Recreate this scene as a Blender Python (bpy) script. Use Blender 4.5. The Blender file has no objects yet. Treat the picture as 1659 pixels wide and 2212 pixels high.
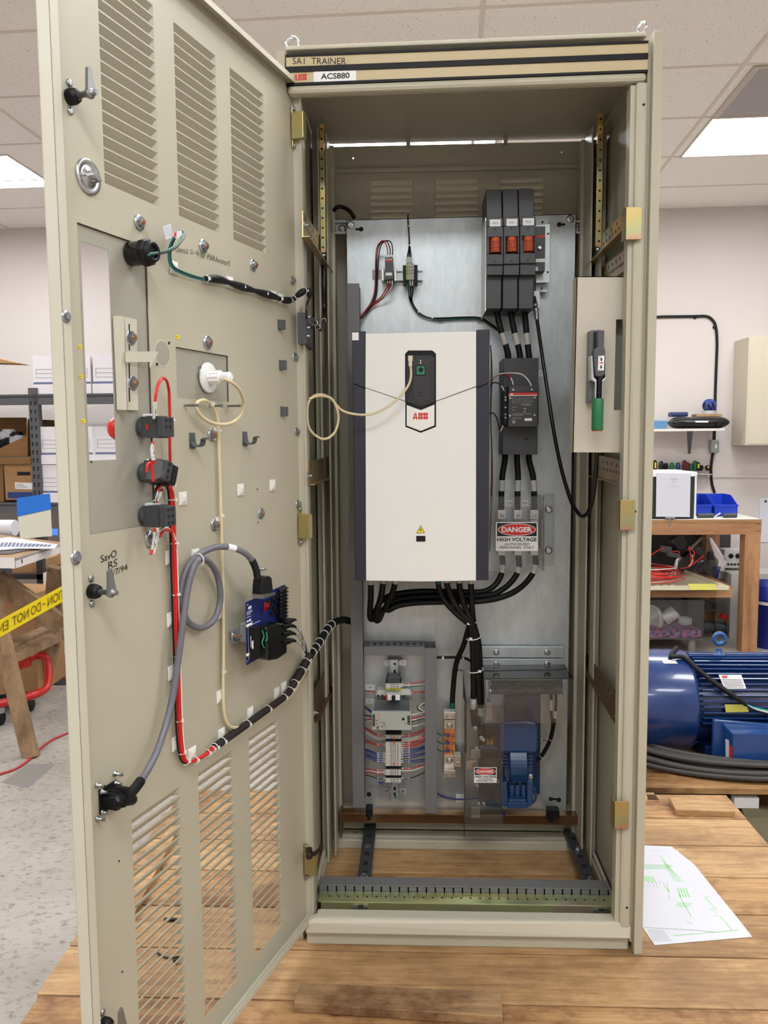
import bpy, math, random
from mathutils import Vector, Matrix
random.seed(7)
V = Vector
# ---------------------------------------------------------------- camera, world, exposure
IW, IH = 1659, 2212
CF, CX, CY, CZ, YAW, PIT, ROL = 1733.7, .2826, -1.874, 1.2518, -.0406, -.0907, -.0076
_cy, _sy, _cp, _sp, _cr, _sr = math.cos(YAW), math.sin(YAW), math.cos(PIT), math.sin(PIT), math.cos(ROL), math.sin(ROL)
FWD = V((_sy*_cp, _cy*_cp, _sp)); _r = V((_cy, -_sy, 0)); _u = _r.cross(FWD)
RGT = _cr*_r + _sr*_u; UPV = -_sr*_r + _cr*_u
CAM = V((CX, CY, CZ))
scn = bpy.context.scene
C = scn.collection
cd = bpy.data.cameras.new('camera'); cam = bpy.data.objects.new('camera', cd); C.objects.link(cam)
cd.sensor_fit = 'VERTICAL'; cd.sensor_height = 36; cd.lens = CF*36/IH; cd.clip_start = .05
m = Matrix.Identity(4)
for i in range(3):
    m[i][0] = RGT[i]; m[i][1] = UPV[i]; m[i][2] = -FWD[i]; m[i][3] = CAM[i]
cam.matrix_world = m
scn.camera = cam
w = bpy.data.worlds.new('world'); scn.world = w; w.use_nodes = True
w.node_tree.nodes['Background'].inputs[0].default_value = (.9, .88, .86, 1)
w.node_tree.nodes['Background'].inputs[1].default_value = .05
scn.view_settings.view_transform = 'Standard'; scn.view_settings.look = 'None'
scn.view_settings.gamma = 1; scn.view_settings.use_curve_mapping = False
scn.view_settings.exposure = EXPO = 0.0
LIGHT = 22.0; LIGHT_COL = (.97, 1.0, 1.02)
ROOM_YAW = .042        # the room is turned a little against the cabinet
FLOOR_Z = -.17; CEIL_Z = 2.96; WALL_D = 6.36
# ---------------------------------------------------------------- pixel -> point on a plane of the place
def ray(u, v): return FWD + RGT*((u-IW/2)/CF) + UPV*((IH/2-v)/CF)
def hit(u, v, p0, n):
    d = ray(u, v); return CAM + d*((V(p0)-CAM).dot(n)/d.dot(n))
def F(u, v, y=0.0): return hit(u, v, (0, y, 0), V((0, 1, 0)))
def G(u, v, z=0.0): return hit(u, v, (0, 0, z), V((0, 0, 1)))
def X(u, v, x=0.0): return hit(u, v, (x, 0, 0), V((1, 0, 0)))
# door frame: hinge at DO, opened by DPH; s runs to the free edge, n towards the inside face
DPH = 1.8882; DO = V((.0022, .0353, 0)); DS = V((math.cos(DPH), -math.sin(DPH), 0)); DN = V((math.sin(DPH), math.cos(DPH), 0))
def D(u, v, n=0.0): return hit(u, v, DO+DN*n, DN)
def DL(s, n, z): return DO + DS*s + DN*n + V((0, 0, z))
def dsz(u, v, n=0.0):
    p = D(u, v, n); return (p-DO).dot(DS), p.z
# room frame
RA = V((math.cos(ROOM_YAW), -math.sin(ROOM_YAW), 0)); RB = V((math.sin(ROOM_YAW), math.cos(ROOM_YAW), 0))
def RM(a, b, z): return V((CX, CY, 0)) + RA*a + RB*b + V((0, 0, z))
def WL(u, v, off=0.0): return hit(u, v, RM(0, WALL_D-off, 0), RB)
def RD(u, v, b): return hit(u, v, RM(0, b, 0), RB)
# ---------------------------------------------------------------- materials
def srgb(c):
    return tuple(((x/255)/12.92 if x/255 <= .04045 else ((x/255+.055)/1.055)**2.4) for x in c)
MC = {}
def mat(name, col, rough=.5, metal=0.0, noise=0.0, nscale=30, bump=0.0, bscale=200, coat=0.0, spec=None, emit=None, col2=None, stretch=None, trans=0.0):
    if name in MC: return MC[name]
    m = bpy.data.materials.new(name); m.use_nodes = True; nt = m.node_tree; b = nt.nodes['Principled BSDF']
    c = srgb(col) + (1,)
    b.inputs['Base Color'].default_value = c; b.inputs['Roughness'].default_value = rough; b.inputs['Metallic'].default_value = metal
    if coat: b.inputs['Coat Weight'].default_value = coat; b.inputs['Coat Roughness'].default_value = .08
    if spec is not None: b.inputs['Specular IOR Level'].default_value = spec
    if trans: b.inputs['Transmission Weight'].default_value = trans
    if emit:
        b.inputs['Emission Color'].default_value = emit[0] + (1,); b.inputs['Emission Strength'].default_value = emit[1]
    if noise or bump or col2:
        tc = nt.nodes.new('ShaderNodeTexCoord'); mp = nt.nodes.new('ShaderNodeMapping'); nt.links.new(tc.outputs['Object'], mp.inputs[0])
        if stretch: mp.inputs['Scale'].default_value = stretch
        if noise or col2:
            n = nt.nodes.new('ShaderNodeTexNoise'); n.inputs['Scale'].default_value = nscale; n.inputs['Detail'].default_value = 5
            nt.links.new(mp.outputs[0], n.inputs['Vector'])
            r = nt.nodes.new('ShaderNodeValToRGB'); r.color_ramp.elements[0].position = .3; r.color_ramp.elements[1].position = .7
            if col2: a_ = srgb(col2); 
            else: a_ = tuple(x*(1-noise) for x in c[:3])
            r.color_ramp.elements[0].color = tuple(a_) + (1,); r.color_ramp.elements[1].color = c
            nt.links.new(n.outputs['Fac'], r.inputs[0]); nt.links.new(r.outputs[0], b.inputs['Base Color'])
        if bump:
            n2 = nt.nodes.new('ShaderNodeTexNoise'); n2.inputs['Scale'].default_value = bscale; nt.links.new(mp.outputs[0], n2.inputs['Vector'])
            bp = nt.nodes.new('ShaderNodeBump'); bp.inputs['Strength'].default_value = bump; bp.inputs['Distance'].default_value = .001
            nt.links.new(n2.outputs['Fac'], bp.inputs['Height']); nt.links.new(bp.outputs[0], b.inputs['Normal'])
    MC[name] = m; return m
def N(nt, t, **k):
    n = nt.nodes.new('ShaderNode'+t)
    for a, x in k.items(): setattr(n, a, x)
    return n
def ramp(nt, stops, fac):
    r = N(nt, 'ValToRGB'); e = r.color_ramp.elements
    while len(e) < len(stops): e.new(.5)
    for q, (p, c) in zip(e, stops): q.position = p; q.color = srgb(c)+(1,)
    nt.links.new(fac, r.inputs[0]); return r.outputs[0]
def mixc(nt, fac, a, b, mode='MIX'):
    x = N(nt, 'Mix', data_type='RGBA', blend_type=mode)
    for s, q in ((0, fac), (6, a), (7, b)):
        if isinstance(q, (int, float)): x.inputs[s].default_value = q
        elif isinstance(q, tuple): x.inputs[s].default_value = q
        else: nt.links.new(q, x.inputs[s])
    return x.outputs[2]
def newmat(name, rough=.5, metal=0.0):
    m = bpy.data.materials.new(name); m.use_nodes = True; nt = m.node_tree; b = nt.nodes['Principled BSDF']
    b.inputs['Roughness'].default_value = rough; b.inputs['Metallic'].default_value = metal
    tc = N(nt, 'TexCoord'); MC[name] = m; return m, nt, b, tc
def noise(nt, vec, scale, detail=4, rough=.5):
    n = N(nt, 'TexNoise'); n.inputs['Scale'].default_value = scale; n.inputs['Detail'].default_value = detail; n.inputs['Roughness'].default_value = rough
    if vec is not None: nt.links.new(vec, n.inputs['Vector'])
    return n.outputs['Fac']
def mapping(nt, tc, scale=(1, 1, 1), out='Object', rot=(0, 0, 0)):
    mp = N(nt, 'Mapping'); mp.inputs['Scale'].default_value = scale; mp.inputs['Rotation'].default_value = rot
    nt.links.new(tc.outputs[out], mp.inputs[0]); return mp.outputs[0]

beige = mat('cabinet_beige_paint', (182, 177, 157), .42, noise=.05, nscale=6, bump=.12, bscale=900)
beige_l = mat('pale_beige_paint', (196, 192, 174), .4, noise=.04, nscale=5, bump=.1, bscale=900)
plate_grey = mat('cover_plate_grey', (158, 155, 142), .45, noise=.05, nscale=8)
tan = mat('fascia_tan', (198, 181, 142), .45, noise=.04, nscale=20)
black = mat('black_plastic', (20, 20, 23), .5, spec=.25)
blackm = mat('black_rubber', (15, 15, 16), .5, spec=.3)
blackg = mat('black_gloss_cable', (13, 13, 15), .3)
dgrey = mat('dark_grey_plastic', (66, 68, 72), .45, noise=.05, nscale=60)
dgrey2 = mat('contactor_grey', (58, 60, 63), .42)
duct = mat('grey_duct_plastic', (112, 112, 114), .5)
navy = mat('drive_navy_plastic', (32, 34, 48), .42)
offwhite = mat('drive_white_plastic', (230, 230, 226), .42, noise=.02, nscale=15)
white = mat('white_plastic', (232, 232, 232), .4)
paper = mat('white_paper', (208, 209, 218), .7)
nylon = mat('nylon_white', (225, 224, 218), .35)
red = mat('red_wire', (196, 30, 24), .38)
redp = mat('red_plastic', (206, 32, 22), .35)
green = mat('green_wire', (10, 88, 62), .35)
greenp = mat('green_handle', (30, 112, 72), .4)
bluew = mat('blue_wire', (22, 42, 130), .35)
whitew = mat('white_wire', (222, 218, 212), .4)
cream = mat('cream_wire', (212, 198, 160), .4)
greyc = mat('grey_cable', (104, 104, 112), .38)
yellow = mat('yellow_label', (236, 214, 20), .5)
steel = mat('bright_steel', (190, 192, 196), .25, 1.0)
steel2 = mat('zinc_bolt', (172, 176, 180), .35, 1.0)
cast = mat('cast_zinc', (148, 148, 150), .45, .85)
copper = mat('copper_bar', (216, 150, 112), .32, .9, noise=.25, nscale=60)
brass = mat('brass_screw', (196, 160, 84), .3, 1.0)
alu = mat('aluminium_lug', (196, 192, 184), .35, .9)
orange = mat('orange_fuse', (206, 88, 48), .5, noise=.12, nscale=150)
bluep = mat('blue_motor_paint', (13, 60, 108), .3, noise=.1, nscale=8, coat=.4)
bluem = mat('blue_enamel', (18, 54, 114), .28, noise=.22, nscale=14, coat=.6, bump=.25, bscale=60)
blued = mat('dark_blue_enamel', (10, 34, 84), .35)
pcb = mat('blue_circuit_board', (16, 36, 104), .4)
silver = mat('silver_label', (190, 188, 188), .4, .3)
bluebin = mat('blue_bin_plastic', (22, 60, 190), .4)
navyb = mat('navy_bucket_plastic', (12, 32, 118), .35)
wallp = mat('wall_paint', (208, 199, 195), .8, noise=.03, nscale=2, bump=.1, bscale=120)
ink = mat('black_ink', (18, 18, 20), .6)
inkr = mat('red_ink', (204, 40, 30), .5)
inkg = mat('green_ink', (130, 205, 120), .6)
greyink = mat('grey_ink', (150, 150, 160), .6)
bluet = mat('blue_tape', (24, 104, 196), .55)
shelfg = mat('rack_grey', (92, 92, 96), .5, .2, noise=.1, nscale=6)
carpet = mat('dark_mat', (58, 58, 62), .9, noise=.3, nscale=300)
redcart = mat('red_cart_paint', (182, 30, 20), .35)
brown = mat('brown_zinc', (122, 98, 72), .4, .6, noise=.3, nscale=12)
darkc = mat('dark_cavity', (20, 20, 18), .8)
coil = mat('resistor_brown', (84, 66, 54), .55, 0)
yell_t = mat('caution_tape_yellow', (232, 208, 24), .45)
olive = mat('olive_board', (92, 84, 58), .8, noise=.3, nscale=12)
acr_edge = mat('acrylic_edge', (40, 44, 42), .3)
polyb = mat('blue_grey_book', (88, 128, 166), .6)

def _zinc():
    m, nt, b, tc = newmat('galvanised_plate', .4, .7)
    v = mapping(nt, tc, (1, 1, .35)); n = noise(nt, v, 45, 6, .65)
    big = noise(nt, mapping(nt, tc), 3, 2)
    c = ramp(nt, [(.3, (168, 178, 182)), (.7, (202, 210, 214))], n)
    nt.links.new(mixc(nt, .35, c, ramp(nt, [(.3, (172, 180, 182)), (.7, (208, 214, 216))], big)), b.inputs['Base Color'])
    rr = N(nt, 'MapRange'); rr.inputs[3].default_value = .32; rr.inputs[4].default_value = .5; nt.links.new(n, rr.inputs[0]); nt.links.new(rr.outputs[0], b.inputs['Roughness'])
    return m
zinc = _zinc()
def _chrom():
    m, nt, b, tc = newmat('yellow_chromate_zinc', .32, .65)
    n = noise(nt, mapping(nt, tc, (1, 1, 1)), 5, 2)
    nt.links.new(ramp(nt, [(.3, (150, 112, 60)), (.42, (186, 158, 96)), (.5, (156, 160, 118)), (.58, (180, 134, 112)), (.68, (190, 166, 98))], n), b.inputs['Base Color'])
    return m
chrom = _chrom()
def _rail():
    m, nt, b, tc = newmat('polished_chromate_rail', .28, .8)
    n = noise(nt, mapping(nt, tc, (1, 1, 1)), 3, 2)
    nt.links.new(ramp(nt, [(.35, (222, 214, 140)), (.5, (208, 220, 170)), (.62, (214, 190, 176))], n), b.inputs['Base Color'])
    return m
railm = _rail()
def _wood(name, cols, ax=(1.2, 14, 14), rough=.6, board=None, stain=.5):
    m, nt, b, tc = newmat(name, rough)
    oi = N(nt, 'ObjectInfo'); mu = N(nt, 'Math', operation='MULTIPLY'); mu.inputs[1].default_value = 37.0; nt.links.new(oi.outputs['Random'], mu.inputs[0])
    ad = N(nt, 'VectorMath', operation='ADD'); nt.links.new(tc.outputs['Object'], ad.inputs[0]); nt.links.new(mu.outputs[0], ad.inputs[1])
    def mp(s):
        q = N(nt, 'Mapping'); q.inputs['Scale'].default_value = s; nt.links.new(ad.outputs[0], q.inputs[0]); return q.outputs[0]
    n = noise(nt, mp(ax), 2.6, 9, .68); fine = noise(nt, mp((ax[0]*3, ax[1]*5, ax[2]*5)), 3, 5, .6)
    c = ramp(nt, [(.3, cols[0]), (.5, cols[1]), (.7, cols[2])], n)
    c = mixc(nt, .3, c, ramp(nt, [(.35, (190, 170, 150)), (.6, (255, 255, 255))], fine), 'MULTIPLY')
    st = noise(nt, mp((1, 1.5, 1)), 3.2, 7, .7)
    c = mixc(nt, stain, c, ramp(nt, [(.45, (255, 255, 255)), (.58, (168, 150, 134)), (.7, (112, 100, 92))], st), 'MULTIPLY')
    st2 = noise(nt, mp((2, 4, 2)), 9, 6, .7)
    c = mixc(nt, stain*.7, c, ramp(nt, [(.60, (255, 255, 255)), (.75, (120, 100, 84))], st2), 'MULTIPLY')
    c = mixc(nt, 1.0, c, ramp(nt, [(0, (226, 222, 216)), (1, (255, 255, 255))], oi.outputs['Random']), 'MULTIPLY')
    kn = N(nt, 'TexVoronoi'); kn.inputs['Scale'].default_value = 5.5; nt.links.new(mp((.8, 1.3, 1)), kn.inputs['Vector'])
    c = mixc(nt, .8, c, ramp(nt, [(.03, (110, 76, 50)), (.075, (255, 255, 255))], kn.outputs['Distance']), 'MULTIPLY')
    nt.links.new(c, b.inputs['Base Color'])
    bp = N(nt, 'Bump'); bp.inputs['Strength'].default_value = .25; bp.inputs['Distance'].default_value = .002; nt.links.new(n, bp.inputs['Height']); nt.links.new(bp.outputs[0], b.inputs['Normal'])
    return m
woodA = _wood('pallet_plank_wood', [(158, 122, 82), (196, 158, 112), (214, 180, 134)], (1.6, 22, 22))
woodB = _wood('pallet_plank_wood_warm', [(152, 112, 72), (190, 148, 100), (208, 170, 122)], (1.5, 20, 20), stain=.85)
woodG = _wood('weathered_plank_wood', [(120, 96, 70), (166, 134, 98), (190, 156, 114)], (1.5, 20, 20), stain=.9)
woodC = _wood('bench_lumber', [(158, 112, 76), (186, 138, 98), (204, 158, 116)], (6, 6, .8), stain=.2)
woodH = _wood('bench_lumber_rail', [(158, 112, 76), (186, 138, 98), (204, 158, 116)], (.8, 8, 8), stain=.2)
woodD = _wood('old_sawhorse_wood', [(112, 88, 62), (150, 122, 92), (172, 144, 112)], (5, 5, .9), stain=.6)
card = mat('cardboard', (168, 128, 88), .85, noise=.1, nscale=6)
card_d = mat('cardboard_brown', (128, 92, 52), .85, noise=.12, nscale=6)
def _conc():
    m, nt, b, tc = newmat('concrete_floor', .55)
    v = mapping(nt, tc)
    a = noise(nt, v, 2.2, 6, .6); f = noise(nt, mapping(nt, tc, (1, 1.6, 1)), 34, 8, .72)
    c = ramp(nt, [(.3, (146, 139, 130)), (.7, (172, 165, 158))], a)
    sp = ramp(nt, [(.36, (168, 160, 152)), (.47, (255, 255, 255))], f)
    c = mixc(nt, .75, c, sp, 'MULTIPLY')
    nt.links.new(c, b.inputs['Base Color']); return m
conc = _conc()
def _ceil():
    m, nt, b, tc = newmat('acoustic_ceiling_tile', .9)
    v = mapping(nt, tc)
    f = noise(nt, v, 85, 3, .6); c = ramp(nt, [(.31, (172, 160, 148)), (.38, (246, 240, 232))], f)
    nt.links.new(c, b.inputs['Base Color']); return m
ceilm = _ceil()
def _lamp():
    m, nt, b, tc = newmat('lamp_diffuser', .5)
    b.inputs['Emission Color'].default_value = LIGHT_COL+(1,); b.inputs['Emission Strength'].default_value = LIGHT; return m
lampm = _lamp()
def _acr():
    m = bpy.data.materials.new('clear_acrylic'); m.use_nodes = True; nt = m.node_tree; nt.nodes.clear()
    o = N(nt, 'OutputMaterial'); t = N(nt, 'BsdfTransparent'); g = N(nt, 'BsdfGlossy'); x = N(nt, 'MixShader'); lw = N(nt, 'Fresnel')
    df = N(nt, 'BsdfDiffuse'); x2 = N(nt, 'MixShader'); x2.inputs[0].default_value = .018
    lw.inputs[0].default_value = 1.45; t.inputs[0].default_value = (.93, .94, .94, 1); g.inputs['Roughness'].default_value = .06
    df.inputs[0].default_value = (.6, .6, .62, 1)
    nt.links.new(lw.outputs[0], x.inputs[0]); nt.links.new(t.outputs[0], x.inputs[1]); nt.links.new(g.outputs[0], x.inputs[2])
    nt.links.new(x.outputs[0], x2.inputs[1]); nt.links.new(df.outputs[0], x2.inputs[2]); nt.links.new(x2.outputs[0], o.inputs[0]); return m
acryl = _acr()
# ---------------------------------------------------------------- mesh helpers
class MB:
    def __init__(s): s.v = []; s.f = []; s.m = []; s.s = []
    def add(s, vs, fs, mi=0, sm=False):
        o = len(s.v); s.v += [V(x) for x in vs]
        for f in fs: s.f.append([i+o for i in f]); s.m.append(mi); s.s.append(sm)
        return s
    def slab(s, poly, ext, mi=0):
        n = len(poly); e = V(ext); a = [V(p) for p in poly]; b = [p+e for p in a]
        fs = [list(range(n)), list(range(2*n-1, n-1, -1))]
        fs += [[i, i+n, (i+1) % n+n, (i+1) % n] for i in range(n)]
        return s.add(a+b, fs, mi)
    def box(s, x0, x1, y0, y1, z0, z1, mi=0):
        return s.slab([(x0, y0, z0), (x1, y0, z0), (x1, y0, z1), (x0, y0, z1)], (0, y1-y0, 0), mi)
    def obox(s, c, ax, ay, az, mi=0):   # centre + three half-extent vectors
        c, ax, ay, az = V(c), V(ax), V(ay), V(az)
        return s.slab([c-ax-ay-az, c+ax-ay-az, c+ax-ay+az, c-ax-ay+az], ay*2, mi)
    def loft(s, rings, mi=0, sm=True, caps=True, closed=True):
        n = len(rings[0]); vs = [p for r in rings for p in r]; fs = []
        for k in range(len(rings)-1):
            for i in range(n if closed else n-1):
                j = (i+1) % n; fs.append([k*n+i, k*n+j, (k+1)*n+j, (k+1)*n+i])
        s.add(vs, fs, mi, sm)
        if caps:
            s.add(rings[0], [list(range(n-1, -1, -1))], mi); s.add(rings[-1], [list(range(n))], mi)
        return s
    def lathe(s, p0, ax, prof, seg=20, mi=0, sm=True, caps=True):
        ax = V(ax).normalized(); a = ax.orthogonal().normalized(); b = ax.cross(a); p0 = V(p0)
        return s.loft([[p0+ax*h+(a*math.cos(t)+b*math.sin(t))*max(r, 1e-5) for t in [2*math.pi*i/seg for i in range(seg)]] for r, h in prof], mi, sm, caps)
    def cyl(s, p0, p1, r, seg=16, mi=0, r2=None):
        p0, p1 = V(p0), V(p1); return s.lathe(p0, p1-p0, [(r, 0), (r if r2 is None else r2, (p1-p0).length)], seg, mi)
    def tube(s, pts, r, seg=8, mi=0, smooth=6, rf=None, closed=False):
        pts = [V(p) for p in pts]
        if smooth and len(pts) > 2:
            q = []; n = len(pts)
            for i in range(n if closed else n-1):
                if closed: p0, p1, p2, p3 = pts[i-1], pts[i], pts[(i+1) % n], pts[(i+2) % n]
                else:
                    p0 = pts[max(i-1, 0)]; p1 = pts[i]; p2 = pts[i+1]; p3 = pts[min(i+2, n-1)]
                for k in range(smooth):
                    t = k/smooth
                    q.append(.5*((2*p1)+(p2-p0)*t+(2*p0-5*p1+4*p2-p3)*t*t+(3*p1-p0-3*p2+p3)*t*t*t))
            if not closed: q.append(pts[-1])
            pts = q
        n = len(pts); rings = []; up = None
        for i, p in enumerate(pts):
            if closed: t = pts[(i+1) % n]-pts[i-1]
            else: t = pts[min(i+1, n-1)]-pts[max(i-1, 0)]
            t = t.normalized()
            if up is None: up = t.orthogonal().normalized()
            up = (up-t*up.dot(t)).normalized(); b = t.cross(up)
            rr = r if rf is None else rf(i/(n-1))*r
            rings.append([p+(up*math.cos(a)+b*math.sin(a))*rr for a in [2*math.pi*k/seg for k in range(seg)]])
        if closed: rings.append(rings[0])
        s.loft(rings, mi, True, not closed)
        s.path = pts; return s
    def ring(s, c, ax, R, r, seg=20, sub=8, mi=0):
        ax = V(ax).normalized(); a = ax.orthogonal().normalized(); b = ax.cross(a)
        return s.tube([V(c)+(a*math.cos(t)+b*math.sin(t))*R for t in [2*math.pi*i/seg for i in range(seg)]], r, sub, mi, 0, None, True)
    def sphere(s, c, r, mi=0, seg=12, sc=(1, 1, 1)):
        rings = []
        for k in range(1, seg//2):
            t = math.pi*k/(seg//2); rings.append([V(c)+V((r*math.sin(t)*math.cos(a)*sc[0], r*math.sin(t)*math.sin(a)*sc[1], r*math.cos(t)*sc[2])) for a in [2*math.pi*i/seg for i in range(seg)]])
        return s.loft(rings, mi)
    def grid(s, P, s0, s1, z0, z1, holes, mi=0):   # flat sheet with rectangular holes; P maps (s,z) to a point
        xs = sorted({s0, s1, *[h[0] for h in holes], *[h[1] for h in holes]}); zs0 = sorted({z0, z1, *[h[2] for h in holes], *[h[3] for h in holes]})
        for i in range(len(xs)-1):
            a, b = xs[i], xs[i+1]; cx = (a+b)/2; hs = [h for h in holes if h[0] < cx < h[1]]
            zs = sorted({z0, z1, *[h[2] for h in hs], *[h[3] for h in hs]})
            for j in range(len(zs)-1):
                c, d = zs[j], zs[j+1]; cz = (c+d)/2
                if any(h[2] < cz < h[3] for h in hs): continue
                s.add([P(a, c), P(b, c), P(b, d), P(a, d)], [[0, 1, 2, 3]], mi)
        return s
def root(name, loc, label=None, cat=None, group=None, kind=None):
    o = bpy.data.objects.new(name, None); C.objects.link(o); o.location = loc; o.empty_display_size = .05
    return tag(o, label, cat, group, kind)
def tag(o, label=None, cat=None, group=None, kind=None):
    if label: o['label'] = label
    if cat: o['category'] = cat
    if group: o['group'] = group
    if kind: o['kind'] = kind
    return o
def wpos(o):
    p = V(o.location)
    while o.parent: o = o.parent; p += V(o.location)
    return p
def B(name, mb, mats, parent=None, label=None, cat=None, group=None, kind=None, bevel=0, solid=0, subd=0):
    if not isinstance(mats, (list, tuple)): mats = [mats]
    lo = V((min(v.x for v in mb.v), min(v.y for v in mb.v), min(v.z for v in mb.v))); hi = V((max(v.x for v in mb.v), max(v.y for v in mb.v), max(v.z for v in mb.v)))
    c = V(((lo.x+hi.x)/2, (lo.y+hi.y)/2, lo.z))
    me = bpy.data.meshes.new(name); me.from_pydata([v-c for v in mb.v], [], mb.f); 
    for q in mats: me.materials.append(q)
    me.polygons.foreach_set('material_index', mb.m); me.polygons.foreach_set('use_smooth', mb.s)
    me.validate()
    o = bpy.data.objects.new(name, me); C.objects.link(o)
    if parent: o.parent = parent; o.location = c-wpos(parent)
    else: o.location = c
    if solid:
        md = o.modifiers.new('s', 'SOLIDIFY'); md.thickness = solid; md.offset = 0
    if bevel:
        md = o.modifiers.new('b', 'BEVEL'); md.width = bevel; md.segments = 2; md.limit_method = 'ANGLE'; md.angle_limit = .7
    if bevel or not any(mb.s): pass
    return tag(o, label, cat, group, kind)
def dup(o, delta=None, label=None, parent=None, loc=None):
    c = o.copy(); C.objects.link(c)
    if parent is not None: c.parent = parent
    if delta is not None: c.location = V(o.location)+V(delta)
    if loc is not None: c.location = loc
    if label: c['label'] = label
    for ch in list(o.children):
        dup(ch, parent=c)
    return c
def px(pl, pts): return [pl(*p) for p in pts]
def rect(u0, v0, u1, v1): return [(u0, v0), (u1, v0), (u1, v1), (u0, v1)]
def FP(pts, y): return [F(u, v, y) for u, v in pts]
def DP(pts, n): return [D(u, v, n) for u, v in pts]
TXT = {}
def text(mb, s, P, a, b, wid, hei, mi=0, bold=0.0, shear=0.0, lift=None, th=.0003, font=None):
    """lettering: P lower-left corner, a/b unit vectors along/up, wid/hei in metres"""
    key = (s, bold, shear)
    if key not in TXT:
        cu = bpy.data.curves.new('t', 'FONT'); cu.body = s; cu.offset = bold; cu.shear = shear; cu.resolution_u = 3
        ob = bpy.data.objects.new('t', cu); C.objects.link(ob)
        dg = bpy.context.evaluated_depsgraph_get(); me = bpy.data.meshes.new_from_object(ob.evaluated_get(dg))
        vs = [v.co.copy() for v in me.vertices]; fs = [list(p.vertices) for p in me.polygons]
        C.objects.unlink(ob); bpy.data.objects.remove(ob); bpy.data.meshes.remove(me)
        TXT[key] = (vs, fs)
    vs, fs = TXT[key]
    if not vs: return mb
    x0 = min(v.x for v in vs); x1 = max(v.x for v in vs); y0 = min(v.y for v in vs); y1 = max(v.y for v in vs)
    a = V(a); b = V(b); n = a.cross(b).normalized()*(th if lift is None else lift)
    kx = wid/(x1-x0); ky = hei/(y1-y0) if hei else kx
    mb.add([V(P)+a*((v.x-x0)*kx)+b*((v.y-y0)*ky)+n for v in vs], fs, mi); return mb
def ftext(mb, s, u0, v0, u1, v1, y, mi=0, **k):
    """text filling the pixel box on plane y"""
    p = F(u0, v1, y); q = F(u1, v1, y); r = F(u0, v0, y)
    a = (q-p); b = (r-p); return text(mb, s, p, a.normalized(), b.normalized(), a.length, b.length, mi, **k)
def qtext(mb, s, p, q, r, mi=0, **k):
    a = q-p; b = r-p; return text(mb, s, p, a.normalized(), b.normalized(), a.length, b.length, mi, **k)
def logo(mb, p, a, b, wid, hei, mi=0, lift=.0004):
    a = V(a); b = V(b); n = a.cross(b).normalized()*lift; P = lambda x, y: V(p)+a*(x*wid)+b*(y*hei)+n
    def poly(pts): mb.add([P(*q) for q in pts], [list(range(len(pts)))], mi)
    g = .012; h = .03
    # A, left and right halves
    poly([(0, 0), (.1, 0), (.12, .16), (.165-g, .16), (.165-g, .5-h), (.055, .5-h)]); poly([(.165+g, .16), (.21, .16), (.23, 0), (.33, 0), (.275, .5-h), (.165+g, .5-h)])
    poly([(.06, .5+h), (.165-g, .5+h), (.165-g, 1), (.11, 1)]); poly([(.165+g, .5+h), (.27, .5+h), (.22, 1), (.165+g, 1)])
    for o in (.36, .69):
        for y0, y1 in ((0, .5-h), (.5+h, 1)):
            poly([(o, y0), (o+.13, y0), (o+.13, y1), (o, y1)])
            q = []
            x0, x1 = o+.15, o+.31
            for k in range(7):
                t = -math.pi/2+math.pi*k/6; q.append((x0+.06+(x1-x0-.06)*max(0, math.cos(t)), (y0+y1)/2+(y1-y0)/2*math.sin(t)))
            poly([(x0, y0)]+q+[(x0, y1)])
def bolt(mb, p, n, r=.008, L=.012, washer=True, mi=0, mi2=None):
    p = V(p); n = V(n).normalized()
    if washer: mb.lathe(p, n, [(r*1.75, 0), (r*1.75, r*.3), (r*1.1, r*.35)], 18, mi)
    mb.lathe(p+n*(r*.3), n, [(r, 0), (r, r*.9)], 6, mi, False)
    if L: mb.lathe(p+n*r, n, [(r*.5, 0), (r*.5, L)], 10, mi if mi2 is None else mi2)
    return mb
# wires -------------------------------------------------------------------
def tie(mb, path, i, r, mi=0):
    p = path[i]; t = (path[min(i+1, len(path)-1)]-path[max(i-1, 0)]).normalized()
    mb.ring(p, t, r*1.05, r*.05+.0006, 14, 6, mi)
    return p, t
# ================================================================ THE ROOM
A0, A1, B0 = -4.6, 4.6, -3.4
LSZ = (1.22, .61)
FIX = [(-3.85, 4.76), (1.40, 4.62), (-.95, 4.62), (-3.0, 2.0), (-.5, 1.9), (2.1, 2.0), (-3.0, -.6), (-.5, -.6), (2.1, -.6), (-1.8, -2.4), (1.2, -2.4)]
GRL = (1.40, 4.01)
mb = MB(); mb.slab([RM(A0, B0, FLOOR_Z), RM(A1, B0, FLOOR_Z), RM(A1, WALL_D, FLOOR_Z), RM(A0, WALL_D, FLOOR_Z)], (0, 0, -.05)); B('floor', mb, conc, kind='structure')
wx_ = {'wall_back': ((A0, WALL_D), (A1, WALL_D), RB), 'wall_left': ((A0, B0), (A0, WALL_D), -RA), 'wall_right': ((A1, B0), (A1, WALL_D), RA), 'wall_front': ((A0, B0), (A1, B0), -RB)}
for nm, (p, q, o) in wx_.items():
    mb = MB(); mb.slab([RM(*p, FLOOR_Z), RM(*q, FLOOR_Z), RM(*q, CEIL_Z+.1), RM(*p, CEIL_Z+.1)], o*.08)
    B(nm, mb, wallp, kind='structure')
mb = MB()
holes = [(x, x+LSZ[0], y, y+LSZ[1]) for x, y in FIX]
mb.grid(lambda a, b: RM(a, b, CEIL_Z), A0, A1, B0, WALL_D, holes)
B('ceiling', mb, ceilm, kind='structure')
gridm = mat('ceiling_grid_paint', (220, 210, 198), .7)
mb = MB()
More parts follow.
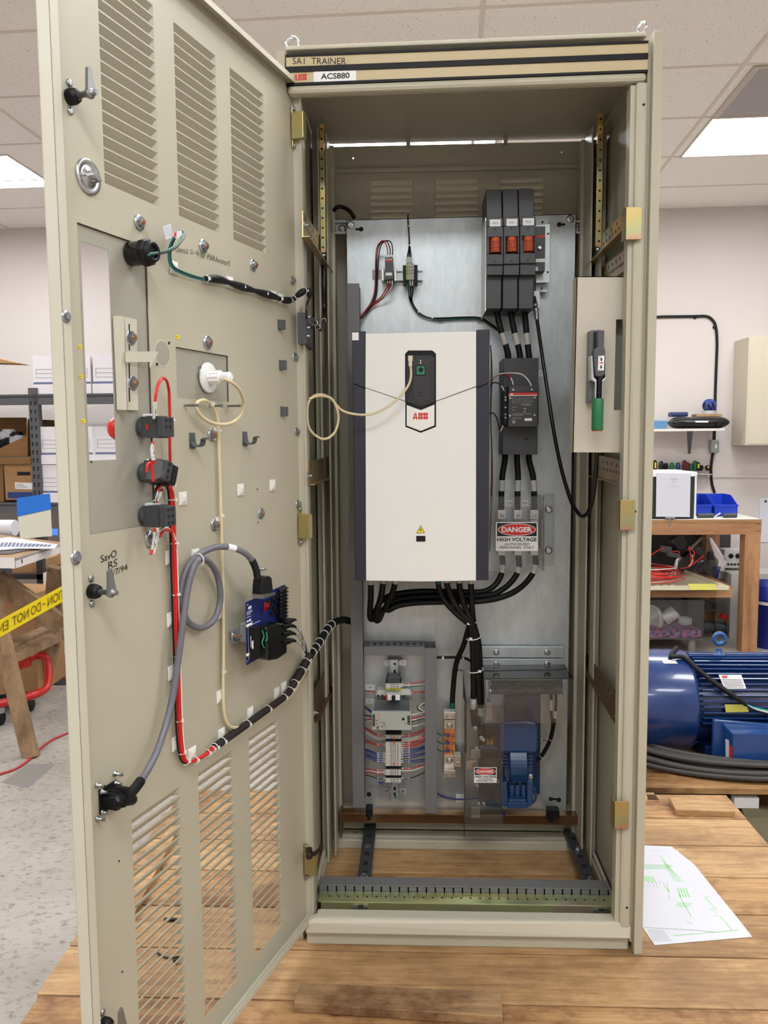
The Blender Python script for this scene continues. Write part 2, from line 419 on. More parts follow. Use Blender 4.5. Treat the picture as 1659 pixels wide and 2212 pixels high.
for k in range(-4, 5):
    a = .13+1.22*k
    if A0 < a < A1: mb.slab([RM(a-.009, B0, CEIL_Z), RM(a+.009, B0, CEIL_Z), RM(a+.009, WALL_D, CEIL_Z), RM(a-.009, WALL_D, CEIL_Z)], (0, 0, -.004))
for k in range(-11, 6):
    b = 3.385+.612*k
    if B0 < b < WALL_D-.05: mb.slab([RM(A0, b-.009, CEIL_Z), RM(A1, b-.009, CEIL_Z), RM(A1, b+.009, CEIL_Z), RM(A0, b+.009, CEIL_Z)], (0, 0, -.003))
B('trim_1', mb, gridm, kind='structure')
mb = MB(); p, q = WL(1540, 1024), WL(1659, 1026)
mb.slab([WL(1400, 1021, .0), WL(1659, 1026, 0), WL(1659, 1033, 0), WL(1400, 1028, 0)], -RB*.012); B('trim_2', mb, wallp, kind='structure')
# lights
troff = mat('troffer_frame', (196, 186, 174), .6)
def fixture(x, y, lab):
    t = root('ceiling_light', RM(x+.61, y+.305, CEIL_Z), lab, 'light', 'ceiling light troffers')
    mb = MB(); W_, H_ = LSZ; e = .012; z = CEIL_Z-.006
    for a0, a1, b0, b1 in ((0, W_, 0, e), (0, W_, H_-e, H_), (0, e, e, H_-e), (W_-e, W_, e, H_-e)):
        mb.slab([RM(x+a0, y+b0, z), RM(x+a1, y+b0, z), RM(x+a1, y+b1, z), RM(x+a0, y+b1, z)], (0, 0, .06))
    B('frame', mb, troff, t)
    mb = MB(); mb.slab([RM(x+e, y+e, z+.02), RM(x+W_-e, y+e, z+.02), RM(x+W_-e, y+H_-e, z+.02), RM(x+e, y+H_-e, z+.02)], (0, 0, .01)); B('diffuser', mb, lampm, t)
    return t
FL = {0: 'lit ceiling light panel at the left edge, beside the open cabinet door', 1: 'lit ceiling light panel at the right, next to the perforated grille'}
for i, (x, y) in enumerate(FIX): fixture(x, y, FL.get(i, 'lit ceiling light panel out of view behind or beside the cabinet'))
# return-air grille
gm, nt, b_, tc_ = newmat('egg_crate_grille', .5)
br = N(nt, 'TexBrick'); br.inputs['Scale'].default_value = 1; br.offset = 0
for nme, val in (('Brick Width', .0125), ('Row Height', .0125), ('Mortar Size', .0035), ('Mortar Smooth', .1)): br.inputs[nme].default_value = val
br.inputs['Color1'].default_value = srgb((108, 100, 102))+(1,); br.inputs['Color2'].default_value = srgb((100, 92, 95))+(1,); br.inputs['Mortar'].default_value = srgb((176, 168, 170))+(1,)
nt.links.new(mapping(nt, tc_, (1, 1, 1), rot=(0, 0, ROOM_YAW)), br.inputs['Vector']); nt.links.new(br.outputs['Color'], b_.inputs['Base Color'])
x, y = GRL
t = root('ceiling_grille', RM(x+.6, y+.3, CEIL_Z), 'grey egg-crate air grille in the ceiling beside the right light panel', 'vent')
mb = MB(); mb.slab([RM(x+.03, y+.02, CEIL_Z-.008), RM(x+1.19, y+.02, CEIL_Z-.008), RM(x+1.19, y+.59, CEIL_Z-.008), RM(x+.03, y+.59, CEIL_Z-.008)], (0, 0, .006)); B('core', mb, gm, t)
mb = MB()
for a0, a1, b0, b1 in ((0, 1.22, 0, .02), (0, 1.22, .59, .61), (0, .03, .02, .59), (1.19, 1.22, .02, .59)):
    mb.slab([RM(x+a0, y+b0, CEIL_Z-.01), RM(x+a1, y+b0, CEIL_Z-.01), RM(x+a1, y+b1, CEIL_Z-.01), RM(x+a0, y+b1, CEIL_Z-.01)], (0, 0, .008))
B('frame', mb, troff, t)

# ================================================================ PALLET under the cabinet
P0y, P1y = -1.25, .885
t = root('wooden_pallet', (.4, -.2, FLOOR_Z), 'large plank-topped wooden pallet carrying the open electrical cabinet', 'pallet')
seams = [.885, .705, .527, .348, .166, -.012, -.19, -.37, -.55, -.73, -.91, -1.09, -1.25]
for i in range(len(seams)-1):
    y1, y0 = seams[i]-.0025, seams[i+1]+.0025
    xl = -.575+random.uniform(-.012, .012); xr = 1.372+random.uniform(-.012, .012)
    if i in (0,): xl = -.56
    mb = MB(); mb.box(xl, xr, y0, y1, -.024, 0); B('plank', mb, woodA if i % 3 else woodB, t, bevel=.002)
for x in (-.52, .05, .4, .75, 1.3):
    mb = MB(); mb.box(x, x+.05, P0y, P1y, -.145, -.0245); B('stringer', mb, woodB, t)
for y in (-1.2, -.45, .3, .82):
    mb = MB(); mb.box(-.56, 1.36, y, y+.06, FLOOR_Z, -.1455); B('bottom_board', mb, woodB, t)
def plank(name, pts, th, m, lab, z=0, cat='plank'):
    mb = MB(); mb.slab([G(u, v, z+th) for u, v in pts], (0, 0, -th)); return B(name, mb, m, label=lab, cat=cat, bevel=.0015)
plank('loose_plank', [(648, 2122), (1082, 2142), (1086, 2196), (634, 2166)], .022, woodG, 'weathered loose plank lying flat on the pallet in front of the cabinet', .0008)
plank('scrap_board', [(1446, 1722), (1568, 1724), (1588, 1753), (1460, 1749)], .02, woodA, 'short scrap board on the far right corner of the pallet below the coiled cable', .0008)
plank('side_plank', [(378, 1768), (392, 1775), (290, 1972), (262, 1975), (280, 1905)], .02, woodA, 'narrow loose plank lying at a slant on the pallet behind the door louvres', .0008)
mb = MB(); mb.box(-.72, -.6, -.5, -.2, -.1449, -.105); B('step_board', mb, woodA, label='lower stepped board sticking out at the left of the pallet', cat='plank', bevel=.002)
mb = MB(); mb.box(-.75, -.58, -.42, -.3, FLOOR_Z, -.1451); B('base_block', mb, woodB, label='wooden block on the floor under the left stepped board', cat='block', bevel=.002)
# scraps seen through the louvres
for (a, b_), r, l in (((( 355, 1986), (386, 1987)), .005, 'short cut-off of black sheath on the pallet behind the louvres, the upper one'), (((376, 2078), (392, 2070)), .006, 'short cut-off of black sheath on the pallet behind the louvres, the lower one')):
    mb = MB(); mb.cyl(G(*a, r), G(*b_, r), r-.0005, 8); B('sheath_scrap', mb, blackm, label=l, cat='scrap')
mb = MB(); mb.tube([G(340, 2058, .003), G(355, 2067, .003), G(372, 2069, .003), G(386, 2066, .003)], .0022, 6); B('wire_scrap', mb, blackg, label='thin curved black wire scrap on the pallet behind the louvres', cat='wire')
# drawings
def sheet(name, pts, z, lab, lines, m2):
    mb = MB(); mb.slab([G(u, v, z) for u, v in pts], (0, 0, .0006))
    o = B(name, mb, paper, label=lab, cat='paper', group='wiring diagrams on the pallet')
    mb = MB()
    for (u0, v0, u1, v1, wd, mi) in lines:
        p, q = G(u0, v0, z+.0009), G(u1, v1, z+.0009); d = (q-p).normalized(); n = V((-d.y, d.x, 0))*wd/2
        mb.add([p-n, q-n, q+n, p+n], [[0, 1, 2, 3]], mi)
    B('printed_diagram', mb, [inkg, greyink], o); return o
L1 = []
for k in range(4): L1.append((1388, 1868+k*2.6, 1452-k*1.2, 1869+k*2.6, .0022, 0))
for k in range(4): L1.append((1428+k*5.5, 1851+k*7, 1458+k*6, 1904+k*.5, .002, 0))
L1 += [(1423, 1849, 1430, 1850, .002, 0)]
for k in range(5): L1.append((1389+k*5, 1893, 1395+k*5, 1905, .003, 0))
for k in range(6): L1.append((1400+k*8, 1903+k*.3, 1403+k*8, 1910+k*.3, .0012, 1))
for k in range(5): L1.append((1390+k*7, 1911, 1393+k*7, 1917, .0012, 1))
for k in range(4): L1.append((1463+k*6, 1918, 1471+k*6, 1939, .003, 0))
for k in range(4): L1.append((1462-k, 1950+k*2.5, 1497-k*3, 1951.5+k*2.5, .0018, 0))
L1 += [(1466, 1932, 1493, 1979, .002, 0), (1434, 1912, 1447, 1928, .002, 0), (1441, 1912, 1445, 1928, .002, 0), (1482, 1990, 1496, 1996, .002, 1), (1443, 1932, 1448, 1944, .0012, 1), (1395, 1836, 1440, 1837, .0008, 1)]
sheet('wiring_diagram', [(1388, 1826), (1452, 1829), (1458, 1836), (1464, 1838), (1500, 1880), (1550, 2014), (1500, 2009), (1388, 2003)], .0022, 'top printed diagram sheet with many green lines, on the pallet right of the cabinet', L1, None)
L2 = [(1512, 1938.5, 1534, 1938, .0022, 0), (1523, 1939, 1549, 1966, .0022, 0), (1554, 1977, 1582, 2009, .0022, 0), (1455, 2021, 1594, 2009, .0025, 0), (1530, 1962, 1541, 1964, .002, 0), (1548, 1979, 1541, 1979, .002, 0), (1541, 1964, 1551, 1978, .0012, 0)]
L2 += [(1400+k*5, 2008, 1414+k*6, 2034, .0016, 1) for k in range(7)]
sheet('wiring_diagram', [(1388, 1836), (1462, 1838), (1500, 1868), (1550, 1930), (1588, 1977), (1625, 2024), (1414, 2042), (1388, 2003)], .0008, 'lower printed diagram sheet poking out beneath the green-lined one on the pallet', L2, None)

# ================================================================ THE CABINET
CAB = root('electrical_cabinet', (.4, .3, 0), 'tall beige electrical cabinet standing open on the wooden pallet, louvred door swung left', 'cabinet')
def CP(name, mb, m, par=None, **k): return B(name, mb, m, par or CAB, **k)
DEP = .60
# side panels
mb = MB(); mb.box(.806, .826, -.008, .02, .0005, 2.138); mb.box(.815, .826, .02, DEP, 0, 2.138); CP('side_panel', mb, beige, bevel=.0015)
mb = MB(); mb.box(-.024, -.004, .045, .075, 0, 2.10); mb.box(-.024, -.014, .06, DEP, 0, 2.13); mb.box(-.03, -.01, .012, .05, 2.03, 2.125); CP('side_panel', mb, beige, bevel=.0015)
mb = MB(); mb.box(-.013, -.006, .03, .06, .0, .06); CP('side_flange', mb, beige)
# front posts
for nm, x0, x1, y0 in (('r', .772, .799, 0), ('l', .004, .021, .05)):
    mb = MB(); mb.box(x0, x1, y0, y0+.05, .06, 2.035); CP('front_post', mb, beige, bevel=.007)
mb = MB(); mb.box(.799, .806, .012, .05, .02, 2.12); mb.box(.762, .772, .008, .04, .07, 2.03); CP('post_flange', mb, beige)
mb = MB(); 
for z in (1.985, 1.08, .115): mb.cyl((.789, -.0006, z), (.789, .002, z), .003, 12)
CP('screw_hole', mb, darkc)
# rear posts, with ridges
for sgn in (0, 1):
    fx = (lambda x: x) if not sgn else (lambda x: .802-x)
    mb = MB()
    for a0, a1, y0, y1 in ((.014, .05, .50, .545), (.036, .041, .40, .50), (.018, .024, .36, .42), (.0, .016, .40, .50)):
        xx = sorted((fx(a0), fx(a1))); mb.box(xx[0], xx[1], y0, y1, .02, 2.09)
    CP('rear_post', mb, beige, bevel=.002)
# inner side sheets
for x0, x1 in ((-.012, -.006), (.806, .812)):
    mb = MB(); mb.box(x0, x1, .06, .5, .04, 2.06); CP('inner_side_sheet', mb, beige)
# floor side rails
for x0, x1 in ((-.002, .018), (.785, .803)):
    mb = MB(); mb.box(x0, x1, .06, .5, .0, .035); mb.box(x0+.004, x1-.004, .06, .5, .035, .05); CP('bottom_rail', mb, beige, bevel=.003)
# rear panel with louvres and slots
YB = .60
mb = MB()
lz = [(F(800, v, YB).z) for v in (0,)]
def louv(mb, P, nrm, s0, s1, zt, zb, dep, inset=.006, mi=0):
    # blade hangs from zt at the sheet and falls away along nrm*dep at zb
    a, b_, c, d = P(s0, zt), P(s1, zt), P(s1-inset, zb)+nrm*dep, P(s0+inset, zb)+nrm*dep
    mb.add([a, b_, c, d], [[0, 1, 2, 3]], mi)
    mb.add([P(s0, zt), P(s0, zb), d], [[0, 1, 2]], mi); mb.add([P(s1, zt), P(s1, zb), c], [[0, 1, 2]], mi)
cols = [(F(798, 420, YB).x, F(894, 420, YB).x), (F(938, 420, YB).x, F(1035, 420, YB).x), (F(1078, 420, YB).x, F(1176, 420, YB).x)]
ztop = F(850, 388, YB).z; pitch = (ztop-F(850, 461, YB).z)/5
hs = []
PB = lambda x, z: V((x, YB, z))
for a, b_ in cols:
    for k in range(6): hs.append((a, b_, ztop-pitch*(k+1)+.004, ztop-pitch*k))
slotz = F(1000, 308, YB).z
sl = [(F(709, 310, YB).x, F(879, 310, YB).x), (F(886, 310, YB).x, F(1087, 310, YB).x), (F(1094, 310, YB).x, F(1271, 310, YB).x)]
for a, b_ in sl: hs.append((a, b_, slotz-.004, slotz+.004))
p = F(763, 342, YB); hs.append((p.x-.0018, p.x+.0018, p.z-.0015, p.z+.002)); p = F(1213, 329, YB); hs.append((p.x-.0015, p.x+.0015, p.z-.0015, p.z+.0015))
mb.grid(PB, -.01, .812, .0, 2.135, hs)
for a, b_ in cols:
    for k in range(6): louv(mb, PB, V((0, 1, 0)), a, b_, ztop-pitch*k, ztop-pitch*(k+1)+.004, .014)
CP('rear_panel', mb, beige, solid=.0015)
zz = F(1000, 363, .585).z
mb = MB(); mb.box(.02, .79, .585, .599, zz-.006, zz+.007); CP('rear_rib', mb, beige, bevel=.003)
mb = MB(); mb.box(-.0135, .8145, .05, .5985, 2.1285, 2.133); CP('roof_sheet', mb, beige)
for u in (882, 1091):
    p = F(u, 300, .588); mb = MB(); mb.box(p.x-.006, p.x+.006, .575, .598, slotz-.012, 2.128); CP('roof_clip', mb, beige)
# rear bottom sill
mb = MB(); mb.box(.0, .80, .478, .50, 0, .03); mb.box(.0, .80, .50, .545, .022, .03); mb.box(.0, .80, .545, .575, .03, .105); CP('rear_sill', mb, beige, bevel=.004)
mb = MB()
for u in (768, 1217):
    p = G(u, 1798, .0302); mb.cyl(p, p+V((0, 0, .0006)), .009, 14)
CP('sill_plug', mb, woodA)
# front sill
mb = MB(); q = [(.005, .035), (.005, .072), (.012, .075)]
mb.slab([V((.004, -.004, .036)), V((.799, -.004, .036)), V((.799, -.004, .066)), V((.797, .006, .074)), V((.03, .006, .074)), V((.004, -.004, .066))], (0, .02, 0)); mb.box(.03, .772, .006, .045, .04, .0735); CP('front_sill', mb, beige_l, bevel=.004)
mb = MB(); mb.box(.006, .797, .01, .04, 0.0, .034); CP('kick_plate', mb, beige, bevel=.003)
# header
HZ = lambda z, y0, y1, z0, z1, mb, xa=-.006, xb=.797: mb.slab([V((xa, y0, z0)), V((xb, y0, z0+.009)), V((xb, y0, z1+.009)), V((xa, y0, z1))], (0, y1-y0, 0))
h = root('fascia', (.4, 0, 2.08)); h.parent = CAB; h.location = V((.4, 0, 2.08))-CAB.location
mb = MB(); HZ(0, .002, .045, 2.122, 2.131, mb, -.008, .793); CP('top_cap', mb, beige_l, bevel=.002)
mb = MB(); HZ(0, .0, .03, 2.026, 2.046, mb, -.004, .795); CP('header_roll', mb, beige, bevel=.008)
mb = MB(); HZ(0, .012, .02, 2.044, 2.112, mb); CP('header_backing', mb, beige)
for z0, z1, nm, mm, y0 in ((2.107, 2.1115, 'black_strip', black, 0), (2.0855, 2.107, 'tan_strip', tan, .003), (2.0735, 2.0855, 'black_strip', black, 0), (2.0505, 2.0735, 'tan_strip', tan, .003), (2.045, 2.0505, 'black_strip', black, 0)):
    mb = MB(); HZ(0, y0, .012, z0, z1, mb); B(nm, mb, mm, h)
for u in (866, 1144):
    p = F(u, 92, .03); mb = MB(); mb.lathe((p.x, .03, 2.10), (0, 0, 1), [(.0035, 0), (.0035, .022)], 10); mb.lathe((p.x, .03, 2.1325+(.004 if u > 1000 else .001)), (0, 0, 1), [(.009, 0), (.008, .005), (.002, .008)], 12); CP('roof_screw', mb, beige_l)
for (u, v) in ((794, 193), (960, 186), (1126, 181)):
    p = F(u, v, .03); mb = MB(); mb.box(p.x-.011, p.x+.011, .03, .034, p.z-.003, p.z+.003); CP('roof_slot', mb, duct)
# lifting eyes
for p, ax in ((F(631, 86, .03), (0, 1, 0)), (F(1386, 57, .03), (.92, .4, 0))):
    mb = MB(); c = V((p.x, p.y, 2.131+.018+(.009 if p.x > .4 else 0))); mb.ring(c, ax, .014, .0032, 24, 8); mb.lathe(c-V((0, 0, .018)), (0, 0, 1), [(.01, 0), (.008, .004)], 16); CP('lifting_eye', mb, steel)
# fascia lettering
mb = MB()
ftext(mb, 'SA1  TRAINER', 632, 125, 747.5, 139, .0026, 0); tx = B('lettering', mb, ink, h)
mb = MB(); P = F(634, 174.5, .0026); Q = F(663, 173, .0026); S = F(634, 160.5, .0026); logo(mb, P, (Q-P).normalized(), (S-P).normalized(), (Q-P).length, (S-P).length); B('logo_print', mb, inkr, h)
mb = MB(); mb.slab([F(677.5, 155, .0024), F(769, 152.5, .0024), F(769.5, 175.5, .0024), F(678, 178.5, .0024)], (0, -.0008, 0), 0); qtext(mb, 'ACS880', F(693, 171.5, .0014), F(755, 169, .0014), F(693, 159, .0014), 1, bold=.02); B('name_label', mb, [white, ink], h)
mb = MB()
for u, v in ((706.5, 148.5), (1311.5, 124)): p = F(u, v, -.0002); mb.cyl(p, p+V((0, -.0006, 0)), .0028, 12)
B('strip_hole', mb, darkc, h)
# perforated cross bars and uprights -------------------------------------------------
def bar(name, pts, x, sgn, m, holes=None, hp=.0035):
    mb = MB(); P = [X(u, v, x) for u, v in pts]; mb.slab(P, (sgn*.003, 0, 0)); e = P[2]-P[3]; 
    low0, low1 = P[3], P[2]
    mb.slab([low0, low1, low1+V((-sgn*.014, 0, 0)), low0+V((-sgn*.014, 0, 0))], (0, 0, .002))
    if holes:
        for r0, n in holes:
            for k in range(n):
                t_ = (k+.5)/n; a = P[0].lerp(P[1], t_); b_ = P[3].lerp(P[2], t_); c = a.lerp(b_, r0); s_ = hp
                mb.slab([c+V((-sgn*.0003, -s_*.45, -s_)), c+V((-sgn*.0003, s_*.45, -s_)), c+V((-sgn*.0003, s_*.45, s_)), c+V((-sgn*.0003, -s_*.45, s_))], (-sgn*.0006, 0, 0), 1)
    o = CP(name, mb, [m, darkc]); 
    return o
HH = [(.22, 9), (.52, 15)]
bar('cross_bar', [(655, 455), (717, 548), (717, 600), (655, 512)], .03, -1, chrom, HH)
bar('cross_bar', [(668, 997), (727, 982), (727, 1026), (668, 1048)], .024, -1, chrom, [(.2, 9)])
bar('cross_bar', [(676, 1497), (736, 1392), (734, 1440), (676, 1562)], .018, -1, brown)
bar('cross_bar', [(1267, 540), (1365, 440), (1365, 490), (1267, 584)], .775, 1, chrom, HH)
bar('cross_bar', [(1280, 594), (1362, 528), (1362, 584), (1330, 606)], .79, 1, chrom, HH)
bar('cross_bar', [(1256, 975), (1349, 996), (1349, 1048), (1256, 1022)], .78, 1, chrom, [(.25, 10), (.55, 16)])
bar('cross_bar', [(1252, 1392), (1340, 1510), (1340, 1564), (1256, 1426)], .78, 1, brown, [(.3, 10)])
def upright(u0, u1, v0, v1, y, nh, m):
    a, b_, c = F(u0, v0, y), F(u1, v0, y), F(u0, v1, y)
    mb = MB(); mb.box(a.x, b_.x, y, y+.003, c.z, a.z)
    mb.box(b_.x-.0015 if u0 > 1000 else a.x, b_.x if u0 > 1000 else a.x+.0015, y, y+.03, c.z, a.z)
    for k in range(nh):
        z = a.z-(a.z-c.z)*(k+.5)/nh; x = (a.x+b_.x)/2; mb.cyl((x, y-.0004, z), (x, y, z), .003, 10, 1)
    CP('perforated_upright', mb, [m, darkc])
    mb = MB(); mb.lathe(((a.x+b_.x)/2, y+.012, c.z-.008), (0, 0, 1), [(.006, 0), (.007, .004), (.004, .008)], 8); mb.cyl(((a.x+b_.x)/2, y+.012, a.z), ((a.x+b_.x)/2, y+.012, a.z+.02), .003, 8); CP('bolt', mb, steel2)
upright(688, 700, 268, 545, .28, 13, chrom)
upright(1291, 1305, 246, 532, .26, 13, chrom)
for (u, v, x, y) in ((657, 486, .03, 0), (716, 578, .03, 0), (664, 1028, .026, 0), (726, 1003, .026, 0), (731, 1406, .02, 0), (679, 1540, .02, 0), (1266, 564, .775, 0), (1357, 557, .79, 0), (1254, 999, .78, 0), (1346, 1022, .78, 0), (1254, 1411, .78, 0), (1336, 1547, .78, 0), (1358, 914, .78, 0)):
    p = X(u, v, x); mb = MB(); bolt(mb, p, (1 if x < .4 else -1, 0, 0), .005, .006); CP('bolt', mb, steel2)
# strike plates on right post
for u0, v0, u1, v1 in ((1351, 447, 1386, 517), (1338, 1080, 1371, 1145), (1326, 1731, 1358, 1791)):
    a, b_ = F(u0, v0, -.012), F(u1, v1, -.012); mb = MB(); mb.box(a.x, b_.x, -.012, -.009, b_.z, a.z); mb.box(a.x, a.x+.003, -.012, .02, b_.z, a.z); mb.box(b_.x-.004, b_.x, -.009, .0, b_.z+.004, a.z-.004)
    CP('strike_plate', mb, chrom, bevel=.0008)
# plate brackets and rear zinc rail
mb = MB(); a, b_ = F(738, 1757, .455), F(1250, 1757, .455); mb.box(a.x, b_.x, .455, .459, a.z-.028, a.z); mb.box(a.x, b_.x, .459, .49, a.z-.002, a.z); CP('rear_rail', mb, [mat('rear_rail_zinc', (150, 116, 80), .25, .9)], bevel=.001); RZ = a.z
mb = MB()
for x in (a.x-.006, b_.x): mb.box(x, x+.006, .45, .5, a.z-.075, a.z+.004)
CP('rail_bracket', mb, brown)
for u in (797, 1190):
    mb = MB(); p = F(u, 1740, .44); mb.box(p.x-.010, p.x+(.010 if u < 1000 else .026), .44, .47, RZ-.002, RZ+.024); mb.box(p.x-.006, p.x+.005, .435, .45, RZ-.012, RZ); CP('plate_clamp', mb, black, bevel=.002)
# mounting channels behind the plate
for u0, u1 in ((715, 765), (1235, 1265)):
    a, b_ = F(u0, 481, .53), F(u1, 509, .53); mb = MB(); mb.box(a.x, b_.x, .527, .53, b_.z, a.z); mb.box(a.x, b_.x, .505, .53, a.z-.006, a.z); mb.box(a.x, b_.x, .505, .53, b_.z, b_.z+.006)
    xx = a.x if u0 < 1000 else b_.x-.006; mb.box(xx, xx+.006, .5, .53, b_.z, a.z); CP('mounting_channel', mb, zinc)
for u, v in ((739, 494), (1246, 482)):
    mb = MB(); bolt(mb, F(u, v, .526), (0, -1, 0), .006, .004); CP('bolt', mb, steel)
# strut channels on the floor
for pts in (([(790, 1778), (814, 1778), (795, 1893), (770, 1893)]), ([(1223, 1790), (1249, 1790), (1282, 1898), (1252, 1898)])):
    P = [G(u, v, .05) for u, v in pts]; y1 = (P[0].y+P[1].y)/2; y0 = (P[2].y+P[3].y)/2
    mb = MB(); xa = (P[0].x+P[3].x)/2; xb = xa+.036
    mb.box(xa, xb, -.0+.05, y1, .045, .05); mb.box(xa, xa+.003, .05, y1, .03, .045); mb.box(xb-.003, xb, .05, y1, .03, .045)
    for k in range(8):
        yy = .09+k*.052; xm = (xa+xb)/2; mb.box(xm-.007, xm+.007, yy, yy+.018, .0501, .0505, 1)
    for k in (2, 5): mb.lathe(((xa+xb)/2, .095+k*.055+.03, .0505), (0, 0, 1), [(.011, 0), (.011, .002), (.007, .0021), (.007, .008)], 6, 2, False)
    CP('strut_channel', mb, [mat('dull_zinc', (96, 98, 104), .45, .8), darkc, steel2])
# front zinc rail + finger duct
a, b_ = F(693, 1946, .10), F(1327, 1960, .10)
z0, z1 = F(1000, 1973, .10).z, F(1000, 1953, .10).z; yr = G(1000, 1929, z1).y
mb = MB(); mb.box(a.x, b_.x, .10, .103, z0, z1); mb.box(a.x-.008, b_.x+.008, .103, yr, z1-.003, z1)
for k in range(30):
    x = a.x+.02+(b_.x-a.x-.04)*k/29; mb.cyl((x, (.103+yr)/2, z1), (x, (.103+yr)/2, z1+.0004), .0028, 10, 1)
CP('front_zinc_rail', mb, [railm, darkc], bevel=.001)
mb = MB(); yd = yr+.004; zt = G(1000, 1916, 0) and F(1000, 1916, yd).z; y2 = G(1000, 1899, zt).y
mb.box(.018, .785, yd-.004, y2, zt, zt+.003)
for k in range(32):
    x = .02+.764*k/32; mb.box(x, x+.0205, yd, yd+.003, z1-.03, zt-.001)
mb.box(.018, .785, y2-.003, y2, z1-.03, zt); mb.box(.018, .785, yd, y2, z1-.033, z1-.03)
B('cable_duct', mb, duct, CAB, bevel=.0008)

# ================================================================ DOOR (part of the cabinet)
ZB, ZT, DW = .0574, 2.062, .79
DOOR = root('door', DL(.4, 0, 1.05)); DOOR.parent = CAB; DOOR.location = DL(.4, 0, 1.05)-CAB.location
def DB(name, mb, m, **k): return B(name, mb, m, DOOR, **k)
PD = lambda s, z: DL(s, 0, z)
def srange(uv0, uv1): 
    a, b_ = dsz(*uv0)[0], dsz(*uv1)[0]; return min(a, b_), max(a, b_)
topcols = [srange((222, 300), (340, 350)), srange((381, 300), (470, 350)), srange((500, 350), (571, 380))]
botcols = [srange((292, 2000), (396, 1990)), srange((434, 1900), (508, 1900)), srange((543, 1850), (605, 1800))]
def zr(*a): return [dsz(*p)[1] for p in a]
zt_b = sum(zr((228, 404), (345, 448), (386, 467), (474, 506), (505, 526), (575, 549)))/6
zt_t = sum(zr((378, 50), (502, 152)))/2
zb_t = sum(zr((295, 1760), (388, 1698), (545, 1598), (600, 1545)))/4
zb_b = sum(zr((548, 2072), (440, 2205)))/2
LP = .0190; nt_ = max(1, round((zt_t-zt_b)/LP)); nb_ = max(1, round((zb_t-zb_b)/LP))
pt_ = (zt_t-zt_b)/nt_; pb_ = (zb_t-zb_b)/nb_
hs = []; LV = []
for s0, s1 in topcols:
    for k in range(nt_): z = zt_t-pt_*k; hs.append((s0, s1, z-pt_+.0028, z)); LV.append((s0, s1, z, z-pt_+.0028))
for s0, s1 in botcols:
    for k in range(nb_): z = zb_t-pb_*k; hs.append((s0, s1, z-pb_+.0028, z)); LV.append((s0, s1, z, z-pb_+.0028))
cs0, cs1 = srange((165, 470), (316, 545)); cz = zr((165, 466), (316, 545), (197, 1165), (325, 1125)); cz1 = (cz[0]+cz[1])/2; cz0 = (cz[2]+cz[3])/2
gs0, gs1 = srange((379, 750), (492, 770)); gz = zr((379, 751), (491, 767), (382, 862), (493, 866)); gz1 = (gz[0]+gz[1])/2; gz0 = (gz[2]+gz[3])/2
hs += [(cs0, cs1, cz0, cz1), (gs0, gs1, gz0, gz1)]
mb = MB(); mb.grid(PD, 0, DW, ZB, ZT, hs); DB('skin', mb, beige, solid=.0015)
for s0_, s1_ in topcols+botcols:
    mb = MB()
    for s0, s1, za, zb in LV:
        if s0 == s0_ and (za > 1.2) == ((s0_, s1_) in topcols): louv(mb, PD, -DN, s0, s1, za, zb, .013, .007)
    DB('louvre_bank', mb, beige, solid=.001)
# folded edges
TF = .022
mb = MB()
def dbox(s0, s1, n0, n1, z0, z1, mi=0): mb.slab([DL(s0, n0, z0), DL(s1, n0, z0), DL(s1, n0, z1), DL(s0, n0, z1)], DN*(n1-n0), mi)
dbox(DW-.002, DW, 0, TF, ZB, ZT); dbox(DW-.018, DW, TF-.0015, TF, ZB, ZT); dbox(DW-.018, DW-.0165, TF-.008, TF, ZB+.02, ZT-.02)
dbox(-.001, .002, -.001, TF, ZB, ZT); dbox(0, .008, TF-.0015, TF, ZB, ZT)
dbox(0, DW, 0, TF, ZT-.002, ZT); dbox(0, DW, TF-.0015, TF, ZT-.012, ZT)
dbox(0, DW, 0, TF, ZB, ZB+.002); dbox(0, DW, TF-.0015, TF, ZB, ZB+.016)
DB('edge_flange', mb, beige_l, bevel=.0012)
# outer handle trim
mb = MB(); zt0 = dsz(93, 376)[1]; zt1 = dsz(120, 870)[1]; dbox(DW-.06, DW-.02, -.014, -.001, zt1, zt0); DB('outer_trim', mb, beige)
# cover plates
w0, w1 = srange((180, 600), (240, 600)); wz = zr((170, 517), (231, 538), (196, 996), (249, 992)); 
mb = MB(); mb.grid(lambda s, z: DL(s, -.0035, z), cs0-.02, cs1+.02, cz0-.02, cz1+.02, [(w0, w1, (wz[2]+wz[3])/2, (wz[0]+wz[1])/2)]); DB('cover_plate', mb, plate_grey, solid=.0015)
mb = MB(); mb.grid(lambda s, z: DL(s, -.0035, z), gs0-.02, gs1+.02, gz0-.02, gz1+.02, []); DB('gauge_cover_plate', mb, plate_grey, solid=.0015)
# marks of the dark cut edges
mb = MB(); e = .0012
for s0, s1, z0, z1 in ((cs0, cs1, cz0, cz1), (gs0, gs1, gz0, gz1)):
    for a0, a1, b0, b1 in ((s0, s0+e, z0, z1), (s0, s1, z1-e, z1)): dbox(a0, a1, -.0028, -.0008, b0, b1)
DB('cut_edge', mb, mat('cut_edge_dark', (70, 66, 58), .7))
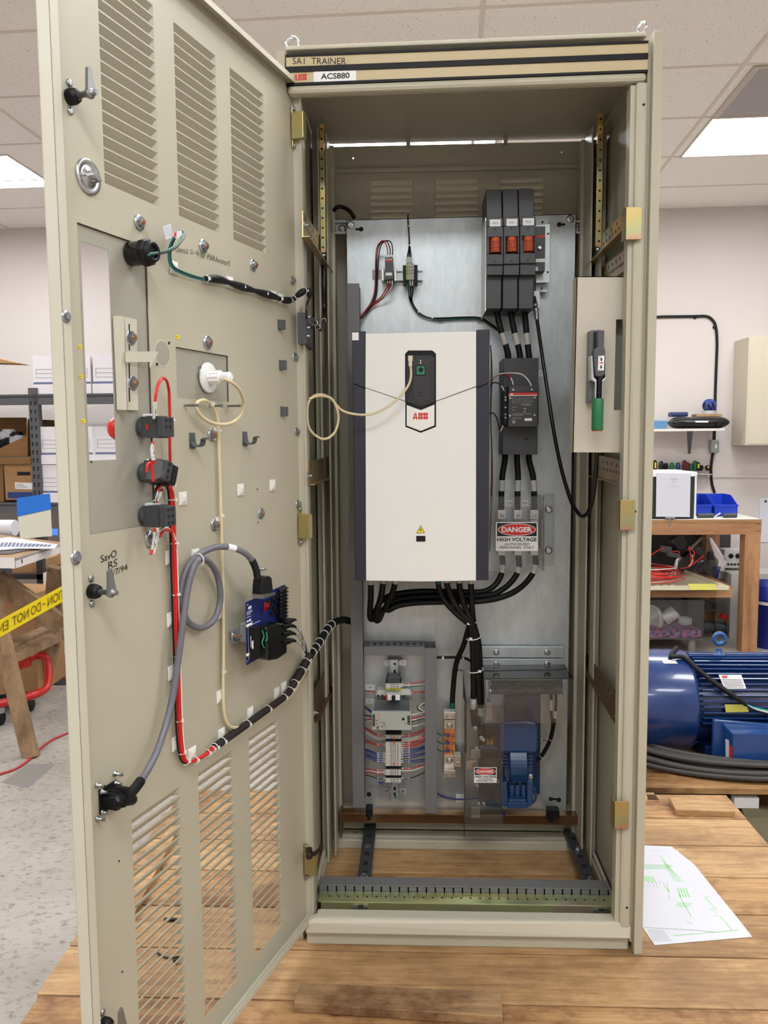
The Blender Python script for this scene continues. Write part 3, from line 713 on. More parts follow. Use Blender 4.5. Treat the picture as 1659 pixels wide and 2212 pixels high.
# closing disc
mb = MB(); p = D(351, 763, .0008); mb.lathe(p, DN, [(.0235, -.002), (.0235, .0004)], 32, 1); mb.lathe(p, DN, [(.021, 0), (.021, .0008)], 32, 0); DB('blanking_disc', mb, [plate_grey, beige_l])
for u, v in ((365, 741), (339, 787)): mb = MB(); p = D(u, v, .001); mb.cyl(p, p+DN*.0006, .0028, 10); DB('screw_hole', mb, darkc)
for u, v in ((257, 1860), (264, 2099), (556, 1057), (557, 1129), (197, 998)): mb = MB(); p = D(u, v, .001); mb.cyl(p, p+DN*.0006, .0018, 8); DB('rivet_hole', mb, darkc)
# bolts on the inside
for u, v, r, L in ((300, 481, .0075, .012), (438, 532, .0075, .014), (546, 573, .007, .014), (631, 606, .006, .01), (447, 740, .0075, .012), (637, 771, .006, .01), (280, 730, .008, .012), (284, 828, .008, .012), (457, 939, .0075, .012), (640, 932, .006, .008), (463, 1133, .0075, .012), (563, 1109, .007, .012), (643, 1089, .006, .008), (325, 1165, .009, 0), (163, 1205, .006, 0), (142, 684, .005, 0)):
    mb = MB(); bolt(mb, D(u, v, .001 if u > 170 else TF), DN, r, L*.3, True, 0, 1); DB('bolt', mb, [steel2, copper if L > .01 else steel2])
for u, v in ((247, 1671), (208, 1696), (209, 1768), (560, 1229)): mb = MB(); p = D(u, v, .001); mb.lathe(p, DN, [(.0045, 0), (.0045, .003), (.0026, .0031), (.0026, .016)], 8); DB('small_screw', mb, steel2)
for u in (398, 452, 492): mb = MB(); p = D(u, 877 if u > 450 else 876, .001); mb.lathe(p, DN, [(.0022, 0), (.0022, .026), (.003, .0262), (.003, .029)], 8); DB('weld_stud', mb, cast)
# quarter-turn latches
def latch(u, v, big=True):
    p = D(u, v, .001); t = root('latch', p); t.parent = DOOR; t.location = p-wpos(DOOR)
    k = .68
    mb = MB(); mb.lathe(p, DN, [(.017*k, 0), (.0175*k, .012*k), (.014*k, .022*k), (.010*k, .024*k)], 24); B('latch_boot', mb, blackm, t)
    mb = MB(); mb.lathe(p+DN*.022*k, DN, [(.0065*k, 0), (.0065*k, .026*k), (.010*k, .0265*k), (.010*k, .031*k)], 14); q = p+DN*.051*k
    mb.lathe(q, DN, [(.010*k, 0), (.012*k, .003*k), (.012*k, .007*k), (.009*k, .009*k), (.0055*k, .0095*k), (.0055*k, .022*k)], 16)
    dz = V((0, 0, 1)); a = DS
    mb.slab([q-a*.010+DN*.001, q+a*.008+DN*.001, q+a*.006+dz*.034+DN*.001, q-a*.001+dz*.038+DN*.001], DN*.005); B('latch_cam', mb, cast, t)
    for s_ in (1, -1): mb = MB(); mb.lathe(p+dz*(s_*.020), DN, [(.0055, 0), (.0055, .002), (.003, .003)], 14); B('latch_screw', mb, steel2, t)
latch(150, 210); latch(197, 1277); latch(222, 2212)
# round catch
p = D(190, 382, .001); mb = MB(); mb.lathe(p, DN, [(.027, 0), (.027, .002), (.024, .003), (.019, .0015), (.009, .002), (.008, .008)], 28); mb.slab([p+DN*.002-DS*.022-V((0, 0, .002)), p+DN*.002+DS*.016-V((0, 0, .002)), p+DN*.002+DS*.016+V((0, 0, .002)), p+DN*.002-DS*.022+V((0, 0, .002))], DN*.006); mb.lathe(p, DN, [(.006, .006), (.005, .018)], 6); DB('door_catch', mb, steel)
# slotted bracket beside the window
mb = MB(); n = .012
mb.slab(DP([(257, 682), (268, 684), (274, 886), (266, 885)], n), -DN*.012, 0)
mb.slab(DP([(268, 684), (294, 690), (297, 886), (274, 886)], .002), DN*.0015, 0)
mb.slab(DP([(271, 760), (333, 759), (341, 761), (323, 794), (322, 782), (271, 782)], .016), DN*.0015, 0)
for v0, v1 in ((700, 722), (744, 757), (784, 818), (838, 868)): mb.slab(DP([(277.5, v0), (280, v0), (281, v1), (278.5, v1)], .0036), DN*.0003, 1)
DB('slotted_bracket', mb, [beige_l, darkc])
# hinges
def hinge(v0, v1, m, extra=False):
    u = 638+(v0-230)*.016; t = None
    a, b_ = D(u+4, v0, TF+.004), D(u+4, v1, TF+.004)
    mb = MB(); z1_, z0_ = a.z, b_.z
    mb.slab([DL(.001, .004, z0_), DL(.017, .004, z0_), DL(.017, .004, z1_), DL(.001, .004, z1_)], DN*.030, 0)
    mb.slab([DL(.002, .003, z0_-.018), DL(.014, .003, z0_-.018), DL(.014, .003, z1_+.018), DL(.002, .003, z1_+.018)], DN*.003, 0)
    o = DB('hinge', mb, m, bevel=.003)
    for zz in (z0_-.011, z1_+.011): mb = MB(); mb.lathe(DL(.007, .007, zz), DN, [(.0045, 0), (.0035, .0025)], 8); B('hinge_screw', mb, steel2, o)
hinge(235, 293, chrom); hinge(1112, 1165, chrom); hinge(1851, 1900, chrom)
mb = MB(); p = D(676, 1846, .045); mb.tube([D(663, 1836, .03), D(668, 1846, .045), p, D(690, 1836, .06), D(694, 1826, .065)], .005, 8); mb.lathe(D(668, 1843, .035), V((0, 0, 1)), [(.008, -.012), (.008, .012)], 12); DB('door_stay', mb, mat('dark_rust', (60, 46, 40), .5, .5))
# small labels and handwriting
for u, v in ((172.5, 749.5), (174.5, 813), (179.5, 909.5), (384, 728)):
    mb = MB(); mb.slab(DP(rect(u-4.2, v-4, u+4.2, v+4), .0012), DN*.0003, 0); qtext(mb, {749.5: 'B4', 813: 'B5', 909.5: 'B6', 728: 'B5-3'}[v], D(u-3, v+1.5, .0016), D(u+2, v+1.5, .0016), D(u-3, v-1.5, .0016), 1); DB('yellow_label', mb, [yellow, ink])
mb = MB(); th = .0012
qtext(mb, 'CHANGE', D(379, 544, th), D(407, 549, th), D(379, 534, th), 0, bold=-.012); qtext(mb, 'D-16', D(412, 549, th), D(429, 551, th), D(412, 539, th), 0, bold=-.012)
qtext(mb, 'for', D(433, 556, th), D(444, 559, th), D(433, 543, th), 0, bold=-.012); qtext(mb, 'PARAmeterS', D(448, 560, th), D(496, 575, th), D(449, 548, th), 0, bold=-.012)
DB('handwriting', mb, ink); mb = MB()
qtext(mb, 'SavO', D(218, 1216, th), D(252, 1202, th), D(217, 1200, th), 0); qtext(mb, 'RS', D(234, 1230, th), D(253, 1222, th), D(234, 1214, th), 0)
qtext(mb, '4/7/94', D(236, 1248, th), D(275, 1231, th), D(236, 1234, th), 0)
DB('handwriting', mb, ink)
# ================================================================ MOUNTING PLATE AND WHAT HANGS ON IT
YP = .50
def fbox(mb, u0, v0, u1, v1, y0, y1, mi=0):
    a, b_ = F((u0+0), v0, y0), F(u1, v1, y0); mb.box(min(a.x, b_.x), max(a.x, b_.x), y0, y1, min(a.z, b_.z), max(a.z, b_.z), mi); return mb
def fpoly(mb, pts, y0, y1, mi=0): mb.slab(FP(pts, y0), (0, y1-y0, 0), mi); return mb
PL = root('mounting_plate', (.41, YP, .12), 'galvanised steel mounting plate filling the back of the open cabinet', 'plate')
a, b_, c, d = F(747, 475, YP), F(1245, 462, YP), F(1224, 1755, YP), F(765, 1752, YP)
mb = MB(); mb.slab([a, b_, c, d], (0, .002, 0)); mb.slab([a, a+V((0, .025, 0)), d+V((0, .025, 0)), d], (.002, 0, 0)); mb.slab([b_, b_+V((0, .025, 0)), c+V((0, .025, 0)), c], (-.002, 0, 0)); mb.slab([a, b_, b_+V((0, .025, 0)), a+V((0, .025, 0))], (0, 0, -.002))
B('sheet', mb, zinc, PL)
for u, v in ((757, 486), (1232, 473), (990, 1480), (1150, 1500)): mb = MB(); bolt(mb, F(u, v, YP-.0005), (0, -1, 0), .0065 if v < 600 else .0055, 0); B('plate_bolt', mb, steel, PL)
for u, v, s_ in ((780, 495, -1), (1208, 485, 1), (1190, 1726, 1)):
    mb = MB(); p = F(u, v, YP-.0006); mb.cyl(p, p+V((0, .0005, 0)), .0065, 16); mb.box(p.x-(.017 if s_ < 0 else 0), p.x+(.017 if s_ > 0 else 0), p.y-.0001, p.y+.0004, p.z-.0032, p.z+.0032); B('keyhole', mb, darkc, PL)
for u, v in ((797, 1716), (1207, 1728)): mb = MB(); p = F(u, v, YP-.0006); mb.cyl(p, p+V((0, .0005, 0)), .0075, 16); B('round_hole', mb, darkc, PL)
for u, v in ((781, 513), (1205, 502)):
    mb = MB(); p = F(u, v, YP-.0004); mb.ring(p, (0, 1, 0), .004, .0003, 16, 4)
    for k, w_ in enumerate((.0026, .0018, .001)): mb.box(p.x-w_, p.x+w_, p.y-.0003, p.y, p.z-.0003-k*.0011, p.z+.0002-k*.0011)
    mb.box(p.x-.0003, p.x+.0003, p.y-.0003, p.y, p.z, p.z+.003); B('earth_mark', mb, greyink, PL)

# --- finger ducts
def vduct(pts, yf, lab, slots_side=None, nslot=0):
    t = root('cable_duct', FP(pts, yf)[3], lab, 'cable duct')
    mb = MB(); P = FP(pts, yf); mb.slab(P, (0, .004, 0)); B('duct_lid', mb, duct, t, bevel=.001)
    mb = MB(); P = [p+V((0, .004, 0)) for p in P]; w_ = V((.0015, 0, 0)); ex = V((0, YP-.0008-yf-.004, 0))
    i = V((.002, 0, 0)); 
    mb.slab([P[0]+i, P[0]+i+w_, P[3]+i+w_, P[3]+i], ex); mb.slab([P[0]+i+ex-V((0, .002, 0)), P[1]-i+ex-V((0, .002, 0)), P[2]-i+ex-V((0, .002, 0)), P[3]+i+ex-V((0, .002, 0))], (0, .002, 0))
    L_ = (P[1]-P[2]).length; n = int(L_/.0125); ez = (P[1]-P[2])/n
    for k in range(n):
        q = P[2]-i-w_+ez*(k+.18); mb.slab([q, q+w_, q+w_+ez*.64, q+ez*.64], ex)
    B('duct_body', mb, duct, t); return t
vduct([(749, 612), (776, 612), (787.5, 1745), (762, 1745)], .425, 'tall grey cable duct along the left edge of the mounting plate')
vduct([(917.5, 1400), (943.5, 1400), (944, 1758), (918, 1757)], .425, 'shorter grey vertical cable duct between terminals and copper earth bar')
t = root('cable_duct', F(850, 1416, .425), 'short grey horizontal cable duct joining the two vertical ducts', 'cable duct')
mb = MB(); a, b_ = F(786, 1397, .425), F(917, 1416, .425); mb.box(a.x, b_.x, .425, .429, b_.z, a.z); B('duct_lid', mb, duct, t, bevel=.001)
mb = MB(); mb.box(a.x, b_.x, .429, YP-.001, b_.z+.002, b_.z+.004)
n = 9; dx = (b_.x-a.x)/n
mb.box(a.x, b_.x, .429, .452, a.z-.003, a.z-.001); mb.box(a.x, b_.x, .475, YP-.001, a.z-.003, a.z-.001)
for k in range(n+1): mb.box(max(a.x, a.x+dx*k-dx*.32), min(b_.x, a.x+dx*k+dx*.32), .452, .475, a.z-.003, a.z-.001)
B('duct_body', mb, duct, t)

# --- the drive
YD = .18
DV = root('motor_drive', V((F(910, 1254, YD).x, .33, F(910, 1254, YD).z)), 'large white and navy wall-mounted motor drive in the middle of the mounting plate', 'motor drive')
a, b_, c, d = F(763, 717, YD), F(1058, 713, YD), F(1053, 1253, YD), F(767, 1253, YD)
xl, xr = (a.x+d.x)/2, (b_.x+c.x)/2; zt, zb = (a.z+b_.z)/2, (c.z+d.z)/2
mb = MB()
sl_, sr_ = F(763, 825, YD).z, F(1058, 823, YD).z
fl, fr = F(790, 720, YD).x, F(1029, 715, YD).x
mb.box(xl, xr, YD+.006, YP-.001, zb+.01, zt-.002)
B('housing', mb, navy, DV, bevel=.004)
# side cheeks (upper and lower)
for x0, x1, nm in ((xl-.001, fl, 'side_cover'), (fr, xr+.001, 'side_cover')):
    zA, zBk = (F(763, 828, YD).z, F(789, 840, YD).z) if x0 < .2 else (F(1029, 838, YD).z, F(1058, 827, YD).z)
    zA, zBk = (zA, zBk)
    mb = MB(); mb.slab([V((x0, YD-.004, zA)), V((x1, YD-.004, zBk)), V((x1, YD-.004, zt+.001)), V((x0, YD-.004, zt+.001))], (0, .02, 0)); B(nm, mb, navy, DV, bevel=.0015)
    mb = MB(); mb.slab([V((x0, YD-.0035, zb)), V((x1, YD-.0035, zb)), V((x1, YD-.0035, zBk-.0016)), V((x0, YD-.0035, zA-.0016))], (0, .02, 0)); B(nm, mb, navy, DV, bevel=.0015)
# keypad recess outline
def arr(u, v): return F(u, v, YD-.006)
yc = YD-.007
def cover_poly(pts, y0, y1, m, nm, par=DV, **k): mb = MB(); mb.slab([F(u, v, y0) for u, v in pts], (0, y1-y0, 0)); return B(nm, mb, m, par, **k)
cover_poly([(790, 720), (1028.5, 716), (1028.5, 834), (942, 866), (942, 764), (934, 757), (882, 757), (875, 764), (875, 866), (789.5, 837)], yc, YD+.004, offwhite, 'upper_front_cover')
cover_poly([(789.5, 838.5), (875, 867.5), (875.5, 868), (875.5, 922), (909, 935), (942, 922), (942, 867.5), (1028.5, 836), (1028, 1254), (910, 1256), (791, 1254)], yc, YD+.004, offwhite, 'lower_front_cover')
cover_poly([(874.5, 764), (882, 756), (935, 756), (942.5, 764), (942.5, 921), (909, 936), (874.5, 922)], yc+.004, yc+.01, black, 'keypad_frame')
cover_poly([(878.5, 875), (909, 886), (938.5, 874), (938.5, 919), (909, 931), (878.5, 919.5)], yc-.001, yc+.004, offwhite, 'logo_shield', bevel=.0006)
cover_poly([(878, 772), (885, 768), (933, 768), (939, 772), (939, 868), (909, 879), (878, 868)], yc+.002, yc+.004, mat('keypad_dark', (30, 31, 34), .45), 'keypad_bay', bevel=.0006)
cover_poly([(893, 777), (928, 777), (929, 864), (909, 872), (894, 864)], yc+.001, yc+.002, mat('keypad_panel', (38, 39, 42), .45), 'keypad_panel', bevel=.0004)
mb = MB(); fbox(mb, 898, 789, 919.5, 811, yc-.0005, yc+.0012, 0); fbox(mb, 900, 791, 917.5, 809, yc-.001, yc, 1); p = F(909, 799, yc-.0012); mb.lathe(p, (0, -1, 0), [(.006, 0), (.006, .0006)], 12, 0); B('connector_window', mb, [black, mat('connector_green', (26, 120, 88), .5)], DV)
for v in (779, 784): mb = MB(); p = F(908.5, v, yc+.0008); mb.cyl(p, p+V((0, -.0012, 0)), .0017, 10); B('indicator', mb, mat('indicator_white', (240, 240, 240), .4), DV)
mb = MB(); p = F(909, 851, yc+.0008); mb.cyl(p, p+V((0, -.001, 0)), .0052, 16, 0); mb.ring(p+V((0, -.0012, 0)), (0, 1, 0), .0016, .0004, 12, 5, 1); B('socket', mb, [black, greyink], DV)
mb = MB(); P, Q, S = F(891.5, 906, yc-.0012), F(925, 905.5, yc-.0012), F(891.5, 892, yc-.0012); logo(mb, P, (Q-P).normalized(), (S-P).normalized(), (Q-P).length, (S-P).length); B('logo_print', mb, inkr, DV)
mb = MB(); fpoly(mb, [(899, 1152), (918, 1151.5), (909, 1134.5)], yc-.0004, yc-.0001, 1); fpoly(mb, [(901, 1151), (916, 1150.5), (909, 1137)], yc-.0008, yc-.0004, 0); fpoly(mb, [(909.5, 1139.5), (906.5, 1145.5), (909, 1145.5), (907, 1150), (911.5, 1144), (909, 1144)], yc-.0011, yc-.0008, 1); B('warning_triangle', mb, [yellow, ink], DV)
mb = MB(); fbox(mb, 899, 1157.5, 919, 1170, yc-.0005, yc-.0001); B('black_sticker', mb, black, DV)
mb = MB(); fbox(mb, 760.5, 718, 775, 735, YD-.006, YD-.0045); B('serial_label', mb, white, DV, bevel=.0004)
# RJ45 plug and cream patch cord
t = root('patch_cord', F(886, 792, yc), 'cream patch cord plugged into the drive and looping left onto the cabinet door', 'cord')
mb = MB(); fbox(mb, 881.5, 768, 891.5, 780, yc-.008, yc); fbox(mb, 882.5, 780, 890.5, 791, yc-.007, yc-.001); B('plug', mb, mat('plug_cream', (214, 204, 180), .35), t, bevel=.001)
mb = MB()
pts = [F(886.5, 789, yc-.004), F(888, 806, yc-.006), F(885, 826, yc-.015), F(873, 846, yc-.03), F(852, 868, yc-.045), F(827, 885, yc-.05), F(800, 895, yc-.05), F(768, 895, .12), F(738, 886, .11), F(719, 866, .10), F(700, 853, .09), F(681, 854, .08), F(668, 866, .07), F(663, 890, .06), F(668, 925, .06), F(688, 945, .08), F(707, 947, .09), F(724, 932, .10), F(731, 905, .10), F(727, 880, .09), F(716, 861, .08), F(700, 856, .06), F(683, 856, .03), F(668, 862, .02)]
mb.tube(pts, .0032, 8); B('cord', mb, cream, t)

# --- fuse switch block
FB = root('fuse_block', F(1104, 668, .36), 'dark grey three-way fuse block with orange fuses in its windows', 'fuse block')
ym, yu = .335, .36
for i, (u0, u1, m0, m1, w0_, w1_) in enumerate(((1050, 1083.5, 1052.5, 1087, 1058.5, 1081), (1085.5, 1118.5, 1088, 1122, 1094.5, 1117), (1120, 1153, 1123.5, 1157.5, 1130, 1153))):
    dv = -i*1.2
    t = root('fuse_carrier', F(m0, 570, ym)); t.parent = FB; t.location = F(m0, 570, ym)-FB.location
    mb = MB(); fpoly(mb, [(u0, 409+dv), (u1, 409+dv), (u1+1, 472), (u0+1, 472)], yu, YP-.002); B('upper_cover', mb, dgrey, FB, bevel=.002)
    mb = MB(); fpoly(mb, [(m0-1, 470+dv), (m1-1, 470+dv), (m1, 489+dv), (m0, 489+dv)], ym, ym+.05)
    fpoly(mb, [(m0, 489.5+dv), (m1, 489.5+dv), (m1, 512+dv), (m0, 512+dv)], ym, ym+.05); fpoly(mb, [(m0, 512+dv), (w0_-1.5, 512+dv), (w0_-1.5, 549+dv), (m0, 549+dv)], ym, ym+.05); fpoly(mb, [(w1_+1.5, 512+dv), (m1, 512+dv), (m1, 549+dv), (w1_+1.5, 549+dv)], ym, ym+.05)
    fpoly(mb, [(m0, 549+dv), (m1, 549+dv), (m1, 571+dv), (m0, 571+dv)], ym, ym+.05); B('carrier_body', mb, dgrey, t, bevel=.0012)
    mb = MB(); fpoly(mb, [(m0, 572+dv), (m1, 571.5+dv), (m1-1, 594), (m0, 594)], ym+.008, ym+.06); B('lower_lip', mb, dgrey, FB, bevel=.0012)
    mb = MB(); p, q = F((w0_+w1_)/2, 515+dv, ym+.014), F((w0_+w1_)/2, 546+dv, ym+.014); r = (F(w1_, 530, ym).x-F(w0_, 530, ym).x)/2
    mb.cyl(q, p, r, 24, 0)
    for k in range(5): a = F(w0_+5, 522+dv+k*4.6, ym+.014-r-.0006); b2 = F(w1_-5-(k % 3)*2, 522+dv+k*4.6, ym+.014-r-.0006); mb.slab([a, b2, b2+V((0, 0, .0012)), a+V((0, 0, .0012))], (0, .0004, 0), 1)
    B('fuse', mb, [orange, ink], t)
    mb = MB(); fbox(mb, w0_-.5, 474+dv, w1_+.5, 489+dv, ym-.0008, ym-.0002, 0); ftext(mb, 'FU%d' % (i+1), w0_+6, 479.5+dv, w1_-6, 484+dv, ym-.0012, 1); B('tag_label', mb, [white, ink], t)
    mb = MB()
    for v in (495, 565): p = F((m0+m1)/2, v+dv, ym-.0004); mb.cyl(p, p+V((0, .0004, 0)), .0022, 10)
    B('screw_hole', mb, darkc, t)
    mb = MB(); fpoly(mb, [(u0+.5, 597), (u1, 596), (u1-.5, 667), (u0+.5, 667)], yu+.004, YP-.002); B('lower_cover', mb, dgrey, FB, bevel=.002)
mb = MB(); fpoly(mb, [(1048.5, 470), (1053, 470), (1051, 668), (1047.5, 674)], yu+.01, YP-.001); B('side_plate', mb, alu, FB)
# --- disconnect mechanism to its right
t = root('disconnect_mechanism', F(1170, 615, .44), 'zinc bracket and dark disconnect mechanism right of the fuse block', 'switch mechanism')
mb = MB(); fpoly(mb, [(1156, 486), (1188, 483.5), (1187, 610), (1158, 611)], .44, .443); fbox(mb, 1158, 610, 1183, 631, .47, .472); fbox(mb, 1158, 472, 1185, 486, .47, .472); fpoly(mb, [(1153, 628), (1166, 630), (1168, 665), (1156, 662)], .45, .452); B('bracket', mb, zinc, t, bevel=.0006)
mb = MB(); fpoly(mb, [(1156, 489), (1178, 488.5), (1177, 586), (1157, 587)], .405, .44); B('module', mb, dgrey2, t, bevel=.001)
mb = MB(); fbox(mb, 1158, 508, 1177.5, 513.5, .4045, .405); B('red_band', mb, inkr, t)
mb = MB(); fbox(mb, 1157, 559, 1177, 566, .404, .405); fbox(mb, 1157, 576, 1162, 585, .404, .405); B('white_band', mb, white, t)
mb = MB(); p = F(1166, 535, .4045); mb.lathe(p, (0, -1, 0), [(.0065, 0), (.0065, .004), (.003, .0045), (.003, .003)], 20); B('shaft_screw', mb, steel, t)
for u, v in ((1172, 480), (1184, 505), (1183, 588), (1163, 600), (1170, 623)): mb = MB(); p = F(u, v, .439 if v in (505, 588) else .46); mb.lathe(p, (0, -1, 0), [(.0028, 0), (.0028, .002)], 10); B('bracket_screw', mb, blackm, t)
# --- small DIN rail with relay and terminals
t = root('short_din_rail', F(860, 600, .49), 'short horizontal mounting rail at the top left of the plate', 'rail')
mb = MB(); fbox(mb, 855, 582, 913.5, 584.5, .478, .48); fbox(mb, 826, 584, 913.5, 605, .488, .49); fbox(mb, 855, 603, 913.5, 605.5, .478, .48); B('rail', mb, zinc, t)
RL = root('relay', F(840, 606, .45), 'slim grey relay with red marking at the left of the short rail', 'relay')
mb = MB(); fpoly(mb, [(831.5, 556), (848.5, 554), (850, 603), (832, 605)], .43, .478); fpoly(mb, [(832, 604), (849, 603), (848, 613), (834, 615)], .45, .478); B('body', mb, dgrey2, RL, bevel=.001)
mb = MB(); fbox(mb, 833, 561, 847, 565, .4292, .4298); B('red_print', mb, inkr, RL)
mb = MB(); fbox(mb, 833, 589, 847, 595, .4292, .4298); B('white_tag', mb, white, RL)
mb = MB()
for u in (824.5, 851.5): fpoly(mb, [(u, 580), (u+5, 579), (u+5, 606), (u, 607)], .455, .488)
B('end_clamp', mb, alu, RL, bevel=.001)
for k in range(3):
    mb = MB(); p = F(835+k*5, 560, .4295); mb.lathe(p, (0, -1, 0), [(.0018, 0), (.0018, .0008)], 8); B('relay_screw', mb, steel2, RL)
TB = root('terminal_block', F(888, 610, .45), 'small grey terminal block with black end stops on the short rail', 'terminal block')
mb = MB(); fpoly(mb, [(870, 573), (876.5, 572), (877, 611), (871, 613)], .44, .487); fpoly(mb, [(894.5, 572), (902, 572), (902, 612), (895, 612)], .44, .487); B('end_stop', mb, black, TB, bevel=.001)
for k in range(4):
    u = 877+k*4.4; mb = MB(); fpoly(mb, [(u, 569), (u+4, 569), (u+4.1, 604), (u+.1, 604)], .435, .487, 0)
    for v in (577, 584, 591): p = F(u+2, v, .4345); mb.cyl(p, p+V((0, .0004, 0)), .0013, 8, 1)
    B('terminal', mb, [mat('terminal_grey', (168, 166, 160), .5) if k else mat('terminal_green_yellow', (150, 160, 40), .5), darkc], TB)

# generic wires between points on planes; entries (u,v,y)
def wire(name, pts, r, m, par=None, seg=8, marks=(), ties=(), ties_m=None, **k):
    mb = MB(); P = [F(*p) for p in pts]; mb.tube(P, r, seg); o = B(name, mb, m, par, **k); path = mb.path
    for i0, i1, mm in marks:
        n = len(path); q = path[int(i0*(n-1)):int(i1*(n-1))+1]
        m2 = MB(); m2.tube(q, r*1.12, seg, 0, 0)
        ink_ = None
        B('marker_sleeve', m2, mm, o if par is None else o)
    for f in ties:
        m2 = MB(); i = int(f*(len(path)-1)); p_, t_ = tie(m2, path, i, r); s_ = t_.cross(V((0, 1, 0))).normalized(); m2.obox(p_+s_*r*1.2+V((0, -r*.6, 0)), (.0022, 0, 0), (0, .002, 0), (0, 0, .0022)); B('cable_tie', m2, nylon, o)
    return o
slv = mat('marker_sleeve_white', (226, 224, 218), .5)
slp = newmat('printed_sleeve', .5); m_, nt, b_, tc = slp; wv = N(nt, 'TexWave'); wv.inputs['Scale'].default_value = 150; wv.inputs['Distortion'].default_value = 3; nt.links.new(mapping(nt, tc), wv.inputs['Vector']); nt.links.new(ramp(nt, [(.25, (60, 60, 60)), (.45, (226, 224, 218))], wv.outputs['Color']), b_.inputs['Base Color']); slp = m_
# relay wires
R1 = root('relay_wiring', F(800, 650, .49), 'red, black and white wires looping from the relay down into the left duct', 'wires')
for k, (mm, du) in enumerate(((red, -3), (black, 0), (black, 4))):
    wire('wire', [(837+k*5, 556, .43), (837+k*5.5, 538, .43), (836+du*1.8, 522, .43), (826+du, 522, .44), (816+du, 540, .46), (813+du*.7, 590, .485), (811+du*.7, 630, .485), (803+du, 655, .485), (785+du, 680, .48), (777, 690, .46)], .0016, mm, R1, 6, marks=((.0, .05, slv),))
for k, (mm, du) in enumerate(((red, 0), (red, 4), (whitew, 7))):
    wire('wire', [(837+k*5, 606, .44), (836+k*5, 620, .44), (824+du*1.2, 640, .46), (806+du, 657, .485), (786+du*.5, 678, .485), (777, 692, .46)], .0016, mm, R1, 6, marks=((.0, .12, slv),))
mb = MB(); fbox(mb, 804, 583, 823.5, 603, .498, .4995); B('tie_mount', mb, mat('clear_tie_mount', (170, 172, 174), .4), R1)
R2 = root('control_cable', F(883, 520, .49), 'thin black cable dropping over the plate top to the small terminals', 'cable')
for k in range(3): wire('wire', [(882, 464, .505), (881, 468, .495), (883, 500, .49), (884+k*.6, 530, .49), (880+k*4, 556, .46), (880+k*4.4, 570, .44)], .0018, black, R2, 6, marks=((.82, .98, slv),), ties=(.35, .6) if k == 0 else ())
R3 = root('control_cable', F(930, 690, .49), 'thin black and green cable curving from the small terminals toward the fuse cables', 'cable')
for k, mm in enumerate((green, black, black)):
    wire('wire', [(881+k*5, 606, .44), (883+k*4.4, 630, .46), (886+k*2, 650, .485), (902+k, 676-k, .488), (926, 688-k, .488), (952, 691-k*2, .488), (1000, 689-k*2, .488), (1036, 690-k*2, .488), (1058, 702-k*2, .486), (1078, 718-k*2, .47), (1096, 745, .45), (1104, 768, .44)], .0019, mm, R3, 6, marks=((.01, .05, slv),) if k else (), ties=(.28, .4, .66) if k == 1 else ())
for u in (952, 1038): mb = MB(); fbox(mb, u-6.5, 685, u+6.5, 698, .496, .4995); B('tie_mount', mb, MC['clear_tie_mount'], R3)

# --- power cables: fuse block -> contactor
def cab(name, pts, r, lab, marks=(), ties=(), group=None, m=blackm):
    mb = MB(); mb.tube([F(*p) for p in pts], r, 12); o = B(name, mb, m, label=lab, cat='cable', group=group); path = mb.path; n = len(path)
    for f0, f1, mm in marks:
        m2 = MB(); m2.tube(path[max(0, int(f0*(n-1))):int(f1*(n-1))+2], r*1.07, 12, 0, 0); B('marker_sleeve', m2, mm, o)
    for f in ties:
        m2 = MB(); i = int(f*(n-1)); p_, t_ = tie(m2, path, i, r*1.05); m2.obox(p_+V((.0, -r*1.15, 0)), (.003, 0, 0), (0, .0025, 0), (0, 0, .003)); B('cable_tie', m2, nylon, o)
    return o
for i, (u0, u1, lab) in enumerate(((1072, 1098, 'left'), (1102, 1124, 'middle'), (1132, 1144, 'right'))):
    cab('power_cable', [(u0, 660, .42), (u0+2, 680, .42), ((u0*.55+u1*.45), 720, .42), (u1-3, 755, .42), (u1, 778, .42)], .0085, lab+' thick black cable running from the fuse block down to the contactor', ((.53, .64, slp),), group='cables between fuse block and contactor')
# --- contactor
CT = root('contactor', F(1125, 982, .4), 'dark grey contactor with a red stripe and printed face, long terminal covers', 'contactor')
mb = MB(); fpoly(mb, [(1087, 774), (1164, 773), (1162, 838), (1087, 840)], .385, YP-.001); B('upper_terminal_cover', mb, dgrey2, CT, bevel=.001)
mb = MB(); fpoly(mb, [(1087, 915), (1162, 905), (1161.5, 982), (1086, 982)], .385, YP-.001); B('lower_terminal_cover', mb, dgrey2, CT, bevel=.001)
mb = MB(); fpoly(mb, [(1089, 832), (1164, 832), (1164, 918), (1089, 918)], .38, YP-.001); B('base', mb, dgrey2, CT, bevel=.001)
yk = .335
mb = MB(); fpoly(mb, [(1098.5, 849), (1161.5, 848), (1160, 921.5), (1098, 922)], yk, .385); fbox(mb, 1099, 834, 1161, 848, yk+.012, .385); B('body', mb, mat('contactor_face', (56, 57, 59), .42), CT, bevel=.0012)
mb = MB(); fpoly(mb, [(1098.5, 848.5), (1161.2, 848), (1161, 853.2), (1098.5, 854)], yk-.0006, yk-.0001, 0); fpoly(mb, [(1098.5, 854), (1161, 853.2), (1161, 854.6), (1098.5, 855.4)], yk-.0006, yk-.0001, 1)
P, Q, S = F(1101, 853.2, yk-.0009), F(1108.5, 853, yk-.0009), F(1101, 849.8, yk-.0009); logo(mb, P, (Q-P).normalized(), (S-P).normalized(), (Q-P).length, (S-P).length, 1, .0003); B('red_stripe', mb, [inkr, white], CT)
mb = MB()
random.seed(3)
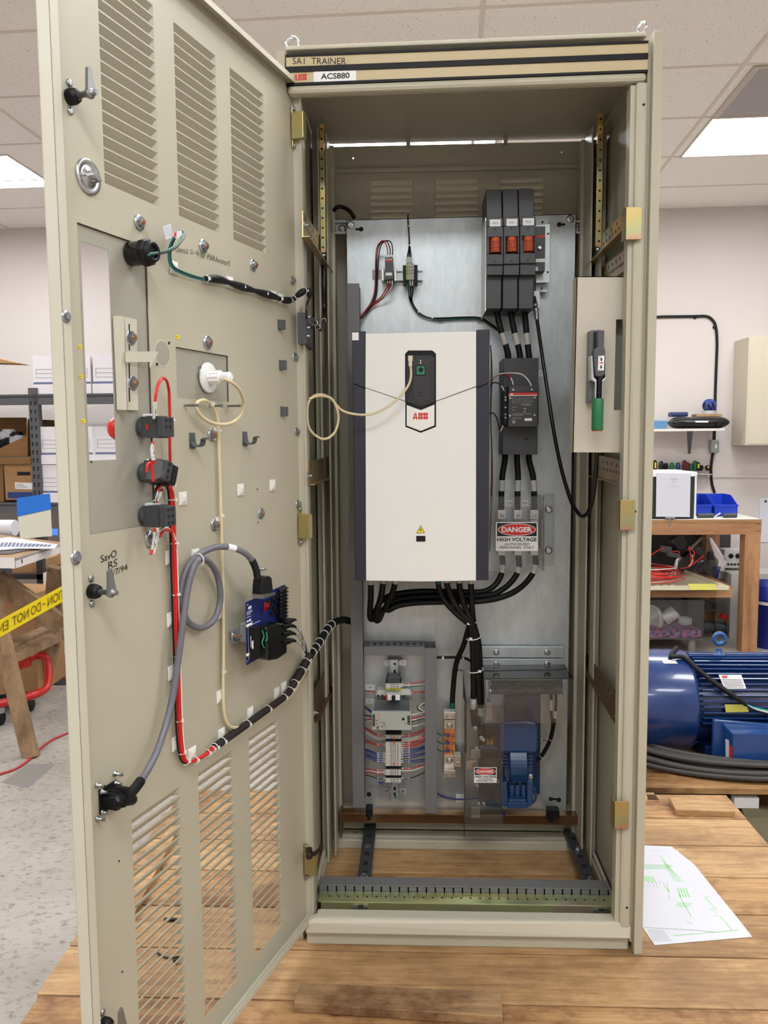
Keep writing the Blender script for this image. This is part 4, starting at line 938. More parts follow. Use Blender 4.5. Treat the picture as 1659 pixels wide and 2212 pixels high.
for r_ in range(6):
    v = 859+r_*2.3; u = 1107
    while u < 1150: L_ = random.uniform(2, 4); fbox(mb, u, v, u+L_, v+.7, yk-.0003, yk-.0001); u += L_+random.uniform(1.5, 4)
for (u0, v0, u1, v1) in ((1126, 873.5, 1130, 875.5), (1132, 873.5, 1136, 875.5), (1137, 873, 1142, 875.7), (1143, 873.5, 1147, 875.7), (1107, 879, 1116, 880), (1107, 885, 1111, 886.5), (1131, 881.5, 1137, 884), (1131, 888, 1135, 890.5), (1107, 893.5, 1148, 894.3), (1107, 897.3, 1130, 898), (1107, 903, 1126, 904), (1107, 908, 1113, 914.5)): fbox(mb, u0, v0, u1, v1, yk-.0003, yk-.0001)
B('printed_data', mb, mat('print_grey', (150, 150, 150), .6), CT)
mb = MB(); fbox(mb, 1133.5, 903.5, 1149, 909, yk-.0004, yk-.0001); B('white_tag', mb, white, CT)
for u, v in ((1102, 860), (1155, 858.5), (1101.5, 898), (1154.5, 896.5), (1108.5, 842), (1149, 841.5)): mb = MB(); p = F(u, v, yk-.0002 if v > 850 else yk+.012); mb.lathe(p, (0, -1, 0), [(.003, 0), (.0026, .0012)], 10); B('face_screw', mb, steel, CT)
mb = MB(); fpoly(mb, [(1086, 844), (1097, 832), (1097, 921), (1087, 914)], yk+.02, .42); B('side_contact', mb, black, CT, bevel=.001)
for v in (858, 864, 880, 895, 902): mb = MB(); p = F(1092, v, yk+.0198); mb.lathe(p, (0, -1, 0), [(.0026, 0), (.0022, .001)], 10); B('side_screw', mb, steel2, CT)
mb = MB(); fbox(mb, 1134, 946.5, 1140, 950.5, .3845, .3849); B('cover_notch', mb, darkc, CT)
for k, (mm, pts) in enumerate(((red, [(1061, 828, .42), (1068, 815, .40), (1085, 807, .38), (1100, 812, .36), (1106, 822, .35), (1109, 834, .348)]), (whitew, [(1062, 832, .42), (1070, 812, .39), (1095, 806, .37), (1125, 808, .35), (1140, 820, .345), (1148, 834, .348)]), (black, [(1060, 836, .42), (1064, 828, .41), (1074, 827, .38), (1084, 835, .36), (1090, 846, .356)]), (black, [(1058, 893, .42), (1066, 893, .41), (1074, 905, .38), (1078, 925, .37), (1082, 930, .37), (1089, 914, .36)]))):
    wire('control_wire', pts, .0017, mm, None, 6, marks=((.72, .96, slv),), label=['thin red wire arching onto the contactor top', 'thin white wire arching over the contactor to its right terminal', 'thin black wire to the upper left contactor terminal', 'thin black wire curling to the lower left contactor terminal'][k], cat='wire')
for v, mm in ((1, red), (2, green), (0, black)):
    wire('side_wire', [(1059.5, 745, .44), (1061+v, 800, .45), (1060, 900, .45), (1062, 960, .45), (1062+v, 1020, .45), (1060+v, 1100, .45), (1058, 1190, .45)], .0016, mm, None, 6, label=['black', 'red', 'green'][v]+' wire running down the right flank of the motor drive', cat='wire')
mb = MB(); fbox(mb, 1161, 800, 1176, 813, .4985, .4995, 0); ftext(mb, 'C1', 1166, 803.5, 1171, 808.5, .498, 1); B('tag_label', mb, [white, ink], PL)
# contactor -> terminal blocks
for i, (u0, u1, v1, lab) in enumerate(((1092, 1083, 1110, 'left'), (1117, 1118, 1110, 'middle'), (1143, 1154, 1112, 'right'))):
    cab('power_cable', [(u0, 975, .44), (u0-(1.5 if i == 0 else 0), 995, .44), ((u0+u1)/2-(2.5 if i == 0 else -1.5*i), 1030, .44), (u1, 1075, .44), (u1, 1104, .44)], .0085, lab+' thick black cable running from the contactor down behind the clear guard', ((.55, .66, slp),), group='cables between contactor and guarded terminals')
for i, (u, lab) in enumerate(((1084, 'left'), (1119, 'middle'), (1154, 'right'))):
    t = root('cable_lug_block', F(u, 1192, .46), lab+' aluminium terminal lug behind the upper clear guard', 'terminal lug', 'terminal lugs behind the upper guard')
    mb = MB(); fbox(mb, u-9, 1102, u+9, 1122, .43, .47); fbox(mb, u-8, 1122, u+8, 1185, .455, .49); fbox(mb, u-8, 1183, u+8, 1200, .43, .47); B('lug', mb, alu, t, bevel=.001)
    mb = MB(); p = F(u+1, 1114, .4298); mb.lathe(p, (0, -1, 0), [(.0055, 0), (.005, .003), (.002, .003), (.002, .002)], 16); B('lug_screw', mb, steel, t)
for i, u in enumerate((1091, 1125, 1160)):
    mb = MB(); fbox(mb, u, 1080, u+17, 1094, .4985, .4995, 0); ftext(mb, ['FU4', 'FU5', 'FU6'][i], u+3.5, 1084.5, u+13, 1089, .498, 1); B('tag_label', mb, [white, ink], PL)
GU = root('terminal_guard', F(1125, 1235, .40), 'upper clear acrylic guard bolted over the cable lugs, carrying the larger danger sign', 'guard')
mb = MB(); fpoly(mb, [(1057, 1073), (1175, 1072), (1175, 1234), (1057, 1234)], .395, .3975); mb.slab([F(1172.5, 1072, .3975), F(1175.3, 1072, .3975), F(1175.3, 1234, .3975), F(1172.5, 1234, .3975)], (0, .095, 0)); fpoly(mb, [(1171, 1067), (1198, 1066), (1197, 1222), (1171, 1223)], .492, .4945); B('acrylic_sheet', mb, acryl, GU)
mb = MB(); fpoly(mb, [(1174.6, 1073), (1175.4, 1073), (1175.4, 1234), (1174.6, 1234)], .3945, .3975); B('guard_edge', mb, acr_edge, GU)
for v in (1101, 1189): mb = MB(); bolt(mb, F(1185.5, v, .4918), (0, -1, 0), .0058, 0); B('guard_bolt', mb, steel, GU)
def danger(u0, v0, u1, v1, y, par_lab):
    o = root('danger_sign', F((u0+u1)/2, v1, y), par_lab, 'sign')
    P = lambda a, b_: F(u0+(u1-u0)*a, v0+(v1-v0)*b_, y)
    mb = MB(); mb.slab([P(0, 1), P(1, 1), P(1, 0), P(0, 0)], (0, .0012, 0)); B('sign_board', mb, white, o)
    y -= .0003; mb = MB(); mb.slab([P(.03, .49), P(.97, .49), P(.97, .03), P(.03, .03)], (0, .0002, 0)); B('black_field', mb, ink, o)
    y -= .0003
    def ell(a, b_, m, nm):
        nonlocal y
        mb = MB(); mb.slab([P(.5+a*math.cos(t), .26+b_*math.sin(t)) for t in [2*math.pi*k/36 for k in range(36)]][::-1], (0, .0002, 0)); B(nm, mb, m, o); y -= .0003
    ell(.45, .215, white, 'oval_rim'); ell(.435, .195, inkr, 'red_oval')
    mb = MB(); qtext(mb, 'DANGER', P(.14, .35), P(.86, .35), P(.14, .165), 0, bold=.03); B('danger_word', mb, white, o)
    y += .0006; mb = MB(); qtext(mb, 'HIGH VOLTAGE', P(.03, .67), P(.97, .67), P(.03, .535), 0, bold=.028)
    qtext(mb, 'AUTHORIZED', P(.2, .81), P(.8, .81), P(.2, .72), 0, bold=.01, shear=.25); qtext(mb, 'PERSONNEL ONLY', P(.08, .925), P(.92, .925), P(.08, .835), 0, bold=.01, shear=.25)
    B('sign_words', mb, ink, o)
danger(1071, 1128, 1162, 1190, .3935, 'larger danger high voltage sign on the upper clear guard')
# terminals -> drive
for i, (pts, lab) in enumerate((([(1084, 1195, .44), (1086, 1225, .44), (1079, 1250, .43), (1062, 1270, .42), (1035, 1279, .41), (960, 1278, .40), (900, 1278, .40), (850, 1285, .40), (822, 1300, .40), (808, 1330, .39), (804, 1338, .38), (799, 1330, .36), (801, 1290, .34), (801, 1252, .33)], 'left'),
      ([(1119, 1195, .44), (1121, 1225, .44), (1110, 1250, .43), (1086, 1273, .41), (1050, 1287, .395), (960, 1288, .385), (900, 1290, .385), (855, 1297, .385), (830, 1315, .38), (820, 1336, .37), (813, 1340, .36), (815, 1318, .34), (824, 1285, .33), (828, 1252, .33)], 'middle'),
      ([(1155, 1195, .44), (1157, 1220, .44), (1145, 1248, .43), (1118, 1274, .40), (1080, 1291, .38), (1030, 1299, .37), (960, 1300, .37), (900, 1302, .37), (860, 1308, .37), (838, 1318, .36), (836, 1305, .35), (848, 1280, .34), (855, 1252, .33)], 'right'))):
    cab('power_cable', pts, .0085, lab+' thick black cable sweeping from the guarded terminals round under the drive', ((.07+.01*i, .105+.01*i, slp), (.985, 1, slp)), ((.5,) if i == 2 else ()), group='cables between guarded terminals and drive')
# drive -> bottom right
for i, (pts, lab, top) in enumerate((([(946, 1254, .33), (949, 1272, .33), (962, 1300, .33), (985, 1325, .33), (1005, 1342, .33), (1013, 1350, .34), (1008, 1370, .36), (1001, 1395, .38), (988, 1425, .40), (982, 1455, .42), (978, 1500, .43), (977, 1530, .43)], 'green-taped earth cable from the drive curving down to the copper bar', green),
      ([(965, 1254, .33), (968, 1272, .33), (980, 1300, .33), (1000, 1328, .33), (1014, 1345, .33), (1020, 1380, .34), (1022, 1430, .35), (1023, 1480, .36), (1022, 1530, .37)], 'thick black motor cable under the drive, second from the left of the right bunch', slp),
      ([(992, 1254, .33), (994, 1275, .33), (1004, 1310, .33), (1018, 1340, .33), (1028, 1380, .34), (1030, 1430, .35), (1034, 1480, .36), (1039, 1545, .37)], 'thick black motor cable under the drive, second from the right of the right bunch', slp),
      ([(1017, 1254, .33), (1018, 1280, .33), (1020, 1320, .33), (1024, 1350, .345), (1034, 1390, .36), (1037, 1440, .37), (1041, 1490, .38), (1041, 1520, .39)], 'thick black motor cable dropping from the right end of the drive', slp))):
    cab('power_cable' if i else 'earth_cable', pts, .0085 if i else .0075, lab, ((0.0, .035, top),)+(((.955, .99, slp),) if i in (1, 2) else ()) + (((.96, 1, green),) if i == 0 else ()), (), group=None if i == 0 else 'motor cables under the drive')
for v, u0, u1 in ((1345, 1006, 1030), (1378, 1008, 1038), (1448, 1012, 1044)):
    mb = MB(); c = F((u0+u1)/2, v, .35); mb.tube([c+V(((F(u1, v, .35).x-F(u0, v, .35).x)/2*math.cos(t), .022*math.sin(t), .004*math.cos(t))) for t in [2*math.pi*k/20 for k in range(20)]], .0016, 6, 0, 0, None, True)
    p = F((u0+u1)/2+(8 if v == 1448 else -6), v+2, .325); mb.obox(p, (.004, 0, 0), (0, .003, 0), (0, 0, .003)); B('cable_tie', mb, nylon, label={1345: 'upper', 1378: 'middle', 1448: 'lower'}[v]+' white cable tie round the vertical bunch of black motor cables', cat='cable tie')
cab('thermostat_cable', [(943, 1420, .45), (965, 1420, .45), (990, 1420, .44), (1010, 1424, .42), (1024, 1435, .40), (1036, 1450, .40)], .004, 'thinner black cable leaving the duct and joining the motor cables', (), (.15, .5))
# flexible shaft
mb = MB(); mb.tube([F(1153, 640, .42), F(1156, 655, .42), F(1160, 690, .42), F(1170, 760, .42), F(1182, 840, .40), F(1196, 930, .36), F(1212, 1010, .30), F(1232, 1078, .24), F(1247, 1106, .20), F(1259, 1115, .17), F(1272, 1104, .14), F(1281, 1072, .11), F(1287, 1020, .09), F(1289, 975, .07), F(1290, 930, .065)], .0052, 10)
o = B('flexible_shaft', mb, blackg, label='black flexible operating cable hanging in a loop from switch to handle', cat='cable')
mb = MB(); mb.tube([F(1158, 668, .42), F(1160, 690, .42)], .0062, 10, 0, 0); bolt(mb, F(1158, 664, .42), V((0, 0, -1)), .007, 0, False); bolt(mb, F(1157, 655, .42), V((0, 0, -1)), .007, 0, False); B('end_fitting', mb, steel2, o)
# --- operating handle on the right
HB = root('handle_bracket', F(1300, 977, .05), 'beige sheet-metal bracket on the right post carrying the green operating handle', 'bracket')
yb = .052
mb = MB(); fpoly(mb, [(1246, 597), (1359, 597), (1359, 690), (1331, 690), (1326, 886), (1353.5, 886), (1351.5, 977.5), (1237, 977)], yb, yb+.002)
a, b_ = F(1246, 597, yb), F(1359, 597, yb); mb.slab([a, b_, b_+V((0, .05, -.002)), a+V((0, .05, -.002))], (0, 0, -.002)); mb.slab([F(1246, 597, yb), F(1246, 597, yb)+V((0, .04, 0)), F(1237, 977, yb)+V((0, .04, 0)), F(1237, 977, yb)], (.002, 0, 0)); B('face', mb, mat('bracket_beige', (192, 185, 170), .42), HB)
mb = MB(); fpoly(mb, [(1322, 680), (1360, 680), (1356, 892), (1318, 892)], yb+.045, yb+.047); B('rear_web', mb, plate_grey, HB)
HD = root('operating_handle', F(1290, 930, .03), 'rotary disconnect handle with a green grip, grey body and steel yoke', 'handle')
mb = MB(); fpoly(mb, [(1274, 714), (1283, 712), (1283, 868), (1271, 870)], yb-.03, yb, 0); fpoly(mb, [(1283, 713), (1306, 713), (1305, 752), (1300, 868), (1283, 868)], yb-.022, yb, 0); B('base', mb, mat('handle_grey', (96, 98, 102), .42), HD, bevel=.002)
mb = MB(); fpoly(mb, [(1290, 712.5), (1297, 711.5), (1304, 716), (1305, 748), (1308, 757), (1307.5, 808), (1301, 814), (1286, 813), (1282, 780), (1284, 755), (1291, 750)], yb-.055, yb-.022); B('lever', mb, mat('lever_grey', (74, 76, 80), .42), HD, bevel=.003)
mb = MB(); fpoly(mb, [(1292, 812), (1300, 812), (1298, 860), (1291, 860)], yb-.05, yb-.04); B('lever_bar', mb, black, HD, bevel=.001)
mb = MB(); y0 = yb-.056
fpoly(mb, [(1276, 768), (1280, 768), (1283, 815), (1289, 822), (1288, 861), (1285, 861), (1285, 826), (1276.5, 820)], y0, y0+.028); fpoly(mb, [(1307, 776), (1309.5, 776), (1309.5, 818), (1303, 824), (1302, 861), (1299.5, 861), (1300.5, 822), (1307, 816)], y0, y0+.028); B('steel_yoke', mb, steel, HD, bevel=.001)
mb = MB(); p, q = F(1291.5, 861, yb-.045), F(1290, 930, yb-.045); r_ = (F(1304.5, 900, yb-.045).x-F(1279.5, 900, yb-.045).x)/2
mb.lathe(q, p-q, [(r_*.9, 0), (r_, .002), (r_, (p-q).length-.003), (r_*.93, (p-q).length)], 20, 0); mb.lathe(q, q-p, [(r_*.88, 0), (r_*.88, .0015)], 20, 1); B('grip', mb, [greenp, red], HD)
mb = MB(); y1 = yb-.0556; fpoly(mb, [(1292.5, 769), (1305.5, 768), (1304.5, 800), (1291.5, 800.5)], y1, y1+.0005, 0)
P, Q, S = F(1294.5, 786, y1-.0003), F(1303, 785.5, y1-.0003), F(1294.5, 782.5, y1-.0003); logo(mb, P, (Q-P).normalized(), (S-P).normalized(), (Q-P).length, (S-P).length, 1, .0003)
fpoly(mb, [(1297.5, 780), (1300.5, 780), (1300.5, 776), (1302, 776), (1299, 772), (1296, 776), (1297.5, 776)], y1-.0003, y1-.0001, 2); fpoly(mb, [(1297, 789), (1300, 789), (1300, 793), (1301.5, 793), (1298.5, 797), (1295.5, 793), (1297, 793)], y1-.0003, y1-.0001, 2)
ftext(mb, 'ON', 1294, 770, 1297, 772, y1-.0003, 2); ftext(mb, 'OFF', 1293, 797, 1297, 799, y1-.0003, 2); B('handle_label', mb, [white, inkr, ink], HD)
# ================================================================ LOWER LEFT: terminal rail
t = root('terminal_rail', F(850, 1740, .47), 'vertical perforated mounting rail carrying the power supply and terminals', 'rail')
mb = MB(); fbox(mb, 841, 1425, 843, 1735, .43, .455); fbox(mb, 862, 1425, 864, 1735, .43, .455); fbox(mb, 843, 1425, 862, 1735, .453, .455, 0)
for v in (1432, 1447, 1700, 1712): fbox(mb, 850, v, 855, v+7, .4525, .4529, 1)
B('rail', mb, [zinc, darkc], t)
for v in (1431, 1708):
    mb = MB(); fbox(mb, 830, v-5, 843, v+7, .455, .457); fbox(mb, 863, v-5, 877, v+7, .455, .457); fbox(mb, 838, v-3, 868, v+5, .457, YP-.001); B('rail_foot', mb, zinc, t)
    for u in (836, 871): mb = MB(); p = F(u, v+1, .4548); mb.lathe(p, (0, -1, 0), [(.0045, 0), (.003, .003)], 14); B('rail_screw', mb, steel, t)
mb = MB(); p = F(852, 1438, .4528); mb.lathe(p, (0, -1, 0), [(.004, 0), (.003, .002)], 12); p = F(854, 1722, .4528); mb.lathe(p, (0, -1, 0), [(.004, 0), (.003, .002)], 12); B('rail_screw', mb, steel, t)
termw = mat('terminal_white', (206, 204, 198), .5); orangeb = mat('orange_bridge', (232, 108, 36), .4); gy = mat('green_yellow', (176, 178, 60), .5)
def terms(v0, v1, n, lab, jump=(), ye=False, u0=833, u1=866, y=.40):
    T = root('terminal_strip', F((u0+u1)/2, v1, y), lab, 'terminal strip')
    dv = (v1-v0)/n
    mb = MB(); fbox(mb, u0, v0-5, u1+1, v0, y+.006, .45); B('end_plate', mb, black, T, bevel=.0008)
    for k in range(n):
        a_, b2 = v0+dv*k+.2, v0+dv*(k+1)-.2; mb = MB(); fbox(mb, u0, a_, u1, b2, y, .452, 2 if (ye and k == n-1) else 0)
        for uu in (u0+10.5, u0+25): fbox(mb, uu, a_+dv*.25, uu+2.6, b2-dv*.25, y-.0004, y-.0001, 1)
        for uu in (u0+15, u0+19.5): fbox(mb, uu, a_+dv*.2, uu+2.2, b2-dv*.3, y-.0004, y-.0001, 1)
        if k in jump: fbox(mb, u0+16.5, a_, u0+20.5, b2+1.5, y-.002, y-.0005, 3)
        B('terminal', mb, [termw, darkc, gy, orangeb], T)
    return T
terms(1477, 1491, 3, 'three-way terminal strip near the top of the rail, above the breaker', ye=True)
mb = MB(); fpoly(mb, [(835, 1463), (865, 1463), (865, 1476), (836, 1476)], .405, .45); B('end_bracket', mb, dgrey2, label='dark grey end bracket above the topmost terminals', cat='bracket', bevel=.002)
terms(1588, 1596, 2, 'two-way terminal strip right below the power supply', (1,))
terms(1603, 1655, 14, 'long fourteen-way terminal strip at the middle of the rail', (0, 12))
terms(1663, 1675, 3, 'short three-way terminal strip below the long strip')
terms(1682, 1690.5, 2, 'lowest two-way terminal strip on the rail')
# breaker
T = root('circuit_breaker', F(850, 1514, .40), 'light grey miniature circuit breaker with a black toggle above the power supply', 'circuit breaker')
brk = mat('breaker_grey', (190, 190, 186), .45)
mb = MB(); fpoly(mb, [(815, 1491), (886, 1489), (889, 1502), (812, 1504)], .415, .45); B('body', mb, brk, T, bevel=.002)
mb = MB(); fbox(mb, 834, 1501, 864, 1513, .385, .42); B('front', mb, white, T, bevel=.001)
mb = MB(); fbox(mb, 834, 1501, 837.5, 1512.5, .3845, .3849); B('red_print', mb, inkr, T)
mb = MB(); fbox(mb, 846, 1504, 854, 1515, .376, .39); B('toggle', mb, black, T, bevel=.0015)
mb = MB()
for u, v in ((826, 1503), (817, 1503), (873, 1504)): p = F(u, v, .4146); mb.cyl(p, p+V((0, -.0004, 0)), .0035, 12)
B('terminal_hole', mb, darkc, T)
# power supply
T = root('power_supply', F(845, 1578, .36), 'silvery grey power supply box with printed face and small green terminals', 'power supply')
psu = mat('psu_grey', (172, 180, 174), .4, .2); ys = .345
mb = MB(); A_ = [F(803, 1537, ys), F(888, 1536, ys), F(888, 1579, ys), F(803, 1577, ys)]; x0, x1 = A_[0].x, A_[1].x; z1, z0 = A_[0].z, A_[3].z
mb.box(x0, x1, ys, .45, z0, z1); B('case', mb, psu, T, bevel=.001)
mb = MB(); mb.box(x0+.004, x1-.004, ys+.01, .445, z1+.0002, z1+.0008); B('top_vent', mb, mat('vent_dark', (110, 112, 114), .4, .5), T)
mb = MB(); fbox(mb, 804.5, 1543, 810, 1569, ys-.0006, ys-.0001, 0); fbox(mb, 880, 1546, 886, 1565.5, ys-.0006, ys-.0001, 0)
for k in range(5): p = F(807, 1546+k*5, ys-.0008); mb.cyl(p, p+V((0, -.0002, 0)), .0014, 8, 1)
for k in range(3): p = F(883, 1549+k*6.5, ys-.0008); mb.cyl(p, p+V((0, -.0002, 0)), .0016, 8, 1)
B('terminals', mb, [mat('dark_green', (16, 44, 36), .5), steel2], T)
mb = MB(); fbox(mb, 818, 1538, 819.5, 1576, ys-.0004, ys-.0001, 0)
for u, v, w_, h_ in ((812, 1555, 3, 2), (813, 1562, 2, 2), (814, 1569, 3, 6), (823, 1560, 4, 1), (829, 1560, 1.5, 6), (832, 1568, 1.5, 1.5), (829, 1568, 1.5, 1.5), (824, 1568, 2, 3), (868, 1551, 6, 5), (874, 1562, 2, 2)): fbox(mb, u, v, u+w_, v+h_, ys-.0004, ys-.0001, 1)
B('face_print', mb, [mat('pink_print', (214, 110, 96), .5), ink], T)
# tags
for s_, u0, v0, u1, v1 in (('CB1', 789, 1479, 810, 1491), ('CPT', 789, 1509, 808, 1521), ('R1', 1168, 1593, 1192, 1606)):
    mb = MB(); fbox(mb, u0, v0, u1, v1, .4985, .4995, 0); ftext(mb, s_, u0+6, v0+3.5, u1-7, v1-4.5, .498, 1); B('tag_label', mb, [white, ink], PL)
# wiring of the strip: bundles of single wires
def harness(lab, side, rows, y=.43, n=0):
    T = root('wire_group', F(820 if side < 0 else 885, rows[0][0], .44), lab, 'wires')
    for k, (v, v2, mm) in enumerate(rows):
        if side < 0: pts = [(833, v, .425), (815, v, .42), (802, v-1+(v2-v)*.4, .43), (789, v2, .45)]
        else: pts = [(866, v, .425), (885, v, .42), (900, v+(v2-v)*.35, .43), (918, v2, .45)]
        mb = MB(); mb.tube([F(*p) for p in pts], .0014, 6); o = B('wire', mb, mm, T)
        m2 = MB(); a_ = pts[0]; b2 = pts[1]; m2.tube([F(*a_), F(*b2)], .0019, 6, 0, 0); B('wire_marker', m2, slv, o)
harness('red and white wires left of the strip directly below the power supply', -1, [(1586, 1571, red), (1589, 1574, red), (1593, 1580, whitew), (1597, 1583, whitew), (1607, 1598, red), (1610, 1602, red)])
harness('blue wires fanning left from the long terminal strip', -1, [(1627, 1618, bluew), (1630, 1620, bluew), (1634, 1624, bluew), (1638, 1629, bluew), (1642, 1630, bluew), (1646, 1634, bluew)])
harness('red, white and black wires at the lower left of the terminal rail', -1, [(1664, 1661, red), (1668, 1664, whitew), (1671, 1669, red), (1681, 1674, black)])
harness('red, white and green wires at the upper right of the terminal rail', 1, [(1477, 1471, red), (1480, 1480, whitew), (1483, 1481, green)])
harness('red and white wires right of the strip directly below the power supply', 1, [(1586, 1575, red), (1590, 1578, red), (1595, 1588, whitew), (1599, 1592, whitew), (1603, 1586, red), (1607, 1589, red), (1611, 1598, red), (1615, 1600, red)])
harness('blue wires fanning right from the long terminal strip', 1, [(1619, 1612, bluew), (1623, 1614, bluew), (1627, 1617, bluew), (1632, 1626, bluew), (1637, 1629, bluew), (1643, 1640, bluew), (1647, 1644, bluew)])
harness('red, white and black wires at the lower right of the terminal rail', 1, [(1660, 1652, red), (1665, 1655, whitew), (1681, 1668, black)])
T = root('wire_group', F(900, 1550, .42), 'white, red and green wires between power supply and right duct', 'wires')
for v, v2, mm in ((1545, 1538, whitew), (1553, 1546, red), (1556, 1549, whitew), (1559, 1550, green), (1570, 1563, whitew)):
    mb = MB(); mb.tube([F(888, v, .37), F(900, v-3, .37), F(918, v2, .43)], .0018, 6); B('wire', mb, mm, T)
mb = MB(); mb.tube([F(918, 1518, .44), F(906, 1525, .43), F(908, 1532, .43), F(918, 1538, .44)], .0016, 6); B('wire', mb, whitew, T); mb = MB(); mb.tube([F(918, 1523, .44), F(902, 1524, .43), F(903, 1533, .43), F(914, 1538, .44)], .0016, 6); B('wire', mb, green, T)
T = root('wire_group', F(800, 1550, .42), 'blue and red wires between left duct and power supply', 'wires')
for v, v2, mm in ((1538, 1526, bluew), (1540, 1530, bluew), (1548, 1545, black), (1553, 1555, red), (1558, 1557, whitew)):
    mb = MB(); mb.tube([F(803, v, .37), F(797, (v+v2)/2, .38), F(789, v2, .43)], .0018, 6); B('wire', mb, mm, T)
for (u, v, u2, v2, lab) in ((788, 1492, 814, 1495, 'short red wire entering the breaker from the left duct'), (918, 1494, 888, 1497, 'short red wire entering the breaker from the right duct')):
    mb = MB(); mb.tube([F(u, v, .45), F((u+u2)/2, v+1.5, .43), F(u2, v2, .43)], .0017, 6); o = B('breaker_wire', mb, red, label=lab, cat='wire'); m2 = MB(); m2.tube([F(u2+(u-u2)*.5, v+1.7, .43), F(u2, v2, .43)], .0021, 6, 0, 0); B('wire_marker', m2, slv, o)
mb = MB(); p, q = F(817, 1690, .44), F(828, 1693, .44); mb.lathe(p, q-p, [(.002, 0), (.004, (q-p).length)], 10); B('wire_nut', mb, bluew, label='small blue wire connector below the lowest terminals', cat='connector')

# ================================================================ EARTH BAR
T = root('earth_bar', F(972, 1680, .44), 'copper earth bar with aluminium lugs and three blue-lugged green wires', 'earth bar')
mb = MB(); fpoly(mb, [(959, 1538), (982, 1538), (984, 1680), (960, 1680)], .455, .461); B('bar', mb, copper, T, bevel=.0006)
def lug2(v0, v1, nm, u0=957.5, u1=984.5):
    mb = MB(); fbox(mb, u0, v0, u1, v1, .425, .455, 0); B(nm, mb, alu, T, bevel=.0015)
    mb = MB()
    for u in (u0+7, u1-7): p = F(u, (v0+v1)/2+2, .4248); mb.lathe(p, (0, -1, 0), [(.0055, 0), (.005, .001), (.003, .001), (.003, -.002)], 16, 0)
    B('lug_screw', mb, steel2, T)
lug2(1538, 1554, 'double_lug'); lug2(1663, 1680, 'double_lug')
for v0, v1, vb in ((1555, 1575, 1567), (1632, 1658, 1643)):
    mb = MB(); fbox(mb, 959, v0, 983, v1, .448, .455); B('lug_tongue', mb, alu, T, bevel=.001)
    mb = MB(); bolt(mb, F(971, vb, .4478), (0, -1, 0), .005, .012); B('lug_bolt', mb, steel, T)
mb = MB(); fbox(mb, 981, 1632, 996, 1657, .425, .455); p = F(989, 1649, .4248); mb.lathe(p, (0, -1, 0), [(.005, 0), (.003, .001)], 14); B('side_lug', mb, alu, T, bevel=.001)
for u, v in ((978, 1589), (965.5, 1597), (978, 1605.5), (965.5, 1614), (977.5, 1622)): mb = MB(); p = F(u, v, .4548); mb.lathe(p, (0, -1, 0), [(.0038, 0), (.003, .0025), (.001, .003)], 14); B('brass_screw', mb, brass, T)
for v in (1589, 1606, 1623):
    mb = MB(); mb.tube([F(944, v-6, .46), F(952, v-1, .448), F(962, v, .448)], .0017, 6); o = B('earth_wire', mb, green, T)
    mb = MB(); mb.cyl(F(963, v, .4495), F(971.5, v, .4495), .0036, 10); B('ring_lug', mb, bluew, o)
mb = MB(); mb.tube([F(944, 1714, .49), F(962, 1722, .49), F(985, 1726, .49), F(1005, 1726, .49), F(1035, 1724, .49)], .0022, 8); o = B('blue_wire', mb, bluew, label='single blue wire crossing the plate below the earth bar', cat='wire')
for u in (993, 1045): mb = MB(); fbox(mb, u-8, 1716, u+8, 1734, .496, .4995); B('tie_mount', mb, nylon, o, bevel=.001)
# zinc cover behind earth bar
T = root('cover_strip', F(990, 1620, .49), 'narrow zinc cover sheet behind the copper earth bar', 'cover')
mb = MB(); fpoly(mb, [(978, 1450), (1001, 1450), (1003, 1625), (980, 1625)], .488, .49); B('sheet', mb, zinc, T)
mb = MB(); fpoly(mb, [(1000, 1451), (1008, 1520), (1008, 1628), (1003, 1625)], .47, .472); B('edge', mb, acr_edge, T)

# ================================================================ LOWER RIGHT: resistor, blue machine, guards
T = root('clamp_rails', F(1130, 1450, .48), 'two zinc cross rails bolted above the wire-wound resistor', 'bracket')
for v0, v1, y in ((1397, 1421, .478), (1423, 1446, .474)):
    mb = MB(); a_, b2 = F(1036, v0, y), F(1217, v1, y); mb.box(a_.x, b2.x, y, y+.012, b2.z, a_.z); B('rail', mb, zinc, T, bevel=.001)
    for u in (1072, 1182): mb = MB(); bolt(mb, F(u, (v0+v1)/2, y-.0005), (0, -1, 0), .0052, 0); B('rail_bolt', mb, steel, T)
T = root('braking_resistor', F(1135, 1500, .42), 'pair of brown wire-wound resistor tubes behind the clear sheet', 'resistor')
for v, y in ((1477, .41), (1492, .385)):
    p, q = F(1060, v, y), F(1214, v, y); mb = MB(); mb.cyl(p, q, .0095, 20)
    n = 44
    for k in range(n): c = p.lerp(q, (k+3)/(n+6)); mb.ring(c, q-p, .0098, .0009, 16, 5)
    B('coil_tube', mb, coil, T)
    mb = MB()
    for c, s_ in ((p, -1), (q, 1)): mb.cyl(c, c+V((s_*.004, 0, 0)), .011, 18); mb.cyl(c, c+V((s_*.012, 0, 0)), .003, 8)
    B('end_cap', mb, steel2, T)
mb = MB(); fbox(mb, 1050, 1460, 1053, 1505, .39, .47); fbox(mb, 1216, 1458, 1219, 1502, .39, .47); fbox(mb, 1052, 1447, 1217, 1470, .465, .467); B('resistor_bracket', mb, zinc, T)
